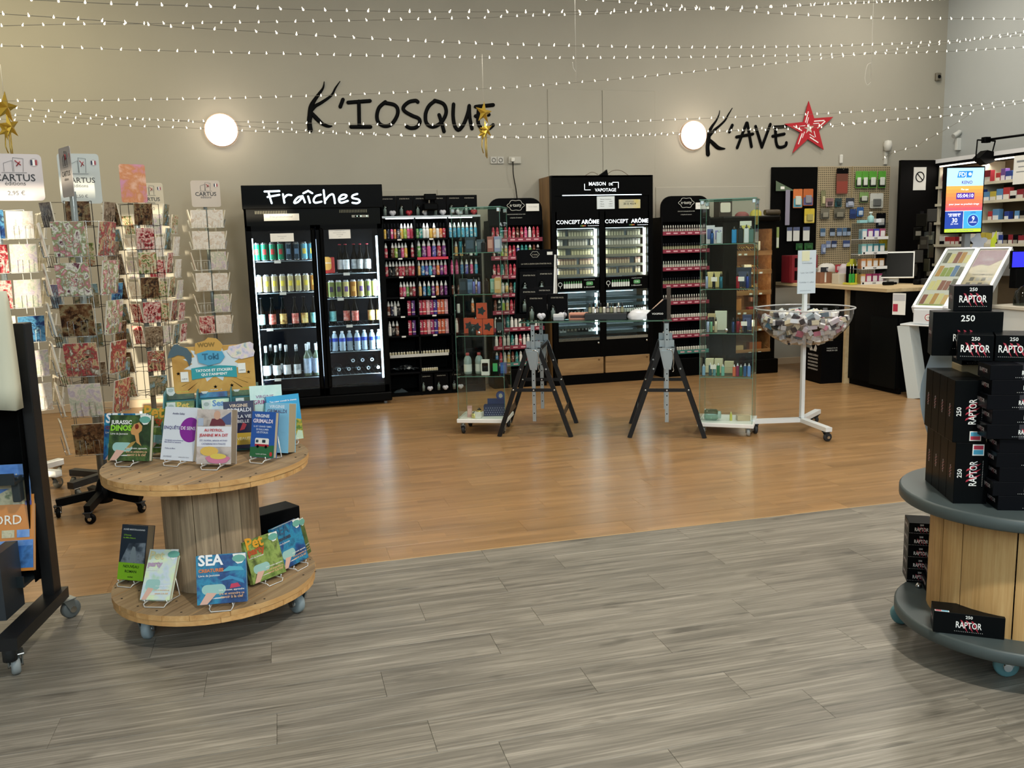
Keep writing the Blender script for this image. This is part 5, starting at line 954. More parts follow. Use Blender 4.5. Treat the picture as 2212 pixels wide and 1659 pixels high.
# ================================================================== trestles with the glass table top
TA = rad(-23.5)
BLKP = mat('121214', 0.35, 0.3)
def trestle(cx, cy, lab):
    MT = T(cx, cy, 0) @ Rz(TA); t = thing('trestle', lab, 'trestle', MT)
    for y in (0.0, 0.54):
        for s in (-1, 1):
            l = obj('leg', MB().bar((s * .045, y, .70), (s * .285, y, 0.0), .034, .03).mesh('leg', BLKP), t)
            obj('bolt', MB().lathe([(.008, 0), (.008, .004), (.003, .006)], 8, 0, T(s * .162, y - .016, .375) @ Rx(rad(90))).lathe([(.007, 0), (.007, .004)], 8, 0, T(s * .10, y - .016, .54) @ Rx(rad(90))).mesh('bolt', CHR), l)
        cb = obj('crossbar', MB().bb(-.165, .165, y - .02, y - .012, .362, .388).mesh('crossbar', BLKP), t)
        obj('bolt', MB().lathe([(.007, 0), (.007, .004)], 8, 0, T(0, y - .02, .375) @ Rx(rad(90))).mesh('bolt', CHR), cb)
        p = obj('post', MB().bb(-.014, .014, y - .0095, y + .0145, .125, .885).mesh('post', ZINC), t)
        b = MB()
        for z in (.19, .26, .33, .45, .5, .76, .80, .84): b.lathe([(.005, 0), (.005, .0008)], 8, 0, T(0, y - .0096, z) @ Rx(rad(90)))
        obj('post_hole', b.mesh('post_hole', DARK), p)
        obj('post_pad', MB().bev(-.02, .02, y - .012, y + .018, .885, .90, .003).mesh('post_pad', RUB), p)
        pl = obj('apex_plate', MB().prism([(-.058, .70), (.058, .70), (.03, .535), (-.022, .535)], 0, .004, 0, FR(0, y - .024, 0)).prism([(-.042, .68), (.042, .68), (.024, .565), (-.02, .565)], 0, .012, 0, FR(0, y - .024, 0)).mesh('apex_plate', ZINC), t)
        obj('rear_plate', MB().bb(-.055, .055, y + .02, y + .024, .70, .755).mesh('rear_plate', ZINC), t)
        b = MB()
        for s, z in ((-.045, .69), (.045, .69), (-.015, .545), (.022, .545)): b.lathe([(.006, 0), (.006, .004)], 8, 0, T(s, y - .028, z) @ Rx(rad(90)))
        obj('bolt', b.mesh('bolt', CHR), pl)
        obj('locking_pin', MB().tube(smooth_pts([(0, y - .04, .69), (.04, y - .045, .68), (.05, y - .04, .60), (.045, y - .04, .56), (.05, y - .04, .53), (.04, y - .04, .52)]), .0035, 5).mesh('locking_pin', CHR), pl)
    for s in (-1, 1):
        obj('side_brace', MB().bar((s * .225, .0, .17), (s * .225, .54, .17), .05, .006).mesh('side_brace', BLKP), t)
        obj('top_rail', MB().bar((s * .045, 0, .69), (s * .045, .54, .69), .03, .02).mesh('top_rail', BLKP), t)
    return MT
TL = trestle(1.878, 6.545, 'left black steel trestle with galvanised posts beside the left glass showcase')
TR_ = trestle(2.812, 6.125, 'right black steel trestle with galvanised posts beside the right glass showcase')
TT = T(1.878, 6.545, 0) @ Rz(TA)
t = thing('glass_table_top', 'green-edged glass sheet resting on the two trestles', 'table top', TT @ T(0, 0, .9005))
obj('glass_sheet', MB().bb(-.10, 1.06, -.03, .58, 0, .010).mesh('glass_sheet', glass_mat('table_glass', 'd6e6de', 0.7)), t)
obj('sheet_edge', MB().bb(-.10, 1.06, -.0315, -.03, 0, .010).bb(-.10, 1.06, .58, .5815, 0, .010).bb(-.1015, -.10, -.03, .58, 0, .010).bb(1.06, 1.0615, -.03, .58, 0, .010).mesh('sheet_edge', mat('4a6a5c', 0.15)), t)
ZT = .911
# cardboard gift pack display on the table
t = thing('pack_display', 'black slanted cardboard counter display for gift packs on the glass table', 'display', TT @ T(-.02, .28, ZT))
CB = mat('141316', 0.4)
obj('side_panel', MB().prism([(0, 0), (.26, 0), (.26, .50), (.20, .50), (.0, .04)], -.012, 0, 0, T(-.15, 0, 0) @ Ry(rad(-90)) @ Rz(rad(-90)) @ Matrix.Scale(-1, 4, (1, 0, 0)) if False else T(-.15, 0, 0) @ Matrix(((0, 0, 1, 0), (1, 0, 0, 0), (0, 1, 0, 0), (0, 0, 0, 1)))).mesh('side', CB), t)
obj('side_panel', MB().prism([(0, 0), (.26, 0), (.26, .50), (.20, .50), (.0, .04)], 0, .012, 0, T(.15, 0, 0) @ Matrix(((0, 0, 1, 0), (1, 0, 0, 0), (0, 1, 0, 0), (0, 0, 0, 1)))).mesh('side', mat('d4d4d2', 0.5)), t)
obj('back_panel', MB().bb(-.15, .15, .25, .262, 0, .46).mesh('back_panel', CB), t)
obj('base_tray', MB().bb(-.15, .15, 0, .25, 0, .035).mesh('base_tray', CB), t)
hd = obj('header_card', MB().prism(rrect(-.165, .165, .40, .545, .03, 4, (0, 0, 1, 1)), 0, .008, 0, FR(0, .21, 0)).mesh('header', CB), t)
obj('print', MB().text('LA VAPE A ENFIN SON STARTER PACK', FR(.0, .2, .425), w=.25, bold=.01).text('e·tasty', FR(-.01, .2, .50), w=.045).mesh('print', mat('b7ae9d', 0.5)), hd)
b = MB()
obj('cloud_outline', MB().tube([(-.01 + .034 * (1 + .1 * math.cos(6 * a)) * math.cos(a), .199, .506 + .024 * (1 + .1 * math.cos(6 * a)) * math.sin(a)) for a in [2 * PI * i / 36 for i in range(36)]], .0016, 4, closed=True).mesh('cloud', mat('c9c5ba', 0.5)), hd)
obj('price_label', MB().bb(.09, .135, .198, .2, .50, .525).mesh('price_label', PAP), hd)
SP2W = starter_pack('white', 'c9c8d0', 1.0)
MDp = TT @ T(-.02, .28, ZT)
for i, (x, y, z, c) in enumerate(((-.06, .16, .17, 'red'), (.08, .16, .18, 'white'), (-.05, .06, .04, 'white'), (.07, .07, .05, 'white'))): put(SPR if c == 'red' else SPW, MDp @ T(x, y, z) @ Rx(rad(-12)), 'black gift pack with %s ball, %s one in the slanted counter display' % (c, ORD[i]), 'gift packs in the slanted display')
put(SPW, TT @ T(.02, .10, ZT), 'black gift pack with white ball standing in front of the slanted display', 'gift packs on the glass table')
put(SPW, TT @ T(.18, .16, ZT), 'black gift pack with white ball standing right of the slanted display', 'gift packs on the glass table')
t = thing('leaflet_box', 'small clear box of white leaflets on the glass table', 'leaflets', TT @ T(.20, .02, ZT))
obj('leaflet_stack', MB().bev(-.04, .04, 0, .05, .002, .05, .002).mesh('leaflets', mat('dedee0', 0.6)), t)
obj('acrylic_box', MB().bb(-.05, .05, -.006, -.003, 0, .03).bb(.047, .05, -.003, .06, 0, .08).mesh('acrylic_box', ACRY), t)
put1('tester_tray', MB().bev(-.075, .075, 0, .12, 0, .05, .003).bb(-.065, .065, -.001, 0.002, .014, .036, 1).mesh('tester_tray', mat('c98a72', 0.45), mat('4a2f2a', 0.5)), TT @ T(.35, .08, ZT), 'salmon coloured cardboard tray on the glass table', 'tray')
t = thing('tester_rack', 'long dark tester tray with a row of dropper bottles on the table', 'rack', TT @ T(.56, .04, ZT))
obj('tray', MB().bev(-.16, .16, 0, .10, 0, .05, .003).mesh('tray', mat('23272a', 0.5)), t)
obj('acrylic_rack', MB().bb(-.14, .14, .10, .103, .0, .10).bb(-.14, .14, .06, .063, .05, .09).mesh('acrylic_rack', ACRY), t)
vt = {0: vm['d'], 1: vm['k'], 2: vm['w']}
for i in range(10): put(vt[i % 3], TT @ T(.44 + i * .0275, .075, ZT + .0505), 'dropper bottle, %s from left in the long tester tray' % ORD[i], 'dropper bottles in the tester tray')
def crumple(nm, sx, sy, h, sd, m_):
    rn = random.Random(sd); b = MB(); n, k = 14, 6; vs = []
    for j in range(k + 1):
        for i in range(n):
            a = 2 * PI * i / n; u = j / k; r = math.cos(u * PI / 2) ** .55
            vs.append((sx * r * math.cos(a) * rn.uniform(.88, 1.08), sy * r * math.sin(a) * rn.uniform(.88, 1.08), h * math.sin(u * PI / 2) * rn.uniform(.85, 1.05)))
    fs = [(j * n + i, j * n + (i + 1) % n, (j + 1) * n + (i + 1) % n, (j + 1) * n + i) for j in range(k) for i in range(n)]
    return b.add(vs, fs, 0, True).mesh(nm, m_)
put1('plastic_bag', crumple('plastic_bag', .11, .07, .075, 3, mat('d9d9de', 0.3)), TT @ T(.83, .10, ZT), 'crumpled white plastic bag on the glass table', 'bag')
put1('plastic_bag', crumple('plastic_bag', .08, .05, .05, 9, mat('17181a', 0.3)), TT @ T(.73, .16, ZT), 'crumpled black bag beside the white bag on the glass table', 'bag')
t = thing('open_carton', 'black display carton with white lettering and open flap on the glass table', 'carton', TT @ T(.965, .04, ZT))
obj('carton_body', MB().prism([(-.09, 0), (.06, 0), (.06, .15), (.04, .15), (-.09, .04)], 0, .10, 0, FR(0, .10, 0)).mesh('carton_body', mat('0d0d0f', 0.4)), t)
obj('print', MB().text('VOOPOO', FR(-.01, -.0015, .035), w=.085, bold=.02).mesh('print', WHT), t)
obj('flap', MB().bar((-.06, .05, .06), (.03, .05, .145), .006, .08).mesh('flap', mat('d9b6a0', 0.5)), t)
obj('wood_panel', MB().bb(.06, .09, .02, .09, 0, .24).mesh('wood_panel', mat('3a2c1e', 0.5)), t)

# ================================================================== bowl stand
MBW = T(3.87, 5.95, 0)
t = thing('bowl_stand', 'white three-footed stand carrying a clear bowl and a price sign', 'display stand', MBW)
WM = mat('e9edf0', 0.35)
obj('pole', MB().bb(-.014, .014, -.014, .014, .09, 1.09).mesh('pole', WM), t)
for dx, dy in ((-.40, .085), (-.03, -.40), (.31, .25)):
    a = obj('foot_arm', MB().bar((0, 0, .095), (dx, dy, .095), .032, .05).mesh('foot_arm', WM), t)
    L_ = math.hypot(dx, dy); c = caster(t, dx * (1 - .04 / L_), dy * (1 - .04 / L_), .032, RUB, .075, yaw=math.atan2(dy, dx), plate=RUB)
BWR, BWH = .36, .285
prof = [(.02, .68)] + [(BWR * math.sin(u) ** .9, .68 + BWH * (1 - math.cos(u))) for u in [PI / 2 * i / 10 for i in range(1, 11)]]
obj('bowl', MB().lathe(prof, 40, cap=False).mesh('bowl', glass_mat('bowl_acrylic', 'e6e6ea', 1.3, 0.03)), t)
obj('bowl_rim', MB().tube([(BWR * 1.015 * math.cos(a), BWR * 1.015 * math.sin(a), .965) for a in [2 * PI * i / 48 for i in range(48)]], .006, 6, closed=True).mesh('bowl_rim', mat('c4c6c8', 0.2, 0.0, 0.7)), t)
sgn = obj('sign_panel', MB().bb(-.077, .077, -.02, -.014, 1.075, 1.40).mesh('sign_panel', mat('d6e2ec', 0.5)), t)
b = MB()
for i, s in enumerate(('Déstockage', 'Cosmétiques', '', '1 pce / Lot 1,50€', '', '4 articles = 1 offert')):
    if s: b.text(s, FR(0, -.0212, 1.335 - i * .036), w=.125, h=.012)
b.text('dans la limite des stocks', FR(-.01, -.0212, 1.095), w=.09)
obj('print', b.mesh('print', mat('7c8794', 0.5)), sgn)
obj('sticky_note', MB().bb(-.045, .02, -.0225, -.0202, 1.32, 1.395).mesh('sticky_note', mat('e6e6c4', 0.6)), sgn)
SCOL = ['e9edf0', 'efe8d0', 'dfe5e8', 'e6aec0', '3c3f48', 'f2efe6', 'ccd6de', 'd98aa0', '2f3236', 'ded4b4', 'efe8ef', 'a9b8c0', 'ebf0f4', '6a7a84', '6aaad8']
SNM = ['pale grey', 'cream', 'silver', 'pink', 'black', 'ivory', 'bluish', 'rose', 'dark', 'tan', 'lilac white', 'grey', 'white', 'slate', 'blue']
sbm = {c: cached(('bowlbox', c), lambda: MB().bev(-.036, .036, -.017, .017, -.017, .017, .002, 0).bb(-.0365, -.018, -.0175, .0175, -.0175, .0175, 1).mesh('cosmetic_box', mat(c, 0.4), mat('3a3a40' if c in ('e9edf0', 'ded4b4') else 'e9e9e6', 0.4))) for c in SCOL}
rnb = random.Random(5); cnt = 0
for layer in range(6):
    z = .712 + layer * .041; u = math.acos(max(-1, min(1, 1 - (z - .68) / BWH))); rm = BWR * math.sin(u) ** .9 - .055
    if layer == 5: rm *= .72
    rings = [(rm, max(5, int(2 * PI * rm / .066)))]
    if layer >= 4: rings += [(rm - .075, max(3, int(2 * PI * (rm - .075) / .066))), (rm - .15, max(3, int(2 * PI * max(.03, rm - .15) / .07)))]
    for qi, (rr, n) in enumerate(rings):
        if rr < .02: continue
        for i in range(n):
            a = 2 * PI * (i + .5 * (layer % 2)) / n + rnb.uniform(-.08, .08)
            # the far side below the surface stays unseen behind the near layers
            if layer < 4 and math.sin(a + .3) > .35: continue
            k = rnb.randrange(len(SCOL)); cnt += 1
            side = 'left' if math.cos(a) < -.35 else ('right' if math.cos(a) > .35 else 'middle'); dep = 'near' if math.sin(a) < 0 else 'far'
            put1('cosmetic_box', sbm[SCOL[k]], MBW @ T(rr * math.cos(a), rr * math.sin(a), z + rnb.uniform(-.008, .010)) @ Euler((rnb.uniform(-.6, .6), rnb.uniform(-.6, .6), rnb.uniform(0, 6.28))).to_matrix().to_4x4(),
                 '%s cosmetic box, %s %s in the bowl, layer %s, %s ring, %s around' % (SNM[k], dep, side, ORD[layer], ('outer', 'inner', 'core')[qi], ORD[i % 30]), 'box', 'cosmetic boxes heaped in the clear bowl')

# ================================================================== cigar cabinet
MH = T(4.68, 8.78, 0); HW, HD = .66, .42
t = thing('cigar_cabinet', 'dark cigar cabinet with warm lit wooden shelves behind the right showcase', 'cabinet', MH)
BRN = mat('15110c', 0.35)
obj('cabinet_body', MB().bb(0, .06, 0, HD, .16, 1.70).bb(HW - .045, HW, 0, HD, .16, 1.70).bb(.06, HW - .045, HD - .02, HD, .16, 1.70).bb(.06, HW - .045, 0, HD, 1.60, 1.70).bb(.06, HW - .045, 0, HD, .16, .24).mesh('cabinet_body', BRN), t)
obj('crown_moulding', MB().bev(-.02, HW + .03, -.04, HD, 1.68, 1.74, .015).mesh('crown', BRN), t)
obj('plinth', MB().bev(-.02, HW + .03, -.04, HD, .0, .16, .008).mesh('plinth', BRN), t)
obj('door_panel', MB().bb(.0, .17, -.02, 0, .2, 1.68).mesh('door_panel', mat('1d1a14', 0.3)), t)
CED = wood_mat('cedar', ['7d5030', '9c6c42', 'b48558'], 0, 0.8, 0.5, 0.12, 0.8)
obj('cedar_lining', MB().bb(.06, HW - .045, HD - .03, HD - .02, .24, 1.60).bb(HW - .05, HW - .045, .02, HD - .03, .24, 1.60).mesh('cedar_lining', CED), t)
obj('cabinet_glass', MB().bb(.17, HW - .045, -.012, -.008, .24, 1.60).mesh('cabinet_glass', GLASS), t)
HZ = (1.335, 1.13, .90, .69, .50, .245)
for i, z in enumerate(HZ):
    s = obj('shelf_tray', MB().bb(.17, HW - .045, .02, HD - .03, z - .012, z).bb(.17, HW - .045, .01, .022, z - .02, z + .03).mesh('shelf_tray', CED), t)
    obj('shelf_tray_end', MB().prism([(.02, z), (.36, z), (.36, z + .12), (.02, z + .03)], 0, .008, 0, T(HW - .055, 0, 0) @ Matrix(((0, 0, 1, 0), (1, 0, 0, 0), (0, 1, 0, 0), (0, 0, 0, 1)))).mesh('end', CED), s)
    for x in (.22, .29, .36, .48):
        if (i + int(x * 100)) % 3: price_tag(s, x, .009, z - .008, .035, .018)
for i, z in enumerate((1.56, 1.28, 1.06, .84, .6)):
    light('cigar_cabinet_lamp', 'POINT', (4.68 + .38, 8.84, z), 0.9, (1.0, .86, .66), .05)
cig = {c: cached(('cig', c), lambda: MB().lathe([(.005, 0), (.008, .01), (.008, .11), (.004, .125)], 8, 0).lathe([(.0083, .085), (.0083, .1)], 8, 1, cap=False).mesh('cigar', mat(c, 0.6), mat('c9a24a', 0.4))) for c in ('5a3420', '6e4428', '4a2a1a')}
for si, z in enumerate(HZ[:3]):
    for i in range(12):
        if si == 1 and i in (5, 6): continue
        put1('cigar', cig[('5a3420', '6e4428', '4a2a1a')[i % 3]], MH @ T(.195 + i * .028, .05, z + .012) @ Rx(rad(-58 + RN.uniform(-6, 6))), 'brown cigar, %s from left on the %s tray of the cigar cabinet' % (ORD[i], ORD[si]), 'cigar', 'cigars in the lit cabinet')
for n, x, z, w_, h_, c, lb in (('a', .50, 1.335, .02, .13, 'e2d6ba', 'tall pale booklet on the top tray of the cigar cabinet'), ('b', .36, 1.16, .09, .05, 'd9cdb8', 'small white card box on the second tray of the cigar cabinet'), ('c', .46, .80, .10, .05, '3a1f16', 'dark wooden cigar box on the third tray'), ('d', .27, .515, .14, .055, 'a02a32', 'red cigar box on the fifth tray of the cigar cabinet'), ('e', .25, .70, .07, .14, 'b5793f', 'open upright cedar box on the fourth tray'), ('f', .44, .71, .12, .03, '7a1f24', 'flat red cigar box on the fourth tray'), ('g', .42, .515, .08, .08, 'e3e0d6', 'striped white cigar box on the fifth tray'), ('h', .47, .255, .15, .09, '9a5228', 'brown cigar chest on the lowest tray'), ('i', .27, .255, .10, .06, 'c8a678', 'pale cedar box on the lowest tray'), ('j', .50, .52, .06, .09, '5a2f1c', 'carved brown cigar box on the fifth tray'), ('k', .20, .91, .05, .09, 'c99a60', 'narrow cedar box at the left of the third tray')):
    put1('cigar_box', cbox(w_, h_, .07, c, None), MH @ T(x, .08, z + .001), lb, 'box')
put1('carton', cbox(.16, .19, .12, '3a2f26', 'd9d3c4'), MH @ T(.10, .12, 1.741), 'brown carton with white badge on top of the cigar cabinet', 'carton')
put1('fabric_bundle', crumple('fabric_bundle', .08, .06, .05, 21, mat('8a4a4a', 0.6)), MH @ T(.30, .12, 1.741), 'reddish fabric bundle on top of the cigar cabinet', 'fabric')
put1('fabric_bundle', crumple('fabric_bundle', .07, .06, .07, 22, mat('b8ae4a', 0.6)), MH @ T(.47, .12, 1.741), 'yellow bundle on top of the cigar cabinet', 'fabric')
put1('paper_roll', MB().lathe([(.03, 0), (.032, .02), (.032, .16), (.03, .18)], 14, 0, Ry(rad(90))).mesh('paper_roll', mat('3d3222', 0.5)), MH @ T(.52, .02, 1.775), 'dark cylinder lying on the right end of the cigar cabinet', 'roll')
# ================================================================== black panel and pegboard on the back wall
PB = T(0, 9.28, 0)
t = thing('hook_board', 'black hook panel on the back wall left of the beige pegboard', 'panel', T(5.56, 9.27, 0))
obj('panel_board', MB().bev(0, .60, 0, .02, .95, 2.30, .004).mesh('panel_board', mat('0e0d0c', 0.5)), t)
t = thing('pegboard', 'beige perforated pegboard with hanging packs behind the counter', 'pegboard', T(6.165, 9.27, 0))
def pegm():
    m, tt, b = nt('pegboard'); tc = node(tt, 'ShaderNodeTexCoord'); v = node(tt, 'ShaderNodeVectorMath', operation='MODULO'); v.inputs[1].default_value = (.025, .025, .025)
    lk(tt, tc.outputs['Object'], v.inputs[0]); d = node(tt, 'ShaderNodeVectorMath', operation='DISTANCE'); d.inputs[1].default_value = (.0125, .0125, .0125)
    m2 = node(tt, 'ShaderNodeVectorMath', operation='MULTIPLY'); m2.inputs[1].default_value = (1, 0, 1); lk(tt, v.outputs[0], m2.inputs[0]); d.inputs[1].default_value = (.0125, 0, .0125)
    lk(tt, m2.outputs[0], d.inputs[0]); r = ramp(tt, [(0.0, '4f4632'), (0.006, 'a8987a')]); r.color_ramp.interpolation = 'CONSTANT'; r.color_ramp.elements[1].position = .0045
    lk(tt, d.outputs['Value'], r.inputs[0]); lk(tt, r.outputs[0], b.inputs['Base Color']); b.inputs['Roughness'].default_value = .6
    return m
PGM = pegm()
for x0, x1 in ((0, .455), (.46, .98)): obj('panel_board', MB().bev(x0, x1, 0, .015, 1.0, 2.305, .003).mesh('panel_board', PGM), t)
obj('panel_seam', MB().bb(.452, .463, -.006, 0, 1.0, 2.30).mesh('panel_seam', mat('8a7a58', 0.5)), t)
def pack(nm, lb, x0, x1, z0, z1, c, c2=None, blob=None, y=9.24, n=1, grp=None):
    w_, h_ = x1 - x0, z1 - z0
    t = thing('hanging_pack', lb, 'hanging pack', T((x0 + x1) / 2, y, z0), grp)
    obj('card', MB().prism(rrect(-w_ / 2, w_ / 2, 0, h_, min(w_, h_) * .08, 2), 0, .004, 0, FR(0, 0, 0)).mesh('card', mat(c, 0.45)), t)
    if c2: obj('card_print', MB().prism(rrect(-w_ * .46, w_ * .46, h_ * .04, h_ * .5, w_ * .05, 2), 0, .001, 0, FR(0, -.004, 0)).mesh('card_print', mat(c2, 0.45)), t)
    if blob: obj('blister', MB().bev(-w_ * .3, w_ * .3, -.024, -.004, h_ * .15, h_ * .62, w_ * .08).mesh('blister', mat(blob, 0.25)), t)
    obj('hook', MB().rod((0, .026, h_ * .95), (0, -.03, h_ * .95), .002, 4).mesh('hook', CHR), t)
pack('or', 'orange card pack with blue lower half on the black panel', 5.824, 5.945, 1.834, 2.05, 'c9713a', '5aa0b8', 'c9d0c4')
pack('or', 'orange card pack with purple lower half on the black panel', 5.955, 6.085, 1.858, 2.05, 'b8622f', '5a5a8a', '8a8a94')
pack('ye', 'yellow card pack on the black panel', 5.976, 6.11, 1.658, 1.825, 'c9b23a', 'd9c46a', 'a39a5a')
pack('ru', 'long pale ruler hanging on the black panel', 5.725, 5.782, 1.64, 2.04, '8a8698', None, None)
for i, (a, b_) in enumerate(((5.753, 5.818), (5.835, 5.917), (5.965, 6.05))): pack('wh', 'white paper pack, %s of the row on the black panel' % ORD[i], a, b_, 1.455, 1.615, 'cfd0cc', None, None); obj('header_strip', MB().bb(a, b_, 9.233, 9.2355, 1.575, 1.615).mesh('hs', mat('4f587a', 0.5)), [o for o in bpy.data.objects if o.get('label', '').startswith('white paper pack, %s' % ORD[i])][0], T(-(a + b_) / 2, -9.24, -1.455))
for i, (a, b_) in enumerate(((5.874, 5.963), (5.985, 6.10))): pack('gr', 'dark green round pack, %s one at the foot of the black panel' % ('left', 'right')[i], a, b_, 1.35, 1.428, '22502a', '2f6a34', '2a5c30')
t = thing('set_square', 'translucent green set square hanging on the black panel', 'set square', T(5.60, 9.245, 2.03))
obj('square_body', MB().prism([(0, 0), (.25, 0), (0, .115)], 0, .004, 0, FR(0, 0, 0)).mesh('square_body', mat('5a6a55', 0.3)), t)
obj('square_tag', MB().bb(.06, .11, -.006, -.0041, .02, .05).mesh('square_tag', PAP), t)
pack('lm', 'narrow green and white pack at the left edge of the black panel', 5.60, 5.65, 1.38, 1.62, '8a9a5a', 'c9cfc0', None)
pack('br', 'tall brown card pack with black header high on the pegboard', 6.39, 6.545, 1.985, 2.28, '6a3c2c', '8a3a2c', None)
obj('header_strip', MB().bb(-.078, .078, -.006, -.004, .235, .295).mesh('hs', mat('141312', 0.5)), [o for o in bpy.data.objects if o.get('label', '').startswith('tall brown card')][0])
for i, (a, b_) in enumerate(((6.647, 6.73), (6.735, 6.82), (6.829, 6.935), (6.955, 7.06))):
    pack('gb', 'bright green and white pack, %s of the top row on the pegboard' % ORD[i], a, b_, 2.052, 2.248, '5aa03a', '1d2a18', 'd9dcd4')
pack('gs', 'green pack with black socket pictures on the pegboard', 6.71, 6.83, 1.883, 2.005, '7a9a5a', '2a2c28', 'c4c8bc')
pack('wh', 'large white pack with a phone picture on the pegboard', 6.855, 7.035, 1.815, 1.99, 'cfcfc8', 'b9bab0', '6a6c6a')
pack('p1', 'pink grey pack on the second pegboard row', 6.255, 6.36, 1.843, 1.94, '8a6a6a', 'b09a94', '4a3a3c')
pack('p2', 'teal pack on the second pegboard row', 6.38, 6.47, 1.838, 1.94, '1f3a3e', '2a5a60', '16282c')
pack('p3', 'black pack with round blue grey blister on the pegboard', 6.525, 6.64, 1.83, 1.94, '2a2f3a', '9aa4b8', 'aab2c4')
pack('k0', 'pale padlock pack at the left edge of the pegboard', 6.19, 6.25, 1.85, 2.03, '7a7a58', None, 'b9b28a')
pack('k1', 'bunch of grey metal packs, left one on the third pegboard row', 6.19, 6.31, 1.70, 1.822, '6a6658', '4a4840', '8a8678')
pack('k2', 'bunch of grey metal packs, right one on the third pegboard row', 6.37, 6.52, 1.70, 1.82, '5e5a4c', '3a3830', '7e7a6c')
pack('b1', 'dark blue pack on the third pegboard row', 6.585, 6.67, 1.70, 1.81, '24407a', '1a2c5a', None)
pack('b2', 'blue pack with white oval on the third pegboard row', 6.68, 6.77, 1.72, 1.83, '2a5a9a', '3a6aa8', 'b9c9d9')
pack('bk', 'black and white pack at the right edge of the pegboard', 6.95, 7.08, 1.59, 1.757, '1c1e24', '2a2f3c', 'cfcfcf')
for i, (a, b_, c) in enumerate(((6.195, 6.262, '3a5a78'), (6.321, 6.393, '1e2a38'), (6.417, 6.485, '39557a'), (6.495, 6.55, '4a6a8a'), (6.553, 6.604, '16202c'))): pack('q', 'small blue pack, %s of the fourth pegboard row' % ORD[i], a, b_, 1.50, 1.595, c, '8a9ab0', None)
for i, (a, b_, c) in enumerate(((6.278, 6.338, '6a7aa0'), (6.35, 6.42, '24335a'), (6.505, 6.60, '3a4a78'))): pack('r', 'small blue pack, %s of the fifth pegboard row' % ORD[i], a, b_, 1.366, 1.447, c, 'a0aac0', None)
pack('ch', 'silver blue chain pack low on the pegboard', 6.213, 6.273, 1.296, 1.41, '7a8ab0', None, 'aab8d0')
pack('yw', 'yellow ribbed pack low at the right of the pegboard', 7.0, 7.12, 1.31, 1.505, '8a7a1e', 'a8962a', '9a881f')
# ================================================================== counter
OAKC = wood_mat('counter_oak', ['b39a74', 'cbb48c', 'd8c49c'], 1, 0.6, 0.45, 0.04, 0.8)
t = thing('counter', 'long shop counter with pale wooden top and black front panel', 'counter', T(5.52, 6.70, 0))
obj('worktop', MB().bev(-.02, .75, .42, 2.35, .965, 1.0, .003).mesh('worktop', OAKC), t)
obj('front_panel', MB().bb(.07, .10, .34, 1.09, .06, .965).mesh('front_panel', mat('121416', 0.5)), t)
obj('plinth', MB().bb(.09, .12, .34, 1.09, 0, .06).mesh('plinth', BLKM), t)
obj('support_post', MB().bb(.03, .10, 1.09, 1.125, 0, .965).mesh('support_post', OAKC), t)
obj('rear_panel', MB().bb(.40, .43, 1.125, 2.30, .0, .965).mesh('rear_panel', mat('1a1a18', 0.5)), t)
obj('end_panel', MB().bb(.10, .70, .44, .46, 0, .965).mesh('end_panel', mat('121416', 0.5)), t)
obj('leg_room_panel', MB().bb(.06, .07, .36, .74, .05, .72).mesh('leg_room_panel', mat('191d1e', 0.4)), t)
zc = 1.0005
put1('storage_tower', MB().bev(-.16, .16, -.1, .12, 0, .30, .004).bb(-.13, .10, -.102, -.1, .03, .13, 1).bb(-.13, .10, -.102, -.1, .17, .27, 1).mesh('storage_tower', mat('7a1f28', 0.4), mat('241416', 0.4)), T(5.64, 8.78, zc), 'dark red plastic storage rack on the counter below the black panel', 'rack')
put1('leaflet_box', MB().bev(-.09, .09, -.05, .07, 0, .16, .003).mesh('leaflet_box', mat('8f8a84', 0.5)), T(5.66, 8.55, zc), 'grey box behind the bowl stand sign on the counter', 'box')
put1('sample_box', MB().bev(-.07, .07, -.05, .07, 0, .12, .003).bb(-.02, .0, -.052, -.05, .01, .12, 1).mesh('sample_box', mat('8a5f48', 0.5), mat('dcd9d2', 0.5)), T(5.70, 8.42, zc), 'brown box with white strip on the counter', 'box')
put1('paper_heap', crumple('paper_heap', .11, .08, .09, 33, mat('c4c0ba', 0.6)), T(5.75, 8.44, zc + .121), 'heap of crumpled papers on the brown counter box', 'papers')
put1('carton', cbox(.10, .05, .06, '20242e', 'a9aab2'), T(5.72, 8.37, zc + .122) @ Rz(.5), 'small black carton in the paper heap on the counter', 'carton')
put1('clear_case', MB().bev(-.10, .10, -.06, .06, 0, .11, .003).bb(-.03, .03, -.0615, -.06, .01, .10, 1).bb(.035, .095, -.0615, -.06, .01, .10, 2).mesh('clear_case', mat('c8c0b0', 0.3), mat('c9a58a', 0.4), mat('c4c89a', 0.4)), T(5.76, 8.15, zc), 'clear case of pale packets on the counter', 'case')
put1('paper_heap', crumple('paper_heap', .09, .06, .10, 35, mat('b9aeb4', 0.6)), T(5.80, 8.17, zc + .111), 'pinkish paper heap on the clear case', 'papers')
put1('carton', cbox(.09, .08, .02, 'a8303a', 'c9b9b9'), T(5.76, 8.22, zc + .12), 'red card standing behind the clear case', 'card')
t = thing('lighter_display', 'yellow and green display of long lighters on the counter', 'display', T(5.745, 7.97, zc))
obj('tray', MB().bev(-.075, .075, -.06, .07, 0, .02, .004).mesh('tray', mat('c4bf3a', 0.4)), t)
obj('back_card', MB().prism(rrect(-.065, .065, .02, .215, .015, 3), 0, .004, 0, FR(0, .03, 0)).mesh('back_card', mat('17181a', 0.4)), t)
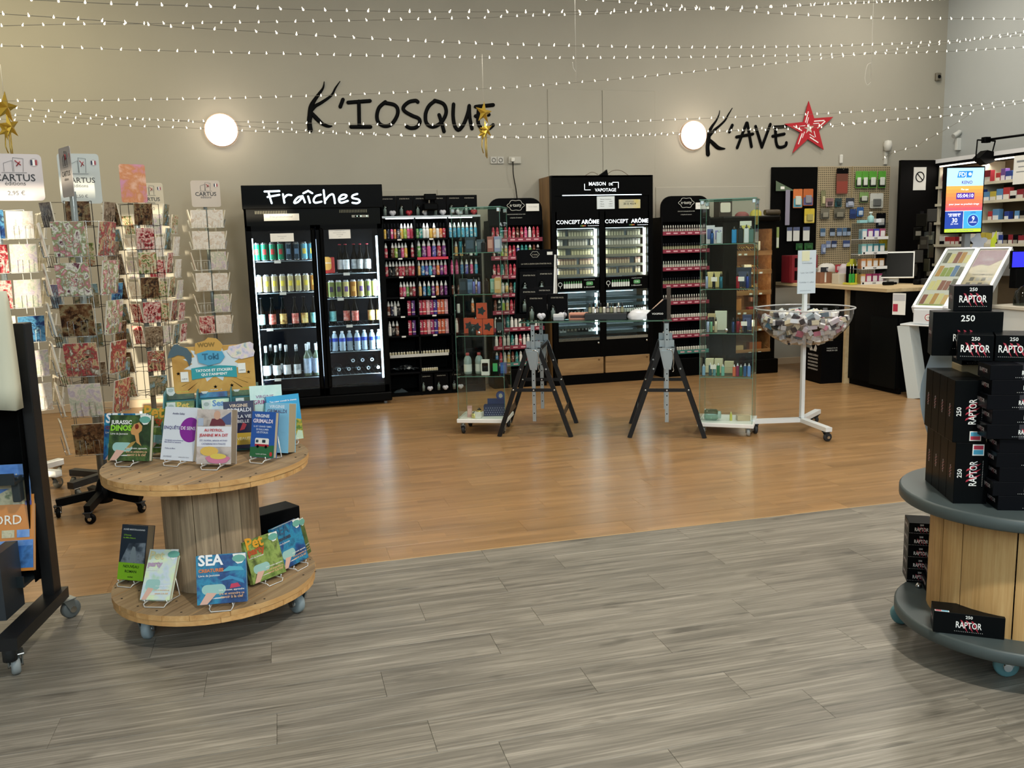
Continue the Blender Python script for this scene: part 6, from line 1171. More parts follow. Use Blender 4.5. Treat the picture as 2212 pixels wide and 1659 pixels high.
obj('header_card', MB().prism([(-.075, .19), (.075, .19), (.06, .225), (.035, .23), (.03, .262), (-.03, .262), (-.035, .23), (-.06, .225)], 0, .004, 0, FR(0, .02, 0)).mesh('header_card', mat('b9b83a', 0.4)), t)
obj('price_label', MB().bb(.04, .085, .008, .01, .20, .225).mesh('price_label', PAP), t)
for i, (x, c, nm) in enumerate(((-.06, '2f9a3a', 'green'), (-.025, '2f9a3a', 'green'), (.015, 'd2c43a', 'yellow'), (.052, '1a1c1e', 'black'))):
    l = thing('long_lighter', '%s long lighter, %s from left in the lighter display' % (nm, ORD[i]), 'lighter', T(5.745 + x, 7.935, zc + .0205), 'long lighters on the counter')
    obj('grip', MB().bev(-.013, .013, -.01, .01, 0, .09, .004).mesh('grip', mat(c, 0.35)), l); obj('wand', MB().cyl((0, 0, .09), .004, .10, 8).mesh('wand', CHR), l)
t = thing('pack_tower', 'tall clear four-tier display of coloured packs beside the till screen', 'display', T(5.90, 7.93, zc))
MPT = T(5.90, 7.93, zc)
obj('acrylic_frame', MB().bb(-.15, -.147, -.08, .10, 0, .62).bb(.147, .15, -.08, .10, 0, .62).bb(-.15, .15, .097, .10, 0, .62).bb(-.15, .15, -.08, .10, .618, .622).mesh('acrylic_frame', ACRY), t)
for i, z in enumerate((0, .155, .305, .455)):
    s = obj('tier', MB().bb(-.15, .15, -.085, .10, z, z + .006).bb(-.15, .15, -.09, -.085, z, z + .03).mesh('tier', mat('d9d9da', 0.3)), t)
    obj('print', MB().text('vuse', FR(-.0, -.0915, z + .008), h=.016, bold=.03).bb(-.14, -.12, -.0915, -.09, z + .006, z + .024).mesh('print', DARK), s)
tc = [['c99a5a', 'b03a6a', '8a2a5a', '9a3a6a'], ['d08a5a', 'd2985a', 'b07a3a', 'a8702a'], ['7fbcbc', '6aa8b0', '3a7a84', '3a7a84'], ['8ab8c8', '8a3a7a', '4a4aa0', '9a4a6a']]
tn = [['tan', 'magenta', 'plum', 'plum'], ['orange', 'orange', 'ochre', 'ochre'], ['aqua', 'aqua', 'teal', 'teal'], ['pale blue', 'purple', 'indigo', 'rose']]
for i in range(4):
    for j in range(4): put1('carton', cbox(.064, .10, .05, tc[i][j], 'd9d6d4'), MPT @ T(-.108 + j * .072, -.055, (0, .155, .305, .455)[i] + .0065), '%s pack, %s from left on the %s tier of the clear four-tier display' % (tn[i][j], ORD[j], ORD[i]), 'carton', 'packs in the clear four-tier display')
put1('pump_bottle', MB().lathe([(.03, 0), (.032, .01), (.032, .06), (.015, .075)], 12).lathe([(.008, .075), (.008, .095), (.018, .097), (.016, .11)], 10, 1).mesh('pump_bottle', mat('8ab8b8', 0.3), mat('d9e4e4', 0.4)), T(5.90, 7.93, zc + .6235), 'small aqua pump bottle on top of the four-tier display', 'bottle')
put1('carton', cbox(.09, .03, .05, '8fc0c4', None), T(5.81, 7.92, zc + .6235), 'flat aqua carton on top of the four-tier display', 'carton')
put1('carton', cbox(.06, .04, .04, 'd8dade', None), T(5.99, 7.92, zc + .6235), 'small white carton on top of the four-tier display', 'carton')
# till screen
TIL = T(6.10, 7.80, zc) @ Rz(rad(-38))
t = thing('till_screen', 'black till screen with white casing leaning on the counter', 'screen', TIL)
obj('casing', MB().prism([(0, .06), (.012, .055), (.10, .31), (.17, .06), (.18, .065), (.10, .325), (.09, .325)], -.19, .19, 0, Matrix(((0, 0, 1, 0), (1, 0, 0, 0), (0, 1, 0, 0), (0, 0, 0, 1)))).mesh('casing', mat('dfdfdc', 0.4)), t)
sl = math.atan2(.09, .265)
obj('display', MB().bb(-.178, .178, -.003, 0, .010, .262).mesh('display', mat('1a1c1a', 0.25)), t, T(0, .0, .062) @ Rx(-sl))
obj('bezel', MB().bb(-.188, .188, -.0005, .008, 0, .275).mesh('bezel', mat('e6e6e4', 0.4)), t, T(0, .0, .060) @ Rx(-sl))
obj('stand', MB().bev(-.05, .05, .04, .14, 0, .07, .01).mesh('stand', mat('c4c4c2', 0.4)), t)
put1('hand_scanner', MB().bev(-.06, .06, -.03, .03, 0, .035, .014).bev(.05, .10, -.02, .02, .005, .028, .008).mesh('hand_scanner', mat('101113', 0.4)), T(5.90, 7.62, zc) @ Rz(.1), 'black hand scanner lying in front of the till screen', 'scanner')
put1('card_terminal', MB().bev(-.05, .05, -.04, .04, 0, .05, .012).mesh('card_terminal', mat('17181a', 0.4)), T(6.18, 7.52, zc), 'black card terminal right of the till screen', 'terminal')
put1('receipt_printer', MB().bev(-.11, .11, -.07, .07, 0, .06, .006).mesh('receipt_printer', mat('2c2d2e', 0.4)), T(6.28, 7.42, zc), 'low dark grey printer behind the ticket dispenser', 'printer')
# paper roll bin
t = thing('paper_roll_bin', 'black cardboard bin of rolled gift paper beside the counter front', 'bin', T(5.46, 7.92, 0) @ Rz(rad(-4)))
obj('bin_body', MB().bb(-.13, .12, -.06, -.055, 0, .44).bb(-.13, -.125, -.055, .30, 0, .44).bb(.115, .12, -.055, .30, 0, .44).bb(-.13, .12, .295, .30, 0, .44).bb(-.13, .12, -.055, .30, 0, .01).mesh('bin_body', mat('121214', 0.5)), t)
b = MB()
for s_ in (-1, 1): b.prism([(0.0, .33), (s_ * .05, .40), (s_ * .075, .36), (s_ * .06, .325)][::s_], 0, .001, 0, Matrix(((0, 0, -1, -.1305), (-1, 0, 0, .10), (0, 1, 0, 0), (0, 0, 0, 1))))
MLF = Matrix(((0, 0, -1, -.1312), (-1, 0, 0, .10), (0, 1, 0, 0), (0, 0, 0, 1)))
for i, s in enumerate(('PAPIERCADEAU', 'WRAPPINGPAPER', 'GESCHENKPAPIER', 'PAPELDEREGALO', 'CARTADAREGALO')): b.text(s, MLF @ T(0, .275 - i * .036, 0), w=.20, h=.026, bold=.02)
b.text('FABRIQUÉ EN FR', FR(-.01, -.0615, .36), w=.12).text('MADE IN CEE', FR(-.01, -.0615, .335), w=.12)
obj('print', b.mesh('print', mat('c9c9c6', 0.5)), t)
for i in range(7):
    a = RN.uniform(-.08, .08)
    put1('paper_roll', cached(('roll', i % 2), lambda: MB().lathe([(.018, 0), (.018, .50), (.012, .505)], 10).mesh('paper_roll', mat('8f7a5a' if i % 2 else '7a6a54', 0.6))), T(5.46 - .08 + .05 * (i % 4) * .9, 7.92 + .02 + .09 * (i // 4), .015) @ Ry(a) @ Rx(RN.uniform(-.06, .06)), 'brown paper roll, %s one standing in the black bin' % ORD[i], 'paper roll', 'rolls standing in the black bin')
# ================================================================== ticket dispenser
MTD = T(5.58, 6.87, 0) @ Rz(rad(-62))
t = thing('ticket_dispenser', 'white slanted scratch ticket display on a white stand at the counter end', 'display', MTD)
WP_ = mat('dfe3e8', 0.35)
obj('front_box', MB().bev(.02, .57, -.012, .14, .69, .825, .006).mesh('front_box', WP_), t)
DW = .585; SLa = math.atan2(.52, .72); SL_ = math.hypot(.72, .52)
MS_ = T(0, 0, .825) @ Rx(SLa)            # local x across, y up the slope, z outwards
obj('slanted_body', MB().bb(0, DW, 0, SL_, -.05, 0, 0, MS_).bb(0, DW, SL_ - .02, SL_, -.30, -.05, 0, MS_).mesh('slanted_body', WP_), t)
b = MB()
for x0, x1 in ((0, .024), (.272, .313), (.561, .585)): b.bb(x0, x1, 0, SL_, 0, .02, 0, MS_)
b.bb(0, DW, 0, .03, 0, .02, 0, MS_).bb(0, DW, SL_ - .02, SL_, 0, .02, 0, MS_)
obj('frame', b.mesh('frame', mat('eef0f4', 0.3)), t)
def tick(n, x0, c): 
    w_ = obj('poster', MB().bb(x0, x0 + .248, .03, SL_ - .02, 0, .004, 0, MS_).mesh('poster', c), t)
    return w_
p1 = tick('a', .024, mat('c9c9bf', 0.4))
b = MB(); tcs = [mat(c, 0.4) for c in ('8a9a4a', 'b58a4a', '8a5a4a', 'c9a86a', '5a7aa0', '9a5a6a', '6a6a5a', 'd0c88a')]
rt = random.Random(3)
for r_ in range(4):
    for c_ in range(5): 
        y0 = .07 + r_ * .20; b.bb(.036 + c_ * .046, .077 + c_ * .046, y0, y0 + rt.uniform(.12, .17), .0045, .0055, rt.randrange(8), MS_)
b.bb(.04, .25, .045, .065, .0045, .0055, 0, MS_)
obj('ticket_print', b.mesh('ticket_print', *tcs), p1)
p2 = tick('b', .313, mat('b9a988', 0.4))
b = MB().prism([(.32, SL_ - .03), (.555, SL_ - .03), (.555, SL_ - .16), (.46, SL_ - .26), (.39, SL_ - .24), (.32, SL_ - .28)][::-1], .0045, .0055, 0, MS_)
b.text('PATRIMOINE', MS_ @ T(.45, SL_ - .40, .006), w=.18, h=.04, bold=.01, mi=1).text('MISSION', MS_ @ T(.42, SL_ - .35, .006), w=.10, mi=1).text('Loto', MS_ @ T(.43, SL_ - .18, .0065), w=.09, h=.05, mi=2)
for i in range(12): b.bb(.335 + (i % 4) * .05 + .012 * (i // 4), .37 + (i % 4) * .05 + .012 * (i // 4), .26 + (i // 4) * .075, .31 + (i // 4) * .075, .0045, .0055, 3 + i % 2, MS_)
b.prism([(.45 + .085 * math.cos(a), .13 + .06 * math.sin(a)) for a in [2 * PI * i / 18 for i in range(18)]], .0045, .0055, 5, MS_).prism([(.45 + .065 * math.cos(a), .13 + .042 * math.sin(a)) for a in [2 * PI * i / 18 for i in range(18)]], .0056, .006, 6, MS_)
obj('ticket_print', b.mesh('ticket_print', mat('6a2048', 0.4), DARK, WHT, mat('6a665c', 0.5), mat('a8a294', 0.5), mat('d9d0b8', 0.4), mat('3a5f86', 0.4)), p2)
obj('cover_glass', MB().bb(.024, .272, .03, SL_ - .02, .012, .014, 0, MS_).bb(.313, .561, .03, SL_ - .02, .012, .014, 0, MS_).mesh('cover_glass', glass_mat('matt_cover', 'f2f4f4', 0.12, 0.05)), t)
sg = obj('age_sign', MB().prism(circ(.03, 20, .155, .752), 0, .001, 0, FR(0, -.0125, 0)).mesh('age_sign', mat('b0303a', 0.4)), t)
obj('age_print', MB().prism(circ(.024, 20, .155, .752), 0, .0005, 0, FR(0, -.0136, 0)).text('-18', FR(.155, -.0145, .743), w=.034, bold=.01, mi=1).mesh('age_print', WHT, DARK), sg)
obj('ledge', MB().bev(-.09, .60, -.03, .20, .672, .686, .004).mesh('ledge', mat('e6eaee', 0.3)), t)
lp = obj('leg_panel', MB().bar((-.065, .08, .672), (.06, .08, .0), .11, .20).mesh('leg_panel', mat('c9d2d4', 0.4)), t)
obj('stand_panel', MB().bev(.20, .58, .06, .20, .0, .672, .004).mesh('stand_panel', mat('d9dcda', 0.4)), t)
put1('wall_calendar', MB().bb(-.06, .06, 0, .004, -.10, .10).bb(-.055, -.01, -.001, 0, -.07, .0, 1).bb(-.055, .055, -.001, 0, .03, .09, 2).mesh('calendar', PAP, mat('b02a44', 0.5), mat('c4c4c8', 0.5)), T(5.56, 7.02, .86) @ Rz(rad(-62)), 'white calendar sheet with red square hanging behind the ticket display', 'calendar')
t = thing('figure_tray', 'silver cut-out ornament with yellow label behind the ticket display', 'ornament', T(6.76, 7.38, 1.30))
obj('tray', MB().bev(-.13, .16, -.1, .08, -.30, .0, .005).mesh('tray', mat('8a97a8', 0.3)), t)
pts = []
for i in range(40):
    a = 2 * PI * i / 40; q = .075 * (1 + .22 * math.sin(5 * a) + .12 * math.cos(3 * a)); pts.append((q * math.cos(a) * 1.15, .105 + q * math.sin(a)))
obj('cut_out', MB().prism(pts, 0, .006, 0, FR(-.03, 0, 0)).mesh('cut_out', mat('c9ccda', 0.35)), t)
obj('yellow_label', MB().prism([(.10, .02), (.16, .05), (.15, .08), (.175, .10), (.165, .21), (.13, .15), (.105, .13)], 0, .003, 0, FR(0, -.02, 0)).mesh('yellow_label', mat('d8e63a', 0.5)), t)
# big lottery screen
MSC = T(6.47, 7.30, 0) @ Rz(rad(-8))
t = thing('lottery_screen', 'upright lit screen with blue and orange panels on a grey pole', 'screen', MSC)
obj('pole', MB().bev(.05, .11, .03, .09, 1.0, 1.6, .004).mesh('pole', mat('8d9298', 0.35, 0.4)), t)
obj('pole_foot', MB().bev(-.02, .18, -.02, .14, 1.0, 1.012, .003).mesh('pole_foot', mat('8d9298', 0.35, 0.4)), t)
obj('screen_case', MB().bev(-.205, .205, 0, .05, 1.49, 2.13, .006).mesh('screen_case', BLK), t)
def em(c, s=1.0): return mat(c, 0.5, emit=s)
b = MB()
def pan(x0, x1, z0, z1, mi, y=-.002): b.bb(x0, x1, y, 0, z0, z1, mi)
pan(-.19, .19, 1.945, 2.115, 0); 
gr = ['e0a04a', 'dd9348', 'da8648', 'd67a4a', 'd26e50', 'cc6058', 'c65464']
for i in range(7): pan(-.19, .19, 1.945 - (i + 1) * .0336, 1.945 - i * .0336, 1 + i)
pan(-.19, -.002, 1.54, 1.706, 8); pan(.002, .19, 1.54, 1.706, 9); pan(-.19, .19, 1.505, 1.538, 10); pan(-.19, .19, 1.706, 1.711, 11); pan(-.002, .002, 1.54, 1.706, 11)
pan(-.085, .10, 1.82, 1.88, 12, -.004)
b.prism([(-.085, 2.025), (.06, 2.025), (.075, 2.085), (-.07, 2.085)], 0, .002, 13, FR(0, -.002, 0)); b.prism(circ(.06, 24, .10, 1.615), 0, .001, 14, FR(0, -.003, 0)).prism(circ(.053, 24, .10, 1.615), 0, .001, 8, FR(0, -.0045, 0))
b.text('FDJ', FR(-.03, -.0045, 2.036), w=.075, bold=.012, mi=11).prism(circ(.016, 10, .045, 2.056), 0, .001, 11, FR(0, -.004, 0))
b.text('KENO', FR(.02, -.003, 1.965), w=.11, bold=.012, mi=12).text('Plus que', FR(0, -.003, 1.905), w=.075, bold=.01, mi=11).text('05:04:10', FR(.007, -.0055, 1.836), w=.165, bold=.012, mi=11).text('pour jouer au prochain tirage', FR(0, -.003, 1.765), w=.31, bold=.003, mi=11)
b.text('30', FR(-.09, -.003, 1.60), w=.055, bold=.012, mi=11).text('EURODREAMS', FR(-.095, -.003, 1.672), w=.13, bold=.004, mi=11).text('20 000 €', FR(-.095, -.003, 1.655), w=.11, mi=11).text('par mois', FR(-.09, -.003, 1.58), w=.075, mi=11).text('9', FR(.10, -.0062, 1.612), h=.045, bold=.012, mi=11).text('millions', FR(.10, -.0062, 1.592), w=.07, mi=11).text('LOTO', FR(.10, -.003, 1.685), w=.05, bold=.03, mi=8)
b.text('Les jeux d’argent comportent des risques', FR(-.03, -.003, 1.515), w=.28, mi=8)
fl = mat('f6f7ff', 0.5, emit=1.1)
obj('screen_picture', b.mesh('screen_picture', em('a8cfe8', .9), *[em(c, .9) for c in gr], em('1f3f9a', .8), em('3fa0d8', .8), em('b4cc3a', .9), fl, em('4a2a9a', .8), em('1f7ac8', .9), em('7ac0f0', .9)), t)
put1('blue_screen', MB().bev(-.10, .10, 0, .04, 0, .16, .006).bb(-.09, .09, -.003, 0, .015, .15, 1).mesh('blue_screen', BLK, em('2a2ae0', 1.0)), T(6.37, 6.45, 1.17) @ Rz(rad(-20)), 'small bright blue lit screen at the right edge', 'screen')
put1('till_stand', MB().bev(-.06, .06, -.02, .06, 0, .17, .004).mesh('till_stand', BLKM), T(6.37, 6.47, 1.0), 'black support under the small blue screen', 'stand')
put1('glass_dome', MB().lathe([(.10, 0), (.10, .05), (.085, .12), (.05, .165), (.01, .185)], 16, cap=False).mesh('glass_dome', glass_mat('dome', '9aa09a', 1.6)), T(6.28, 6.30, .86), 'clear dome jar behind the stacked black cartons', 'dome')
t = thing('side_table', 'white low cabinet under the clear dome at the right edge', 'cabinet', T(6.38, 6.27, 0))
obj('cabinet_body', MB().bev(-.25, .45, -.12, .25, 0, .83, .004).mesh('cabinet_body', mat('cfd2d0', 0.4)), t)
obj('cabinet_top', MB().bev(-.27, .47, -.14, .26, .83, .86, .004).mesh('cabinet_top', mat('c9c2b2', 0.4)), t)
# ================================================================== tobacco wall unit along the right wall
t = thing('tobacco_unit', 'long lit tobacco wall unit with white shelves on the right wall', 'shelf', T(7.5, 7.3, 0))
MTB = T(7.5, 7.3, 0)
WSH = mat('d5cfba', 0.4)
obj('back_panel', MB().bb(.30, .33, 0, 1.95, .2, 2.30).mesh('back_panel', mat('6a5a44', 0.6)), t)
obj('end_panel', MB().bb(-.5, .33, 1.60, 1.64, 0, 2.34).mesh('end_panel', mat('131213', 0.5)), t)
obj('top_panel', MB().bb(-.03, .33, 0, 1.95, 2.27, 2.33).mesh('top_panel', mat('131418', 0.4)), t)
obj('top_trim', MB().bb(-.035, -.025, 0, 1.62, 2.30, 2.345).mesh('top_trim', mat('dcdde0', 0.4)), t)
obj('led_bar', MB().bb(-.02, .0, 0.05, 1.55, 2.255, 2.268).mesh('led_bar', mat('fff6e0', 0.5, emit=4.0)), t)
for yd in (.0, .92, 1.56): obj('divider', MB().bb(0, .30, yd, yd + .02, .2, 2.26).mesh('divider', mat('c9c2ae', 0.4)), t)
TZ = (2.03, 1.83, 1.62, 1.365, 1.14)
for z in TZ:
    s = obj('shelf_board', MB().bb(-.01, .30, 0, 1.6, z - .015, z).bb(-.018, -.008, 0, 1.6, z - .022, z + .008).mesh('shelf_board', WSH), t)
light('tobacco_unit_lamp', 'AREA', (7.55, 8.0, 2.25), 6, (1, .93, .8), .1, 1.5, (0, rad(25), 0))
n_ = obj('no_smoking_sign', MB().bb(-.33, -.16, 1.594, 1.598, 2.00, 2.26).mesh('no_smoking_sign', mat('cfcfcb', 0.5)), t)
obj('sign_print', MB().tube([(-.245 + .055 * math.cos(a), 1.592, 2.15 + .055 * math.sin(a)) for a in [2 * PI * i / 24 for i in range(24)]], .006, 5, closed=True).rod((-.285, 1.592, 2.19), (-.205, 1.592, 2.11), .005).mesh('sign_print', DARK), n_)
def tpack(c, c2, w_, h_): return cached(('tp', c, c2, w_, h_), lambda: MB().bev(0, .06, -w_ / 2, w_ / 2, 0, h_, .002, 0).bb(-.001, .0, -w_ / 2 + .004, w_ / 2 - .004, .004, h_ * .45, 1).mesh('tobacco_pack', mat(c, 0.4), mat(c2, 0.4)))
tcol = [('8a2430', 'cfc9c0', 'dark red'), ('d9d6d0', '1e1e22', 'white'), ('c2b14a', 'e6e2d6', 'yellow'), ('b03a3a', 'e2ddd4', 'red'), ('2a3f8a', 'd9dce0', 'blue'), ('1c1c20', '9a948a', 'black'), ('5a8ab8', 'e6e9ec', 'light blue'), ('6a4a8a', 'dcd6e0', 'purple'), ('3a2f2a', 'b9ac90', 'brown')]
rt = random.Random(8)
for ri, z in enumerate(TZ):
    y = 1.52; i = 0
    big = ri < 3
    while y > .06:
        # first tins near the corner, then rows of packs
        c, c2, nm = tcol[0] if (ri == 0 and y > 1.0) else tcol[rt.choice((3, 0, 1)) if y > 1.0 else rt.randrange(9)]
        w_ = .13 if (y > 1.0 and ri in (0,)) else (.085 if rt.random() < .6 else .06); h_ = .145 if (big and y > 1.0) else rt.choice((.10, .12, .09, .13))
        if rt.random() < .12 or .90 < y < .97: y -= .07; continue
        if i < 30: put1('tobacco_pack', tpack(c, c2, w_, h_), MTB @ T(.0, y - w_ / 2, z), '%s tobacco pack, %s from the corner on the %s white shelf' % (nm, ORD[i], ORD[ri]), 'tobacco pack', 'packs in the tobacco wall unit')
        i += 1; y -= w_ + .006
def tin(c, top, txt, lb, y, z):
    t = thing('tobacco_tub', lb, 'tub', MTB @ T(-.012, y, z) @ Rz(rad(-90)))
    obj('tub_body', MB().prism(rrect(-.10, .10, 0, .15, .03, 4), 0, .01, 0, FR(0, 0, 0)).mesh('tub_body', mat('b9a08c', 0.35)), t)
    obj('tub_label', MB().prism(rrect(-.09, .09, .008, .095, .025, 3), 0, .001, 0, FR(0, -.0105, 0)).mesh('tub_label', mat(c, 0.4)), t)
    obj('tub_top_print', MB().prism(rrect(-.09, .09, .098, .142, .02, 3), 0, .001, 0, FR(0, -.0105, 0)).mesh('tub_top', mat(top, 0.4)), t)
    obj('print', MB().text(txt[0], FR(-.02, -.0125, .108), w=.08, h=.026, bold=.02, mi=0).text(txt[1], FR(.03, -.0125, .035), w=.085, h=.026, bold=.02, mi=1).mesh('print', DARK, WHT), t)
tin('b03a48', 'cfd6dc', ('150', 'Burton'), 'red and white tobacco tub on the third white shelf', 1.30, 1.62)
tin('d6d2cc', '8a2a34', ('New', ''), 'white tobacco tub with red top on the second white shelf', 1.22, 1.83)
t = thing('floodlight', 'black floodlight on an arm above the tobacco unit', 'lamp', T(7.38, 8.08, 2.30))
obj('lamp_head', MB().prism([(-.10, -.02), (.0, .06), (.16, .03), (.10, -.06), (0, -.09)], 0, .10, 0, FR(0, .05, 0)).mesh('lamp_head', BLK), t)
obj('bracket', MB().rod((-.10, 0, -.06), (-.09, 0, .17), .007).rod((-.09, 0, .17), (.14, 0, .16), .009).rod((.14, 0, .16), (.10, 0, .0), .007).bev(-.02, .06, -.03, .03, .14, .2, .006).mesh('bracket', BLK), t)
obj('arm', MB().rod((.02, 0, .17), (.36, -.5, .20), .014).mesh('arm', BLK), t)
put1('loudspeaker', MB().bev(-.10, .10, -.10, .10, 0, .22, .008).mesh('loudspeaker', mat('121214', 0.5)), T(7.62, 7.42, 2.345), 'black box speaker on top of the tobacco unit at the right edge', 'speaker')
put1('notice_sheet', MB().bb(0, .003, -.14, .14, 0, .32).bb(-.001, 0, -.10, .10, .22, .24, 1).bb(-.001, 0, -.10, .08, .17, .18, 1).bb(-.001, 0, -.10, .10, .12, .13, 1).mesh('notice', PAP, GRY), T(7.47, 7.62, 1.98), 'white notice sheet hanging on the tobacco unit at the right edge', 'notice')
t = thing('blister_stand', 'dark stand of hanging black pouches beside the tobacco unit', 'stand', T(7.02, 8.55, 0))
obj('stand_pole', MB().cyl((0, 0, 0), .02, 1.75, 10).mesh('stand_pole', BLKM), t)
obj('stand_base', MB().lathe([(.16, 0), (.16, .015), (.02, .03)], 16).mesh('stand_base', BLKM), t)
for i in range(14):
    c = ('dark', 'smoky', 'olive')[i % 3]
    put1('hanging_pouch', cached(('pouch', i % 3), lambda: MB().bev(-.055, .055, -.008, .008, -.07, .07, .005, 0).bb(-.035, .035, -.010, -.008, -.02, .03, 1).mesh('hanging_pouch', mat(('25241f', '33302b', '3a3a2c')[i % 3], 0.35), mat(('8a877c', '4a4840', '77755f')[i % 3], 0.4))), T(7.02 + .08 * math.cos(i * 2.4), 8.49 + .05 * math.sin(i * 2.4), 1.05 + .05 * i) @ Rz(i * .7), '%s hanging pouch, %s from the bottom of the dark pouch stand' % (c, ORD[i]), 'pouch', 'pouches on the dark stand')
# ================================================================== cable drums used as tables
def clip_board(r, a, b_):
    """outline of the strip a<=y<=b inside a circle of radius r"""
    a = max(a, -r * .9999); b_ = min(b_, r * .9999); pts = []
    ta, tb = math.asin(a / r), math.asin(b_ / r); n = max(2, int(abs(tb - ta) / .13))
    for i in range(n + 1): t_ = ta + (tb - ta) * i / n; pts.append((r * math.cos(t_), r * math.sin(t_)))
    for i in range(n + 1): t_ = tb + (ta - tb) * i / n; pts.append((-r * math.cos(t_), r * math.sin(t_)))
    return pts
PINEE = wood_mat('fresh_pine', ['b07f4a', 'cc9e66', 'dab27c'], 0, 0.9, 0.6, 0.10, 1.0)
def disc(parent, r, z0, z1, ang, widths, m, gap=.0012, nm='plank', holes=0):
    y = -r
    for w_ in widths:
        y2 = min(r, y + w_)
        if y2 - y > .01:
            poly = clip_board(r - RN.uniform(0, .003), y + gap, y2 - gap)
            b = MB().prism(poly, z0, z1 - RN.uniform(0, .0015)); b.m = [0, 0] + [1] * (len(b.m) - 2)
            p = obj(nm, b.mesh(nm, m, PINEE), parent, Rz(ang))
            if holes:
                bb_ = MB()
                yc = (y + y2) / 2; xm = math.sqrt(max(0, r * r - yc * yc))
                for x in (-.9, -.66, .66, .9): bb_.prism(circ(.0045, 8, x * xm, yc + RN.uniform(-.02, .02)), z1, z1 + .0004)
                obj('nail_hole', bb_.mesh('nail_hole', mat('2a2018', 0.8)), p)
        y = y2
        if y >= r: break
def staves(parent, r, z0, z1, n, m, nm='stave', ph=0.0):
    a = ph
    ws = [1 + .35 * math.sin(i * 2.3) for i in range(n)]; s = sum(ws)
    for w_ in ws:
        da = 2 * PI * w_ / s; k = 4
        o = [(r * math.cos(a + .008 + (da - .016) * i / k), r * math.sin(a + .008 + (da - .016) * i / k)) for i in range(k + 1)]
        i_ = [((r - .02) * math.cos(a + .008 + (da - .016) * i / k), (r - .02) * math.sin(a + .008 + (da - .016) * i / k)) for i in range(k, -1, -1)]
        obj(nm, MB().prism(o + i_, z0, z1).mesh(nm, m), parent); a += da
PINE = wood_mat('weathered_pine', ['6c5840', '91785a', 'aa916e'], 0, 0.9, 0.65, 0.10, 1.2, fine=0.4)
PINEV = wood_mat('weathered_stave', ['64543f', '968168', 'bfa788'], 2, 0.8, 0.65, 0.14, 1.8, fine=0.45)
PINEV2 = wood_mat('honey_stave', ['94703f', 'bd9661', 'd2b07b'], 2, 0.8, 0.55, 0.07, 1.4, fine=0.4)
CX, CY, CR = -.33, 3.74, .407
MC = T(CX, CY, 0)
t = thing('cable_drum_table', 'round pale wooden cable drum on castors carrying books, left', 'table', MC)
wds = [.105, .115, .10, .12, .11, .10, .12, .11]
for z in (.622, .117):
    disc(t, CR, z + .0215, z + .043, rad(52), wds, PINE, holes=1)
    disc(t, CR - .003, z, z + .021, rad(-38), wds[::-1], PINEE)
staves(t, .19, .1605, .622, 11, PINEV, ph=.3)
for x, y in ((-.590, 3.545), (-.005, 3.620), (-.50, 4.02), (-.10, 4.05)): caster(t, x - CX, y - CY, .044, mat('8f9da4', 0.5), .117, yaw=RN.uniform(-1, 1))
DX, DY, DR = 2.455, 2.45, .378
MD2 = T(DX, DY, 0)
t = thing('cable_drum_table', 'cable drum with black discs and honey coloured staves, right', 'table', MD2)
BSLATE = mat('434d4e', 0.45)
for z in (.56, .118):
    b = MB().lathe([(DR - .006, z), (DR, z + .006), (DR, z + .038), (DR - .006, z + .044)], 56)
    obj('drum_disc', b.mesh('drum_disc', BSLATE), t)
staves(t, .27, .162, .56, 13, PINEV2, ph=.55)
for a in (2.1, 3.35, 4.6): obj('bolt', MB().lathe([(.012, .162), (.012, .17), (.006, .18)], 8, 0, T(.315 * math.cos(a), .315 * math.sin(a), 0)).mesh('bolt', CHR), t)
for x, y in ((2.276, 2.762), (2.327, 2.30), (2.62, 2.73), (2.64, 2.25)): caster(t, x - DX, y - DY, .040, mat('5f8f98', 0.4), .118, yaw=1.1)
# ================================================================== books
def book(lb, M, w_, h_, th, cover, prints=(), patches=(), pages='d9cfba', cat='book', name='book', group=None):
    """front cover looks along -Y; prints: (text, x, z, width, colour, bold); patches: (outline, colour or material)"""
    t = thing(name, lb, cat, M, group)
    cm = cover if not isinstance(cover, str) else mat(cover, 0.28)
    obj('cover', MB().bb(-w_ / 2, w_ / 2, 0, .0015, 0, h_).bb(-w_ / 2, -w_ / 2 + .0015, .0015, th, 0, h_).bb(-w_ / 2, w_ / 2, th, th + .0015, 0, h_).mesh('cover', cm), t)
    obj('page_block', MB().bb(-w_ / 2 + .0016, w_ / 2 - .002, .0016, th, .002, h_ - .002).mesh('page_block', mat(pages, 0.8)), t)
    for i, pa in enumerate(patches):
        poly, c = pa[0], pa[1]
        obj('cover_picture', MB().prism(poly, 0, .0003, 0, FR(0, -.0002 - .0004 * (i + 1), 0)).mesh('cover_picture', mat(c, 0.3) if isinstance(c, str) else c), t)
    n = len(patches)
    for i, p in enumerate(prints):
        s, x, z, ww, c = p[:5]; bo = p[5] if len(p) > 5 else .01
        obj('title_print', MB().text(s, FR(x, -.0012 - .0004 * n, z), w=ww, bold=bo, h=p[6] if len(p) > 6 else None).mesh('title_print', mat(c, 0.4)), t)
    return t
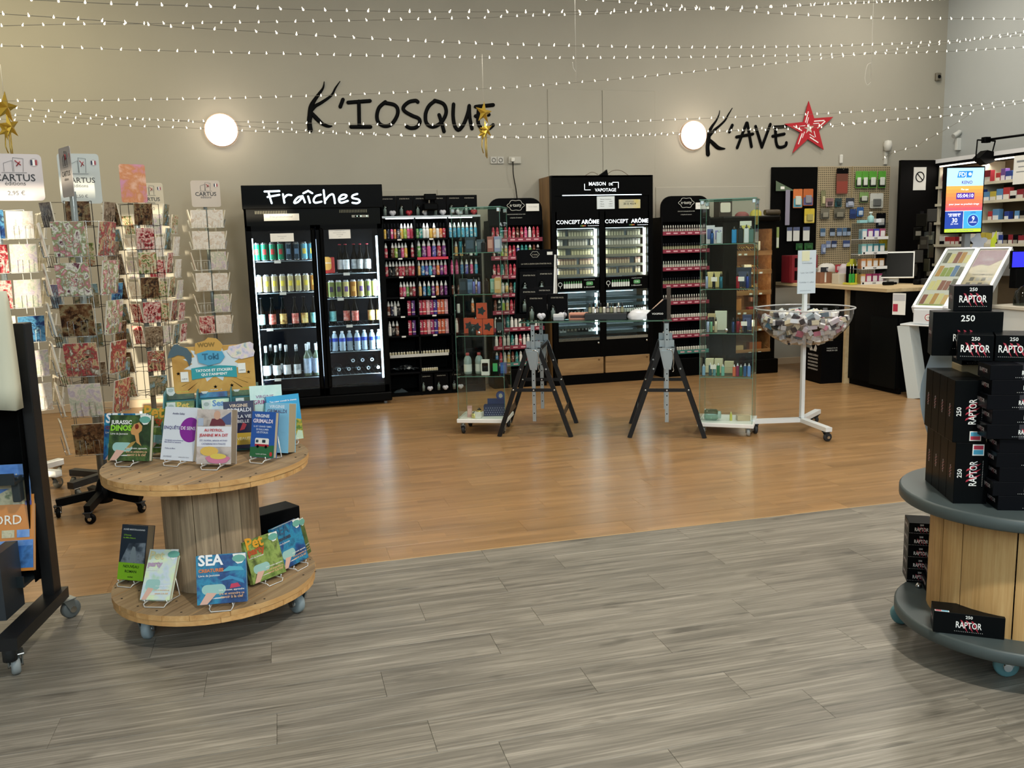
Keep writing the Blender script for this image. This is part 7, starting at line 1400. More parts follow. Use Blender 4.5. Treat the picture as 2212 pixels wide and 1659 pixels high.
def easel(M, w_, lb):
    t = thing('book_easel', lb, 'book stand', M, None)
    b = MB()
    obj('wire_lip', b.tube([(-w_ / 2, .03, .012), (-w_ / 2, -.012, .012), (-w_ / 2, -.030, .012), (-w_ / 2 + .006, -.034, .002), (w_ / 2 - .006, -.034, .002), (w_ / 2, -.030, .012), (w_ / 2, -.012, .012), (w_ / 2, .03, .012)], .0022, 6).mesh('wire_lip', mat('d9d9d8', 0.25, 0.3)), t)
    for s in (-1, 1): obj('wire_leg', MB().tube([(s * w_ / 2, -.022, .026), (s * w_ / 2, -.018, .012), (s * w_ / 2, .03, .010), (s * w_ / 2, .085, .002), (s * w_ * .4, .075, .10)], .0022, 6).mesh('wire_leg', mat('d9d9d8', 0.25, 0.3)), t)
    return t
JUN = print_mat('art_jungle', ['1f2f1c', '31482a', '4f6a35', '2a3a22'], 14); SEAA = print_mat('art_sea', ['14264a', '1f4a86', '2a8ab0', '1a2f5a'], 10); PETA = print_mat('art_forest', ['2c3a1c', '56702f', '93a85a', '2a2f18'], 12)
PALE = print_mat('art_pale', ['b4d8c4', 'd8e8c0', 'c9d6e6', 'a8cfa8'], 9); FOODA = print_mat('art_food', ['8a7f7c', 'b5aaa4', 'c9bdb8', '9a8a80'], 12)
def logo(w_, h_): return [(w_ * .24, h_), (w_ * .5, h_), (w_ * .5, h_ * .90), (w_ * .42, h_ * .80), (w_ * .33, h_ * .79), (w_ * .27, h_ * .85)]
def phone(w_, h_): return [(rrect(-w_ * .40, w_ * .08, h_ * .20, h_ * .40, w_ * .10, 4), '9ac4c0'), ([(-w_ * .45, .001), (-w_ * .30, .001), (-w_ * .10, h_ * .22), (-w_ * .30, h_ * .24)], 'd9b0a0'), ([(-w_ * .2, .02), (w_ * .02, .02), (w_ * .08, h_ * .13), (-w_ * .12, h_ * .13)], 'dfe0e0')]
def kidbook(lb, M, art, t1, c1, t2, c2, w_=.185, h_=.185, th=.02, extra=()):
    pa = [(rrect(-w_ / 2 + .001, w_ / 2 - .001, .001, h_ - .001, .004, 2), art)] + phone(w_, h_) + list(extra) + [(logo(w_, h_), 'e9e9e6'), ([(w_ * .36 + .025 * math.cos(a), h_ * .90 + .014 * math.sin(a)) for a in [2 * PI * i / 12 for i in range(12)]], '6aa89a'), ]
    return book(lb, M, w_, h_, th, art, [(t1, -w_ * .2, h_ * .80, w_ * .5, c1, .03), (t2, -w_ * .2, h_ * .66, w_ * .5, c2, .05, .028), ('Livre de Jeunesse', -w_ * .24, h_ * .57, w_ * .42, 'e9e9e6'), ('Lire, écouter, apprendre', w_ * .2, h_ * .26, w_ * .5, 'f0f0ee', .015), ('lire et entendre ce', w_ * .2, h_ * .18, w_ * .5, 'e0b48a', .015), ('savoir à la clef', w_ * .2, h_ * .11, w_ * .45, 'e0b48a', .015)], pa)
def BM(x, y, z, yaw, tilt): return T(x, y, z) @ Rz(rad(yaw)) @ Rx(rad(-tilt))
ZT2, ZL = .6655, .1605
E_ = .0145
def dino(w_, h_): return [([(w_ * .05, h_ * .58), (w_ * .02, h_ * .66), (w_ * .10, h_ * .80), (w_ * .22, h_ * .84), (w_ * .30, h_ * .76), (w_ * .29, h_ * .66), (w_ * .22, h_ * .60), (w_ * .25, h_ * .42), (w_ * .30, h_ * .33), (w_ * .18, h_ * .40), (w_ * .13, h_ * .56)], 'c9945a'), ([(w_ * .17 + .009 * math.cos(a), h_ * .75 + .011 * math.sin(a)) for a in [2 * PI * i / 10 for i in range(10)]], '7a2a1a'), ([(-w_ * .1, h_ * .24), (w_ * .05, h_ * .40), (w_ * .18, h_ * .44), (w_ * .08, h_ * .32), (w_ * .02, h_ * .28)], 'a88a4a')]
kidbook('square green dinosaur book with lime title on the upper drum disc', BM(-.632, 3.752, ZT2 + E_, -25, 14), JUN, 'JURASSIC', 'f2f2f0', 'DINOS', '8fd03a', extra=dino(.185, .185))
easel(BM(-.632, 3.742, ZT2, -25, 0), .075, 'white wire easel under the green dinosaur book')
kidbook('dark teal children book behind the green dinosaur book', BM(-.66, 3.83, ZT2 + .004, -22, 12), SEAA, 'SEA', 'e9e9ec', 'CREATURES', '8a4a5a', h_=.19)
kidbook('green forest pet book between the dinosaur book and the white book', BM(-.52, 3.86, ZT2 + E_, -25, 12), PETA, 'Pet', 'd9a03a', 'party', 'b0502a')
easel(BM(-.52, 3.85, ZT2, -25, 0), .07, 'white wire easel behind the white book with violet disc')
book('white book with a large violet disc on the upper drum disc', BM(-.443, 3.688, ZT2 + E_, -33, 16), .158, .215, .02, 'dfe4ee',
     [('Amélie Galiay', -.01, .185, .06, '3a3a6a'), ('ENQUÊTE', -.035, .125, .078, '3a2f7a', .01, .018), ('DE SENS', .042, .125, .068, 'f4f4f8', .01, .018), ('Témoignages extraordinaires et', -.02, .078, .09, '4a4a8a'), ('Élan d’éveil de l’existence', -.025, .070, .08, '4a4a8a'), ('Préface de Marie', -.035, .045, .05, '6a6a8a'), ('JOUVENCE', -.045, .012, .04, '8a8a9a'), ('entre ciel et terre', .035, .012, .05, '8a8a9a')],
     [([(max(-.079, min(.0785, .052 + .050 * math.cos(a))), .125 + .050 * math.sin(a)) for a in [2 * PI * i / 28 for i in range(28)]], '8a2f9a')])
easel(BM(-.443, 3.678, ZT2, -33, 0), .075, 'white wire easel under the white book with violet disc')
book('photo cookbook with red title in front on the upper drum disc', BM(-.293, 3.568, ZT2 + E_, -23, 12), .145, .215, .048, FOODA,
     [('AU PEYROL,', 0, .128, .08, 'c03a44', .02), ('JEANINE M’A DIT', 0, .108, .12, 'c03a44', .02), ('101 recettes, astuces et trucs', 0, .090, .115, '3f4f8a'), ('CATHERINE BOUTINOTE', 0, .076, .1, '3f4f8a')],
     [([(-.0715, .068), (.0715, .068), (.0715, .147), (-.0715, .147)], 'dfe0e8'), ([(-.02, .150), (.045, .150), (.05, .172), (.02, .180), (-.01, .178)], '6a2f3a'), ([(.012 + .014 * math.cos(a), .192 + .018 * math.sin(a)) for a in [2 * PI * i / 14 for i in range(14)]], 'c9a08a'), ([(-.068, .150), (-.045, .150), (-.045, .18), (-.068, .18)], 'a9b4c9'), ([(.05, .155), (.07, .155), (.07, .205), (.03, .18)], '4f5f8a'),
      ([(-.018 + .038 * math.cos(a), .050 + .019 * math.sin(a)) for a in [2 * PI * i / 16 for i in range(16)]], 'd9b45a'), ([(.018 + .050 * math.cos(a) * (1 + .1 * math.sin(5 * a)), .020 + .018 * math.sin(a)) for a in [2 * PI * i / 20 for i in range(20)]], 'c97a9a'), ([(.02 + .034 * math.cos(a), .030 + .011 * math.sin(a)) for a in [2 * PI * i / 16 for i in range(16)]], 'd9c25a')], pages='8f7f6c')
easel(BM(-.293, 3.558, ZT2, -23, 0), .075, 'white wire easel under the photo cookbook')
book('dark navy novel with yellow band behind the photo cookbook', BM(-.20, 3.82, ZT2 + E_, -5, 10), .125, .20, .03, '1a1f46',
     [('VIRGINIE', 0, .175, .075, 'e0c9b0', .015), ('GRIMALDI', .0, .155, .10, 'e6e4ea', .015), ('QUE LA VIE', 0, .128, .10, 'e6e4ea', .01), ('EST BELLE', 0, .108, .08, 'e6e4ea', .01), ('NOUVEAUTÉ', 0, .035, .1, 'e9e4c4', .01)], [([(-.0625, .015), (.0625, .015), (.0625, .065), (-.0625, .065)], 'c9a83a'), ([(-.0, .075), (.02, .08), (.03, .10), (.015, .11)], 'b03a4a')])
book('pale aqua novel with violet lettering at the back of the upper disc', BM(-.085, 3.92, ZT2 + .05, 0, 8), .135, .21, .018, print_mat('art_wave', ['8fc9c9', 'b9dfdc', 'cfe9e4', 'a4d4d2'], 5),
     [('VIRGINIE', -.005, .155, .075, '8a4a8a', .005), ('GRIMALDI', 0, .130, .11, '9a3f7a', .02)])
book('sky blue novel with a sunflower field at the right of the upper disc', BM(-.005, 3.905, ZT2 + E_, 18, 10), .145, .20, .022, '3aa0d2',
     [('Ton cœur connaît le chemin', 0, .172, .12, 'f0f4f8', .02), ('Lilly Oakley', -.02, .130, .05, 'e9f0f4', .01)],
     [([(-.0725, .002), (.0725, .002), (.0725, .085), (.02, .10), (-.0725, .095)], print_mat('art_sunflower', ['2a4a1f', '4f7a2a', 'd2b23a', '35561f'], 22)), ([(.03, .145), (.05, .14), (.055, .15), (.045, .155)], 'e9f0f4'), ([(.03, .0), (.07, .0), (.07, .035), (.05, .04)], 'c4d8c0')], pages='cfc49a')
easel(BM(-.005, 3.895, ZT2, 18, 0), .075, 'white wire easel under the sky blue sunflower novel')
book('blue novel with a white camper van at the front right of the disc', BM(-.112, 3.612, ZT2 + E_, -36, 12), .115, .185, .02, '2a5aa8',
     [('VIRGINIE', -.005, .162, .07, 'f0f4fa', .02), ('GRIMALDI', 0, .140, .095, 'e9dff0', .03), ('IL EST GRAND TEMPS', 0, .122, .085, 'd9e4f4', .01), ('DE RALLUMER', 0, .110, .06, 'd9e4f4', .01), ('LES ÉTOILES', 0, .098, .055, 'd9e4f4', .01), ('Le Livre de Poche', 0, .012, .05, 'e9e9e6', .01)],
     [([(-.0575, .001), (.0575, .001), (.0575, .052), (-.0575, .04)], '2f6a44'), (rrect(-.035, .032, .045, .078, .006, 3), 'eceae4'), ([(-.035, .045), (.032, .045), (.032, .054), (-.035, .054)], 'b02a3a'), (rrect(.0, .016, .060, .072, .002, 2), '2a3a44'), (rrect(-.03, -.018, .060, .071, .002, 2), '3a4f5a'), ([(-.02 + .006 * math.cos(a), .044 + .006 * math.sin(a)) for a in [2 * PI * i / 10 for i in range(10)]], '1a1a1c'), ([(.02 + .006 * math.cos(a), .044 + .006 * math.sin(a)) for a in [2 * PI * i / 10 for i in range(10)]], '1a1a1c'), ([(.046 + .007 * math.cos(a), .016 + .009 * math.sin(a)) for a in [2 * PI * i / 10 for i in range(10)]], 'c03a3a')], pages='b8a98e')
easel(BM(-.112, 3.602, ZT2, -36, 0), .07, 'white wire easel under the blue camper van novel')
book('pale blue novel standing behind the camper van novel', BM(-.055, 3.70, ZT2 + .01, -30, 10), .11, .205, .06, '8ac4e0', [('VIRGINIE', -.0, .185, .07, 'e9f2f8', .02), ('GRIMALDI', 0, .165, .09, '5a5a7a', .02)], pages='a8987c')
# lower disc
book('tall dark novel with a lime green band on the lower drum disc', BM(-.672, 3.765, ZL + E_, -30, 16), .125, .225, .045, '2a3440',
     [('AGNÈS MARTIN-LUGAND', 0, .203, .105, 'e6e9ea', .015), ('L’Homme', -.03, .180, .035, '9ad03a', .01), ('des Mille Détours', -.02, .169, .06, '9ad03a', .01), ('NOUVEAU', 0, .050, .075, '1f3a14', .01), ('ROMAN', 0, .030, .055, '1f3a14', .01), ('michel', 0, .010, .025, '1f3a14', .01)],
     [([(-.0625, .0), (.0625, .0), (.0625, .070), (-.0625, .070)], '8fc72c'), ([(-.055, .070), (.06, .070), (.06, .155), (-.02, .150)], print_mat('art_mist', ['1f2731', '4a5460', '8a949e', '2a323c'], 8)), ([(-.012, .075), (.02, .075), (.02, .10), (.012, .135), (.0, .138), (-.008, .115)], '8a949a')], pages='b09a7c')
easel(BM(-.672, 3.755, ZL, -30, 0), .075, 'dark wire easel under the novel with lime band')
kidbook('pale pet book leaning far back on the lower disc', BM(-.545, 3.505, ZL + E_, -20, 34), PALE, 'Pet', 'd9d0a0', 'party', 'b59ab8', .12, .20, .018)  # paler cover art than the other pet books
easel(BM(-.53, 3.495, ZL, -20, 0), .09, 'wire easel under the pale pet book')
kidbook('square blue sea creatures book at the front of the lower disc', BM(-.287, 3.385, ZL + E_, -6, 14), SEAA, 'SEA', 'f2f2f4', 'CREATURES', 'd07a4a', extra=[([(.0, .12), (.03, .14), (.075, .135), (.085, .12), (.05, .122)], '4fa8c0'), ([(-.01, .085), (.03, .105), (.08, .085), (.085, .07), (.04, .09)], '3a8ab8'), ([(.03, .055), (.07, .06), (.06, .075), (.035, .072)], 'c03a5a')])
easel(BM(-.287, 3.375, ZL, -6, 0), .085, 'wire easel under the square sea creatures book')
kidbook('square green forest pet book on the right of the lower disc', BM(-.112, 3.60, ZL + E_, 40, 16), PETA, 'Pet', 'd99a2a', 'party', 'b0502a', .17, .175, .02)
easel(BM(-.112, 3.59, ZL, 40, 0), .08, 'wire easel under the green forest pet book')
kidbook('square dark blue sea book beyond the green forest pet book', BM(-.005, 3.735, ZL + E_, 50, 14), SEAA, 'SEA', '2f5a7a', 'CREATURES', '3a3a4a', .17, .18, .022)
easel(BM(-.005, 3.725, ZL, 50, 0), .08, 'wire easel under the dark blue sea book')
kidbook('dark green book edge at the far right of the lower disc', BM(.035, 3.82, ZL + E_, 62, 12), JUN, 'JURASSIC', '3a4a3a', 'DINOS', '5a7a3a', .12, .16, .02)
put1('black_carton', MB().bev(-.10, .10, -.06, .06, 0, .20, .003).mesh('black_carton', mat('15171a', 0.4)), T(-.09, 3.98, ZL) @ Rz(rad(30)), 'black carton standing behind the books on the lower disc', 'carton')
# ---- tiered booklet display with printed header
MTA = T(-.30, 3.95, ZT2)
t = thing('booklet_display', 'tiered cardboard booklet display with an orange burst header board', 'display', MTA)
TEAL = mat('3f7f8a', 0.45)
obj('tier_body', MB().prism([(-.10, 0), (.16, 0), (.16, .20), (.10, .20), (.10, .14), (.0, .14), (.0, .08), (-.10, .08)], -.21, .21, 0, Matrix(((0, 0, 1, 0), (1, 0, 0, 0), (0, 1, 0, 0), (0, 0, 0, 1)))).mesh('tier_body', TEAL), t)
for x in (-.21, -.075, .065, .205): obj('tier_divider', MB().prism([(-.10, .08), (.16, .20), (.16, .245), (.06, .24), (-.10, .115)], 0, .004, 0, T(x, 0, 0) @ Matrix(((0, 0, 1, 0), (1, 0, 0, 0), (0, 1, 0, 0), (0, 0, 0, 1)))).mesh('divider', TEAL), t)
hb = obj('header_board', MB().prism(rrect(-.172, .172, .225, .43, .015, 3), 0, .006, 0, FR(0, .13, 0)).mesh('header_board', print_mat('art_burst', ['b0803a', 'c4954a', 'cfa45a', 'ba8840'], 5)), t)
b = MB()
burst = []
for i in range(24):
    a = 2 * PI * i / 24; q = (1.0 if i % 2 else .68); burst.append((.0 + .13 * q * math.cos(a), .355 + .085 * q * math.sin(a)))
obj('burst_print', MB().prism(burst, 0, .0006, 0, FR(0, .1236, 0)).mesh('burst_print', mat('d3dade', 0.45)), hb)
b = MB()
for a in (.2, .45, .75, 2.4, 2.7, 3.0, 3.5): b.add([(.0 + .09 * math.cos(-a), .1228, .30 + .035 * math.sin(-a)), (.155 * math.cos(-a + .02), .1228, .29 + .075 * math.sin(-a)), (.155 * math.cos(-a - .03), .1228, .29 + .075 * math.sin(-a))], [(0, 1, 2)])
for x, z in ((-.15, .315), (.0, .248), (.07, .250), (.145, .305)): b.prism([(x + p[0], z + p[1]) for p in star5(.009, .004)], 0, .0005, 0, FR(0, .1232, 0))
obj('ink_marks', b.mesh('ink_marks', INK), hb)
bn = obj('banner', MB().prism([(-.095 + .19 * i / 8, .285 + .008 * math.sin(PI * i / 8)) for i in range(9)] + [(.095 - .19 * i / 8, .335 + .008 * math.sin(PI * i / 8)) for i in range(9)], 0, .002, 0, FR(0, .122, 0)).mesh('banner', mat('2f9aa4', 0.4)), hb)
obj('banner_print', MB().text('TATOOS ET STICKERS', FR(0, .1196, .318), w=.155, bold=.03).text('QUI S’ANIMENT', FR(0, .1196, .300), w=.11, bold=.03).mesh('banner_print', WHT), bn)
top = obj('title_cutout', MB().prism([(-.075, .40), (-.07, .445), (-.03, .455), (-.015, .468), (.02, .462), (.035, .447), (.045, .43), (.035, .405), (-.0, .395), (-.04, .392)], 0, .004, 0, FR(0, .121, 0)).mesh('title_cutout', mat('c99a4a', 0.4)), t)
obj('title_print', MB().text('WOW', FR(-.025, .1165, .428), w=.075, bold=.06).mesh('title_print', mat('8a6a2a', 0.4)), top)
t2 = obj('title_cutout', MB().prism([(-.06, .36), (-.065, .40), (-.02, .412), (.04, .405), (.05, .38), (.03, .355), (-.02, .345)], 0, .004, 0, FR(0, .1165, 0)).mesh('title_cutout', mat('4fa0c4', 0.4)), t)
obj('title_print', MB().text('Toki', FR(-.01, .112, .372), w=.07, bold=.05).mesh('title_print', mat('2a6a8a', 0.4)), t2)
obj('dolphin_cutout', MB().prism([(-.188, .385), (-.18, .41), (-.165, .435), (-.155, .445), (-.14, .444), (-.135, .437), (-.105, .425), (-.088, .40), (-.090, .37), (-.10, .345), (-.108, .37), (-.12, .392), (-.145, .398), (-.165, .39)], 0, .004, 0, FR(0, .1225, 0)).mesh('dolphin_cutout', mat('4a5f6a', 0.35)), t)
obj('curtain_cutout', MB().prism([(.06, .40), (.07, .425), (.10, .428), (.13, .435), (.16, .440), (.175, .43), (.172, .41), (.178, .395), (.172, .375), (.12, .365), (.08, .375)], 0, .004, 0, FR(0, .1225, 0)).mesh('curtain_cutout', print_mat('art_streak', ['a8b4c9', 'd9c9d9', 'e6dcc4', '8fa8b8'], 30)), t)
for x, z in ((-.125, .30), (.118, .325)): 
    q = obj('price_label', MB().bb(x - .016, x + .016, .1195, .1215, z - .022, z + .022).mesh('price_label', PAP), hb)
    obj('print', MB().text('10,90 €', FR(x, .1188, z - .012), w=.022, bold=.01).mesh('print', DARK), q)
k = 0
for rz_, (y, z, xs_) in enumerate(((-.055, .082, (-.14, -.005, .13)), (.045, .142, (-.145, .0, .14)), (.12, .202, (-.15, -.01, .125)))):
    for i, x in enumerate(xs_):
        art, t1, c1 = ((SEAA, 'SEA', 'a9b8c4'), (JUN, 'MASH', '7fc03a'), (PETA, 'Pet', 'd2b24a'), (PALE, 'Sea', '5a8ac0'), (JUN, 'DINOS', 'b4c83a'))[(i + rz_ * 2) % 5]
        bk = book('small square booklet, %s from left in the %s row of the tiered display' % (ORD[i], ('front', 'middle', 'back')[rz_]), MTA @ T(x + .0, y, z) @ Rx(rad(-10)), .115, .062 if rz_ < 2 else .055, .02, art, [(t1, .012, .032, .05, c1, .03)], [([(-.055, .060), (-.055, .035), (-.045, .02), (-.03, .02), (-.02, .035), (-.02, .060)] if rz_ < 2 else [(-.055, .053), (-.055, .03), (-.045, .018), (-.03, .018), (-.02, .03), (-.02, .053)], 'c9cecc'), ([(-.0375 + .012 * math.cos(a), .042 + .009 * math.sin(a)) for a in [2 * PI * i_ / 10 for i_ in range(10)]], '9aa8a4')], name='booklet', cat='booklet', group='booklets in the tiered display')
# ================================================================== black cartons on the right drum
CBK = mat('15191c', 0.28); CBK2 = mat('1a1c22', 0.3)
def claw(b, M, s, mi):
    for i in range(3):
        x = (-.5 + .5 * i) * s
        b.add([(M @ Vector(p)) for p in ((x - .42 * s, .62 * s, 0), (x - .22 * s, .55 * s, 0), (x + .02 * s, .1 * s, 0), (x + .30 * s, -.62 * s, 0), (x + .05 * s, -.30 * s, 0), (x - .12 * s, .02 * s, 0))], [(0, 5, 4, 3, 2, 1)], mi)
def carton_proto(key, L_, W_, H_, vertical=False, band=False, lite=False):
    """long side L across, W deep, H high; print on the -Y side (and the left end)"""
    def fn():
        o = obj('tube_carton', MB().bev(-L_ / 2, L_ / 2, 0, W_, 0, H_, .0012).mesh('tube_carton', CBK2 if band else CBK))
        lx, lz = L_, H_
        if vertical: M = T(0, -.0006, H_ / 2) @ RX90 @ Rz(rad(90)); hh = L_
        else: M = T(.06 * L_ if band else 0, -.0006, H_ / 2) @ RX90; hh = H_
        if band: obj('wrap_band', MB().bb(-.01, L_ * .34, -.0004, W_ + .0004, -.0002, H_ + .0004).mesh('wrap_band', mat('2e2f36', 0.2)), o)
        b = MB(); claw(b, M @ T(.004, -hh * .06, .0003), min(hh, .085) * .44, 0)
        obj('claw_mark', b.mesh('claw_mark', mat('b02f44', 0.4)), o)
        b = MB().text('RAPTOR', M @ T(0, -hh * .16, .0008), w=min(hh * 1.1, .085), h=hh * .30, bold=.012, sx=.66).text('250', M @ T(0, hh * .29, .0008), h=hh * .14, bold=.012)
        for i in range(16): b.prism(circ(.0011, 4, -.042 + i * .0056, -hh * .33), .0004, .0008, 0, M)
        obj('carton_print', b.mesh('carton_print', WHT), o)
        Me = T(-L_ / 2 - .0006, W_ / 2, H_ / 2) @ Rz(rad(-90)) @ RX90
        if vertical: Me = Me @ Rz(rad(90))
        b = MB().text('RAPTOR', Me @ T(0, -.003, .0004), w=min(W_, H_ if vertical else W_) * .62, h=H_ * .3 if not vertical else .02, bold=.01, mi=0); claw(b, Me, min(W_, H_) * .3, 1)
        obj('end_print', b.mesh('end_print', mat('c9c4c8', 0.4), mat('8a2a3a', 0.4)), o)
        return o
    return simple_proto(('carton', key), 'tube_carton', 'carton', fn)
UP = carton_proto('up', .105, .073, .208, True); LD = carton_proto('ld', .212, .105, .0475, False, True); LG = carton_proto('lg', .215, .09, .075); SQ = carton_proto('sq', .105, .16, .085)
CG_ = 'black cartons stacked on the right drum'
YA = rad(-23)
MU = T(2.135, 2.387, .6045) @ Rz(YA)
for l in range(2):
    for i in range(4):
        p = put(UP, MU @ T(.053 - .012 * l, .004 + .0745 * i, l * .209), 'upright black carton, %s from the front in the %s upright row' % (ORD[i], ('lower', 'upper')[l]), CG_)
        if i == 0:
            q = obj('age_sticker', MB().bb(.0, .036, -.0012, -.0005, .006 if l else .165, .038 if l else .203).bb(.003, .033, -.0016, -.001, .022 if l else .169, .035 if l else .184, 1).bb(.003, .033, -.0016, -.001, .009 if l else .186, .0215 if l else .199, 2).mesh('age_sticker', WHT, mat('4aa8cc', 0.4), mat('b8304a', 0.4)), p)
ML2 = T(2.205, 2.285, .6045) @ Rz(YA)
for i in range(10):
    hi = i >= 5
    put(LD, ML2 @ T(.106 + (-.035 if hi else 0) + RN.uniform(-.01, .01), (-.01 if hi else 0), .0478 * i), 'flat black carton, %s from the bottom of the tall flat pile' % ORD[i], CG_)
put(SQ, T(2.152, 2.42, 1.0835) @ Rz(rad(-40)) @ T(.05, 0, 0), 'square black carton on top of the flat pile, front left', CG_)
put(SQ, T(2.152, 2.42, 1.0835) @ Rz(rad(-40)) @ T(.16, .01, 0), 'square black carton on top of the flat pile, cut by the right edge', CG_)
put(carton_proto('big', .215, .09, .15), T(2.155, 2.545, 1.085) @ Rz(rad(-32)) @ T(.107, .0, 0), 'large glossy black carton behind the square ones on the pile', CG_)
put(carton_proto('topb', .12, .10, .085), T(2.225, 2.53, 1.2355) @ Rz(rad(-32)) @ T(.06, .02, 0), 'topmost black carton of the whole pile', CG_)
put1('kraft_box', MB().bev(-.06, .06, 0, .10, 0, .44, .003).mesh('kraft_box', mat('a89878', 0.6)), T(2.335, 2.52, .6045) @ Rz(YA), 'plain kraft box hidden behind the upright black cartons', 'box')
put(carton_proto('fill', .12, .10, .04), T(2.335, 2.52, 1.0450) @ Rz(YA), 'flat black carton on the kraft box under the large glossy carton', CG_)
t = thing('price_sheet', 'curved white price sheet tucked behind the upright black cartons', 'paper', T(2.262, 2.545, .77) @ Rz(rad(-20)))
vs = []; n = 8
for j in range(n + 1):
    for i in range(5): u, v = i / 4, j / n; vs.append((-.03 + .085 * u - .025 * math.sin(PI * v) * (1 - u), .16 - .03 * u + .02 * math.sin(PI * v), .29 * v + (.05 * (1 - abs(u - .45) * 2) if j == n else 0)))
fs = [(j * 5 + i, j * 5 + i + 1, j * 5 + 6 + i, j * 5 + 5 + i) for j in range(n) for i in range(4)]
obj('sheet', MB().add(vs, fs, 0, True).add([(x, y + .0008, z) for x, y, z in vs], [f[::-1] for f in fs], 0, True).mesh('sheet', mat('c9d9e4', 0.6)), t)
obj('print', MB().text('Prix 2025', FR(.02, .135, .235) @ Rz(rad(-12)), w=.035).mesh('print', GRY), t)
# lower disc of the right drum
p = put(LG, T(2.072, 2.378, .1625) @ Rz(rad(-35)) @ T(.108, .002, 0), 'single black carton lying at the front of the lower black disc', CG_)
obj('age_sticker', MB().bb(-.104, -.06, .002, .014, .0752, .0756).bb(-.102, -.084, .004, .012, .0757, .076, 1).bb(-.083, -.062, .004, .012, .0757, .076, 2).mesh('age_sticker', WHT, mat('b8304a', 0.4), mat('4aa8cc', 0.4)), p)
for l in range(5):
    put(LD, T(2.285, 2.665, .1625 + l * .0478) @ Rz(rad(-30)) @ T(.106 + .006 * l, 0, 0), 'flat black carton, %s from the bottom of the pile on the lower disc' % ORD[l], CG_)
    put(carton_proto('en', .09, .105, .0475), T(2.275, 2.765, .1625 + l * .0478) @ Rz(rad(-30)) @ T(.05, .02, 0), 'flat black carton, %s from the bottom of the hindmost pile on the lower disc' % ORD[l], CG_)
# ================================================================== revolving card racks
ARTS = {}
for nm, cs, s, kd in (('floral', ['e4dcd0', 'c9788a', '8a9a6a', 'f0eae0', '6a3a4a'], 22, 'noise'), ('dark', ['1c1612', '3a261a', '6a4a30', '8a7a5a', '241a14'], 20, 'noise'), ('photo', ['5a7a8a', '8fb4c4', '6a6a4a', 'a89a80', '3a4a3a'], 12, 'noise'), ('white', ['f2efe8', 'e9e2d8', 'f4f2ee', 'd9c9b8', 'efe9e2'], 14, 'noise'), ('red', ['8a2430', 'b8404a', 'e6d2c8', 'a02f3a', '5a1a20'], 16, 'noise'), ('pastel', ['d9cfd8', 'c4b8c9', 'e4dcd2', 'b8c4b0', 'efe6dc'], 18, 'noise'), ('garden', ['3a4a24', '8a9a5a', 'd9d4b8', 'b87a5a', '56683a'], 24, 'noise'), ('kitten', ['e0dccf', '7a6a55', 'a03040', 'c9b48a', '3a2c24'], 20, 'noise'), ('blue', ['14244a', '2a4a86', '5a9ac4', '1a2f5a', '8ac0d8'], 9, 'noise'), ('brown', ['4a3a2c', '7a6650', '9a8a74', '5a4636', 'b8a890'], 15, 'noise')):
    ARTS[nm] = print_mat('card_' + nm, cs, s, 0.25, 'card')
PAPC = mat('d8d2c4', 0.6)
def card_mesh(w_, h_, art): return cached(('card', w_, h_, art), lambda: MB().bb(-w_ / 2, w_ / 2, 0, .008, 0, h_, 0, mf=1).mesh('greeting_card', PAPC, ARTS[art]))
def pocket_mesh(w_, h_, m, key): return cached(('pocket', w_, h_, key), lambda: MB().tube([(-w_ * .3, .012, 0), (-w_ * .3, -.012, 0), (-w_ * .3, -.012, h_ * .45), (-w_ * .12, -.012, h_ * .45), (-w_ * .12, -.012, 0)], .0016, 4).tube([(w_ * .12, -.012, 0), (w_ * .12, -.012, h_ * .45), (w_ * .3, -.012, h_ * .45), (w_ * .3, -.012, 0), (w_ * .3, .012, 0)], .0016, 4).tube([(-w_ * .55, .02, .0), (-w_ * .5, -.012, 0), (w_ * .5, -.012, 0), (w_ * .55, .02, 0)], .0018, 4).rod((-w_ * .5, .02, h_ * .5), (w_ * .5, .02, h_ * .5), .0015, 4).mesh('wire_pocket', m))
RKN = {}
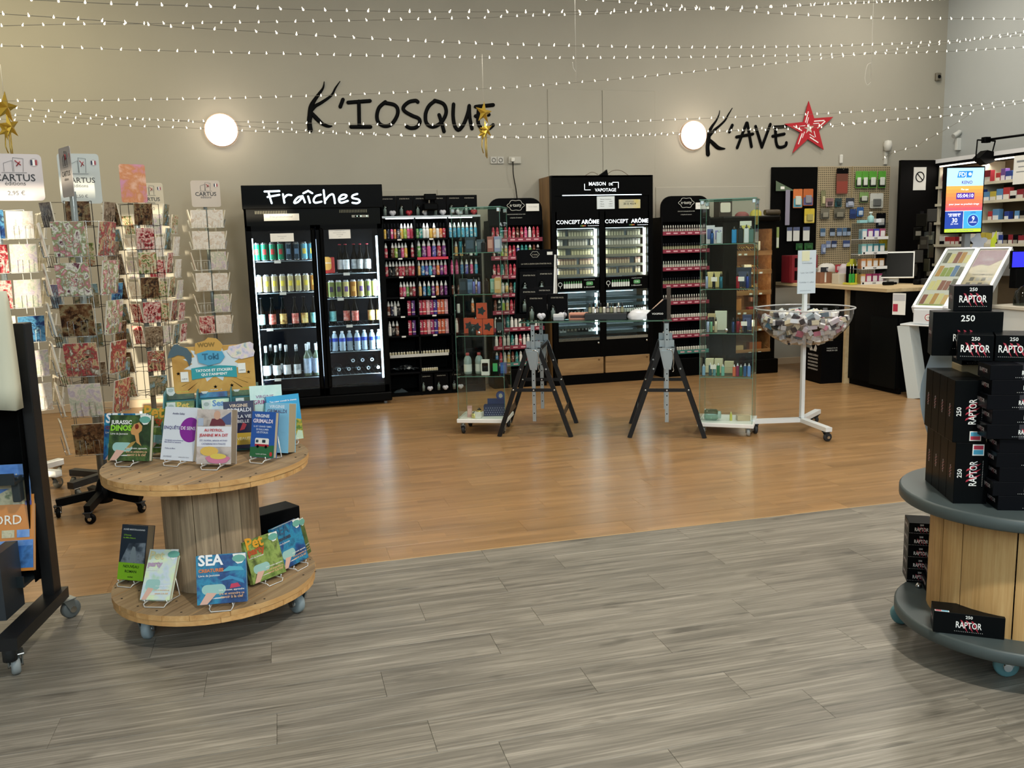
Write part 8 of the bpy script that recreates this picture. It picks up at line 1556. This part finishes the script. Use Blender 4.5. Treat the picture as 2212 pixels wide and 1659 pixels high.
def rack(cx, cy, lb, short, top, nside, rad_, rows, cw, ch, tilt, arts, wirem, a0=0.0, base='star', sign=None, per=1, poled='8a969c', visible=1.9):
    M = T(cx, cy, 0); t = thing('card_rack', lb, 'card rack', M)
    obj('pole', MB().cyl((0, 0, .10), .018, top - .10, 12).mesh('pole', mat(poled, 0.3, 0.5)), t)
    if base == 'star':
        for k in range(5):
            a = rad(-100) + 2 * PI * k / 5 + a0 * 0
            obj('base_arm', MB().bar((.02 * math.cos(a), .02 * math.sin(a), .115), (.25 * math.cos(a), .25 * math.sin(a), .085), .045, .035).mesh('base_arm', mat('17191c', 0.35)), t)
            caster(t, .245 * math.cos(a), .245 * math.sin(a), .030, mat('1a1c1f', 0.4), .07, yaw=a, plate=RUB)
        obj('hub', MB().lathe([(.05, .06), (.05, .12), (.035, .16), (.022, .20)], 16).mesh('hub', mat('17191c', 0.35)), t)
    elif base:
        for k in range(4):
            a = rad(-35) + PI / 2 * k
            obj('base_arm', MB().bar((0, 0, .10), (.28 * math.cos(a), .28 * math.sin(a), .10), .04, .05).mesh('base_arm', mat(base, 0.35)), t)
            caster(t, .25 * math.cos(a), .25 * math.sin(a), .036, mat('6a6a62', 0.5), .08, yaw=a, plate=CHR)
    # frame uprights and rings
    b = MB()
    for k in range(nside):
        a = a0 + 2 * PI * (k + .5) / nside
        b.rod((rad_ * .8 * math.cos(a), rad_ * .8 * math.sin(a), rows[-1] - .02), (rad_ * .8 * math.cos(a), rad_ * .8 * math.sin(a), rows[0] + ch), .0025, 4)
    for z in rows: b.tube([(rad_ * .8 * math.cos(a0 + 2 * PI * (k + .5) / nside), rad_ * .8 * math.sin(a0 + 2 * PI * (k + .5) / nside), z) for k in range(nside)], .002, 4, closed=True)
    for k in range(nside):
        a = a0 + 2 * PI * (k + .5) / nside
        for z in (rows[0] + ch, rows[-1]): b.rod((0, 0, z), (rad_ * .8 * math.cos(a), rad_ * .8 * math.sin(a), z), .002, 4)
    obj('wire_frame', b.mesh('wire_frame', wirem), t)
    vdir = math.atan2(-cy, -cx); cnt_ = 0
    for ri, z in enumerate(rows):
        for k in range(nside):
            a = a0 + 2 * PI * k / nside
            da = (a - vdir + PI) % (2 * PI) - PI
            if abs(da) > visible: continue
            for q in range(per):
                off = (q - (per - 1) / 2) * cw * 1.08
                ML_ = T(rad_ * math.cos(a), rad_ * math.sin(a), z) @ Rz(a + PI / 2) @ T(off, 0, 0) @ Rx(rad(-tilt))
                # leaning outwards at the top
                MLo = T(rad_ * math.cos(a), rad_ * math.sin(a), z) @ Rz(a + PI / 2) @ T(off, 0, 0) @ Rx(rad(tilt))
                obj('wire_pocket', pocket_mesh(cw, ch, wirem, wirem.name), t, MLo)
                if RN.random() < .05: continue
                art = arts[(k * 3 + ri * 5 + q * 2 + int(RN.random() * 2)) % len(arts)]
                s_ = RN.uniform(.94, 1.0)
                side = 'left' if da < -.5 else ('right' if da > .5 else 'front'); cnt_ += 1
                word = {'floral': 'floral', 'dark': 'dark', 'photo': 'photo', 'white': 'white', 'red': 'red', 'pastel': 'pastel', 'garden': 'garden', 'kitten': 'animal', 'blue': 'blue', 'brown': 'brown'}[art]
                key = (short, ri, side, word); RKN[key] = RKN.get(key, 0) + 1
                put1('greeting_card', card_mesh(cw, round(ch * (.97 if s_ > .97 else .93), 3), art), M @ MLo @ T(0, .002, .001), '%s card, %s on the %s side, %s row, %s' % (word, ORD[RKN[key] - 1], side, ORD[ri], short), 'card', 'cards on ' + short)
    if sign:
        sx, sz, w_, h_, yaw, txt, cc, price = sign
        s_ = obj('sign_board', MB().prism(rrect(-w_ / 2, w_ / 2, 0, h_, w_ * .08, 4), 0, .003, 0, FR(0, 0, 0)).mesh('sign_board', mat(cc, 0.5) if isinstance(cc, str) else cc), t, T(sx, -.02, sz) @ Rz(yaw))
        if txt:
            b = MB().text('CARTUS', FR(0, -.0042, h_ * .42), w=w_ * .72, bold=.012).text('éditions', FR(0, -.0042, h_ * .33), w=w_ * .36)
            b.tube([(-w_ * .22, -.004, h_ * .60), (w_ * .22, -.004, h_ * .60)], .001, 4).tube([(-w_ * .17, -.004, h_ * .62), (-w_ * .17, -.004, h_ * .80), (-w_ * .02, -.004, h_ * .86), (-w_ * .02, -.004, h_ * .62)], .0012, 4).tube([(0, -.004, h_ * .62), (.0, -.004, h_ * .92), (w_ * .18, -.004, h_ * .90), (w_ * .16, -.004, h_ * .62)], .0012, 4)
            obj('sign_print', b.mesh('sign_print', mat('2a2a2e', 0.5)), s_)
            obj('bow_print', MB().rod((w_ * .03, -.0045, h_ * .86), (w_ * .13, -.0045, h_ * .76), w_ * .012, 4).rod((w_ * .05, -.0045, h_ * .74), (w_ * .12, -.0045, h_ * .84), w_ * .012, 4).mesh('bow', mat('a02a34', 0.5)), s_)
            r_ = w_ * .085; bx, bz = w_ * .36, h_ * .82
            b = MB().prism(circ(r_, 16, bx, bz), 0, .0006, 0, FR(0, -.0032, 0)).bb(bx - r_ * .7, bx - r_ * .25, -.0045, -.004, bz - r_ * .6, bz + r_ * .6, 1).bb(bx + r_ * .25, bx + r_ * .7, -.0045, -.004, bz - r_ * .6, bz + r_ * .6, 2).bb(bx - r_ * .25, bx + r_ * .25, -.0045, -.004, bz - r_ * .7, bz + r_ * .7, 3)
            obj('flag_badge', b.mesh('flag_badge', mat('b8aeb0', 0.5), mat('2a2f4a', 0.5), mat('a03038', 0.5), WHT), s_)
            if price: obj('price_print', MB().text(price, FR(0, -.0042, h_ * .12), w=w_ * .30).mesh('price_print', mat('5a5a5c', 0.5)), s_)
    return t
CHW = mat('b4bcc0', 0.25, 0.8, name='chrome_wire'); BKW = mat('1c1c1e', 0.4, name='black_wire'); WHW = mat('e9ebe9', 0.35, name='white_wire')
# near rack of swing cards
A_rows = (1.50, 1.285, 1.06, .835, .605, .385)
rack(-1.085, 5.52, 'near revolving rack of large fancy cards on a black five-star base', 'the near fancy card rack', 1.86, 5, .165, A_rows, .17, .195, 9, ['floral', 'garden', 'dark', 'kitten', 'pastel', 'floral', 'brown', 'kitten'], CHW, a0=rad(-92), sign=(-.015, 1.83, .20, .27, rad(-62), True, 'b9b4b4', None))
rack(-1.165, 6.05, 'revolving photo card rack behind the near rack, with a grey lettered sign', 'the grey-signed photo card rack', 1.86, 6, .19, (1.68, 1.44, 1.19, .95, .71), .13, .15, 8, ['photo', 'dark', 'blue', 'brown', 'photo', 'garden'], BKW, a0=rad(-80), base='23272a', sign=(.03, 1.82, .23, .30, rad(10), True, 'c4cac8', '2,50 €'))
rack(-.93, 6.75, 'dark revolving photo card rack topped by a pink and orange sign', 'the dark photo card rack', 1.90, 6, .19, (1.70, 1.535, 1.37, 1.20, 1.03, .86, .69, .52), .115, .15, 10, ['dark', 'photo', 'brown', 'garden', 'photo', 'red', 'dark', 'kitten'], BKW, a0=rad(-70), base='1a1c1e', sign=(.0, 1.86, .17, .26, rad(20), False, print_mat('art_pinkorange', ['c98aa8', 'c9824f', 'e2b8a4', 'b86a4a'], 7), None))
rack(-1.03, 8.20, 'far white wire card rack in the sunlight at the wall', 'the sunlit white card rack', 1.90, 6, .20, (1.67, 1.485, 1.30, 1.115, .93, .745), .125, .165, 10, ['white', 'pastel', 'white', 'garden', 'white', 'red'], WHW, a0=rad(-75), base='dfe2e2', sign=(.02, 1.84, .22, .26, rad(8), True, 'c9c0ac', '3,10'))
rack(-1.70, 6.35, 'white wire card rack at the left edge with a sunlit sign', 'the left edge card rack', 1.88, 4, .23, (1.62, 1.41, 1.19, .97, .75, .53), .15, .18, 9, ['blue', 'pastel', 'garden', 'white', 'pastel', 'red'], WHW, a0=rad(-66), base='e4e8ea', sign=(.13, 1.86, .32, .29, rad(14), True, 'd2cacc', '2,95 €'), per=2)
rack(-.61, 8.78, 'slim white wire card rack against the wall left of the fridge', 'the slim rack beside the fridge', 1.95, 4, .135, (1.73, 1.535, 1.345, 1.155, .955, .76), .135, .17, 12, ['white', 'red', 'pastel', 'white', 'white'], WHW, a0=rad(-83), base='e4e8ea', sign=(.015, 1.92, .255, .24, rad(6), True, 'c9bfb8', None), per=2)
# ================================================================== black book stand at the left edge
MA = T(-.957, 3.80, 0) @ Rz(rad(-8.7))
t = thing('book_stand', 'black wheeled steel book stand cut by the left edge', 'stand', MA)
BLS = mat('131416', 0.4, 0.2)
obj('side_post', MB().bev(-.045, .0, -.03, .045, .11, 1.25, .004).mesh('side_post', BLS), t)
obj('foot_beam', MB().bar((.018, -.50, .15), (-.022, .07, .12), .045, .075).mesh('foot_beam', BLS), t)
obj('foot_slot', MB().bar((.038, -.44, .152), (.0075, -.02, .13), .003, .018).mesh('foot_slot', mat('2c2a26', 0.4)), t)
obj('front_tube', MB().cyl((.008, -.46, .075), .024, .08, 14).mesh('front_tube', mat('23272a', 0.4)), t)
obj('side_panel', MB().prism([(-.07, .22), (.0, .22), (.0, 1.22), (-.05, 1.22)], 0, .004, 0, T(-.05, 0, 0) @ Matrix(((0, 0, 1, 0), (1, 0, 0, 0), (0, 1, 0, 0), (0, 0, 0, 1)))).mesh('side_panel', mat('0c0d0e', 0.5)), t)
obj('back_panel', MB().bb(-1.0, -.05, .02, .03, .2, 1.22).mesh('back_panel', mat('0b0c0d', 0.5)), t)
for z, y0 in ((.235, -.16), (.64, -.14), (.98, -.10)):
    obj('shelf_ledge', MB().bb(-1.0, -.05, y0, .02, z, z + .012).bb(-1.0, -.05, y0 - .006, y0, z, z + .045).mesh('shelf_ledge', mat('20282c', 0.35)), t)
obj('bracket', MB().bev(-.085, -.055, -.10, -.06, .56, .66, .004).mesh('bracket', mat('2a3236', 0.35)), t)
caster(t, .008, -.425, .040, mat('8f9698', 0.45), .09, yaw=.5); caster(t, .0, .075, .040, mat('5f6668', 0.45), .09, yaw=-.7)
caster(t, -.98, -.425, .042, mat('7f8688', 0.45), .085); caster(t, -.98, .075, .040, mat('5f6668', 0.45), .09)
obj('foot_beam', MB().bar((-1.0, -.50, .15), (-1.0, .07, .12), .045, .075).mesh('foot_beam', BLS), t)
SKY = print_mat('art_sky', ['3a6ab8', '5a8ad0', '86a8dc', '4a78c4'], 6); CAST = print_mat('art_castle', ['8a8f6a', 'b8b090', 'd0c8a8', '6a7a5a'], 16); VAL = print_mat('art_valley', ['1f3a78', '2a5aa8', '4a80c4', '1a2a50'], 7)
book('orange travel guide with white title at the left edge', MA @ T(-.152, -.105, .282) @ Rx(rad(-14)), .24, .30, .012, 'd0853a', [('PÉRIGORD', -.045, .185, .24, 'f2ece0', .01), ('Guide', .055, .262, .025, 'f2ece0', .01)],
     [([(-.12, .012), (.117, .012), (.117, .118), (-.12, .112)], VAL), ([(-.12, .095), (.117, .10), (.117, .122), (-.12, .118)], SKY), ([(-.06, .06), (-.045, .10), (-.03, .06)], 'a8b0a8')] + [([(x, .132), (x + .048, .132), (x + .048, .162), (x, .162)], SKY if i % 2 else CAST) for i, x in enumerate((-.115, -.058, -.001, .056))] + [([(.088, .258), (.112, .258), (.112, .275), (.088, .275)], '5a5aa0')])
book('travel book with a castle under blue sky above the orange guide', MA @ T(-.143, -.05, .47) @ Rx(rad(-8)), .20, .225, .012, SKY, [], [([(-.10, .02), (.097, .02), (.097, .13), (.06, .15), (-.02, .11), (-.10, .09)], CAST), ([(-.02, .13), (.08, .13), (.085, .175), (.06, .165), (.05, .19), (.03, .165), (-.0, .17)], 'c9c4aa')])
book('dark grey book cover beside the castle travel book', MA @ T(-.05, .0, .50) @ Rx(rad(-8)), .06, .20, .012, '1a1c1e')
t = thing('brochure_holder', 'grey holder of brochures seen edge-on at the left edge', 'holder', MA @ T(-.12, -.215, .15))
obj('holder_back', MB().bb(-.002, .043, -.06, .10, 0, .26).mesh('holder_back', mat('2c3238', 0.4)), t)
for i in range(6): obj('brochure', MB().bb(-.055 + i * .009, -.049 + i * .009, -.075, .08, .05, .25).mesh('brochure', mat(('a8a29a', '8f8a84', 'b5b0a8')[i % 3], 0.6)), t)
obj('holder_foot', MB().bb(-.07, -.003, -.08, .10, 0, .05).mesh('holder_foot', mat('8a9298', 0.4)), t)
t = thing('tote_bag', 'cream canvas tote bag hanging folded over the black book stand', 'bag', MA @ T(-.17, -.13, .98))
b = MB(); n, m_ = 12, 10; vs = []
for side in (0, 1):
    for j in range(m_ + 1):
        for i in range(n + 1):
            u, v = i / n, j / m_
            x = -.28 + .44 * u; z = .40 * v - (.05 * u if j == 0 else 0) * 1.0
            y = (-.03 if side == 0 else .04) + .006 * math.sin(7 * u + 3 * v + side) + (.02 * abs(u - .5) ** 3 * (1 if side == 0 else -1)) + (.025 if side == 0 else -.02) * (v ** 8)
            vs.append((x, y, z))
N_ = (n + 1) * (m_ + 1); fs = []
for s in (0, 1):
    for j in range(m_):
        for i in range(n):
            q = [s * N_ + j * (n + 1) + i, s * N_ + j * (n + 1) + i + 1, s * N_ + (j + 1) * (n + 1) + i + 1, s * N_ + (j + 1) * (n + 1) + i]; fs.append(q if s == 0 else q[::-1])
for j in range(m_):
    for i in (0, n): a = j * (n + 1) + i; c = a + n + 1; fs.append([a, c, N_ + c, N_ + a] if i == 0 else [c, a, N_ + a, N_ + c])
for j in (0, m_):
    for i in range(n): a = j * (n + 1) + i; fs.append([a, N_ + a, N_ + a + 1, a + 1] if j == 0 else [a + 1, N_ + a + 1, N_ + a, a])
obj('bag_body', b.add(vs, fs, 0, True).mesh('bag_body', mat('cfcdb8', 0.8)), t)
obj('bag_handle', MB().tube(smooth_pts([(-.02, -.03, -.03), (.0, -.035, -.09), (.03, -.035, -.12), (.06, -.035, -.09), (.06, -.03, -.04)]), .014, 6, flat=.004).mesh('bag_handle', mat('8f7c5c', 0.8)), t)
obj('shelf_plate', MB().bb(-.3, .09, -.055, -.045, -.04, .06).mesh('shelf_plate', mat('232b30', 0.4)), t)
# ---- remove the hidden originals that the copies were made from
_dead = []
for o in list(bpy.data.objects):
    if o.parent is None and o.location.z < -40:
        _dead.append(o)
        for c in o.children: _dead += [c] + list(c.children)
for o in _dead: bpy.data.objects.remove(o)
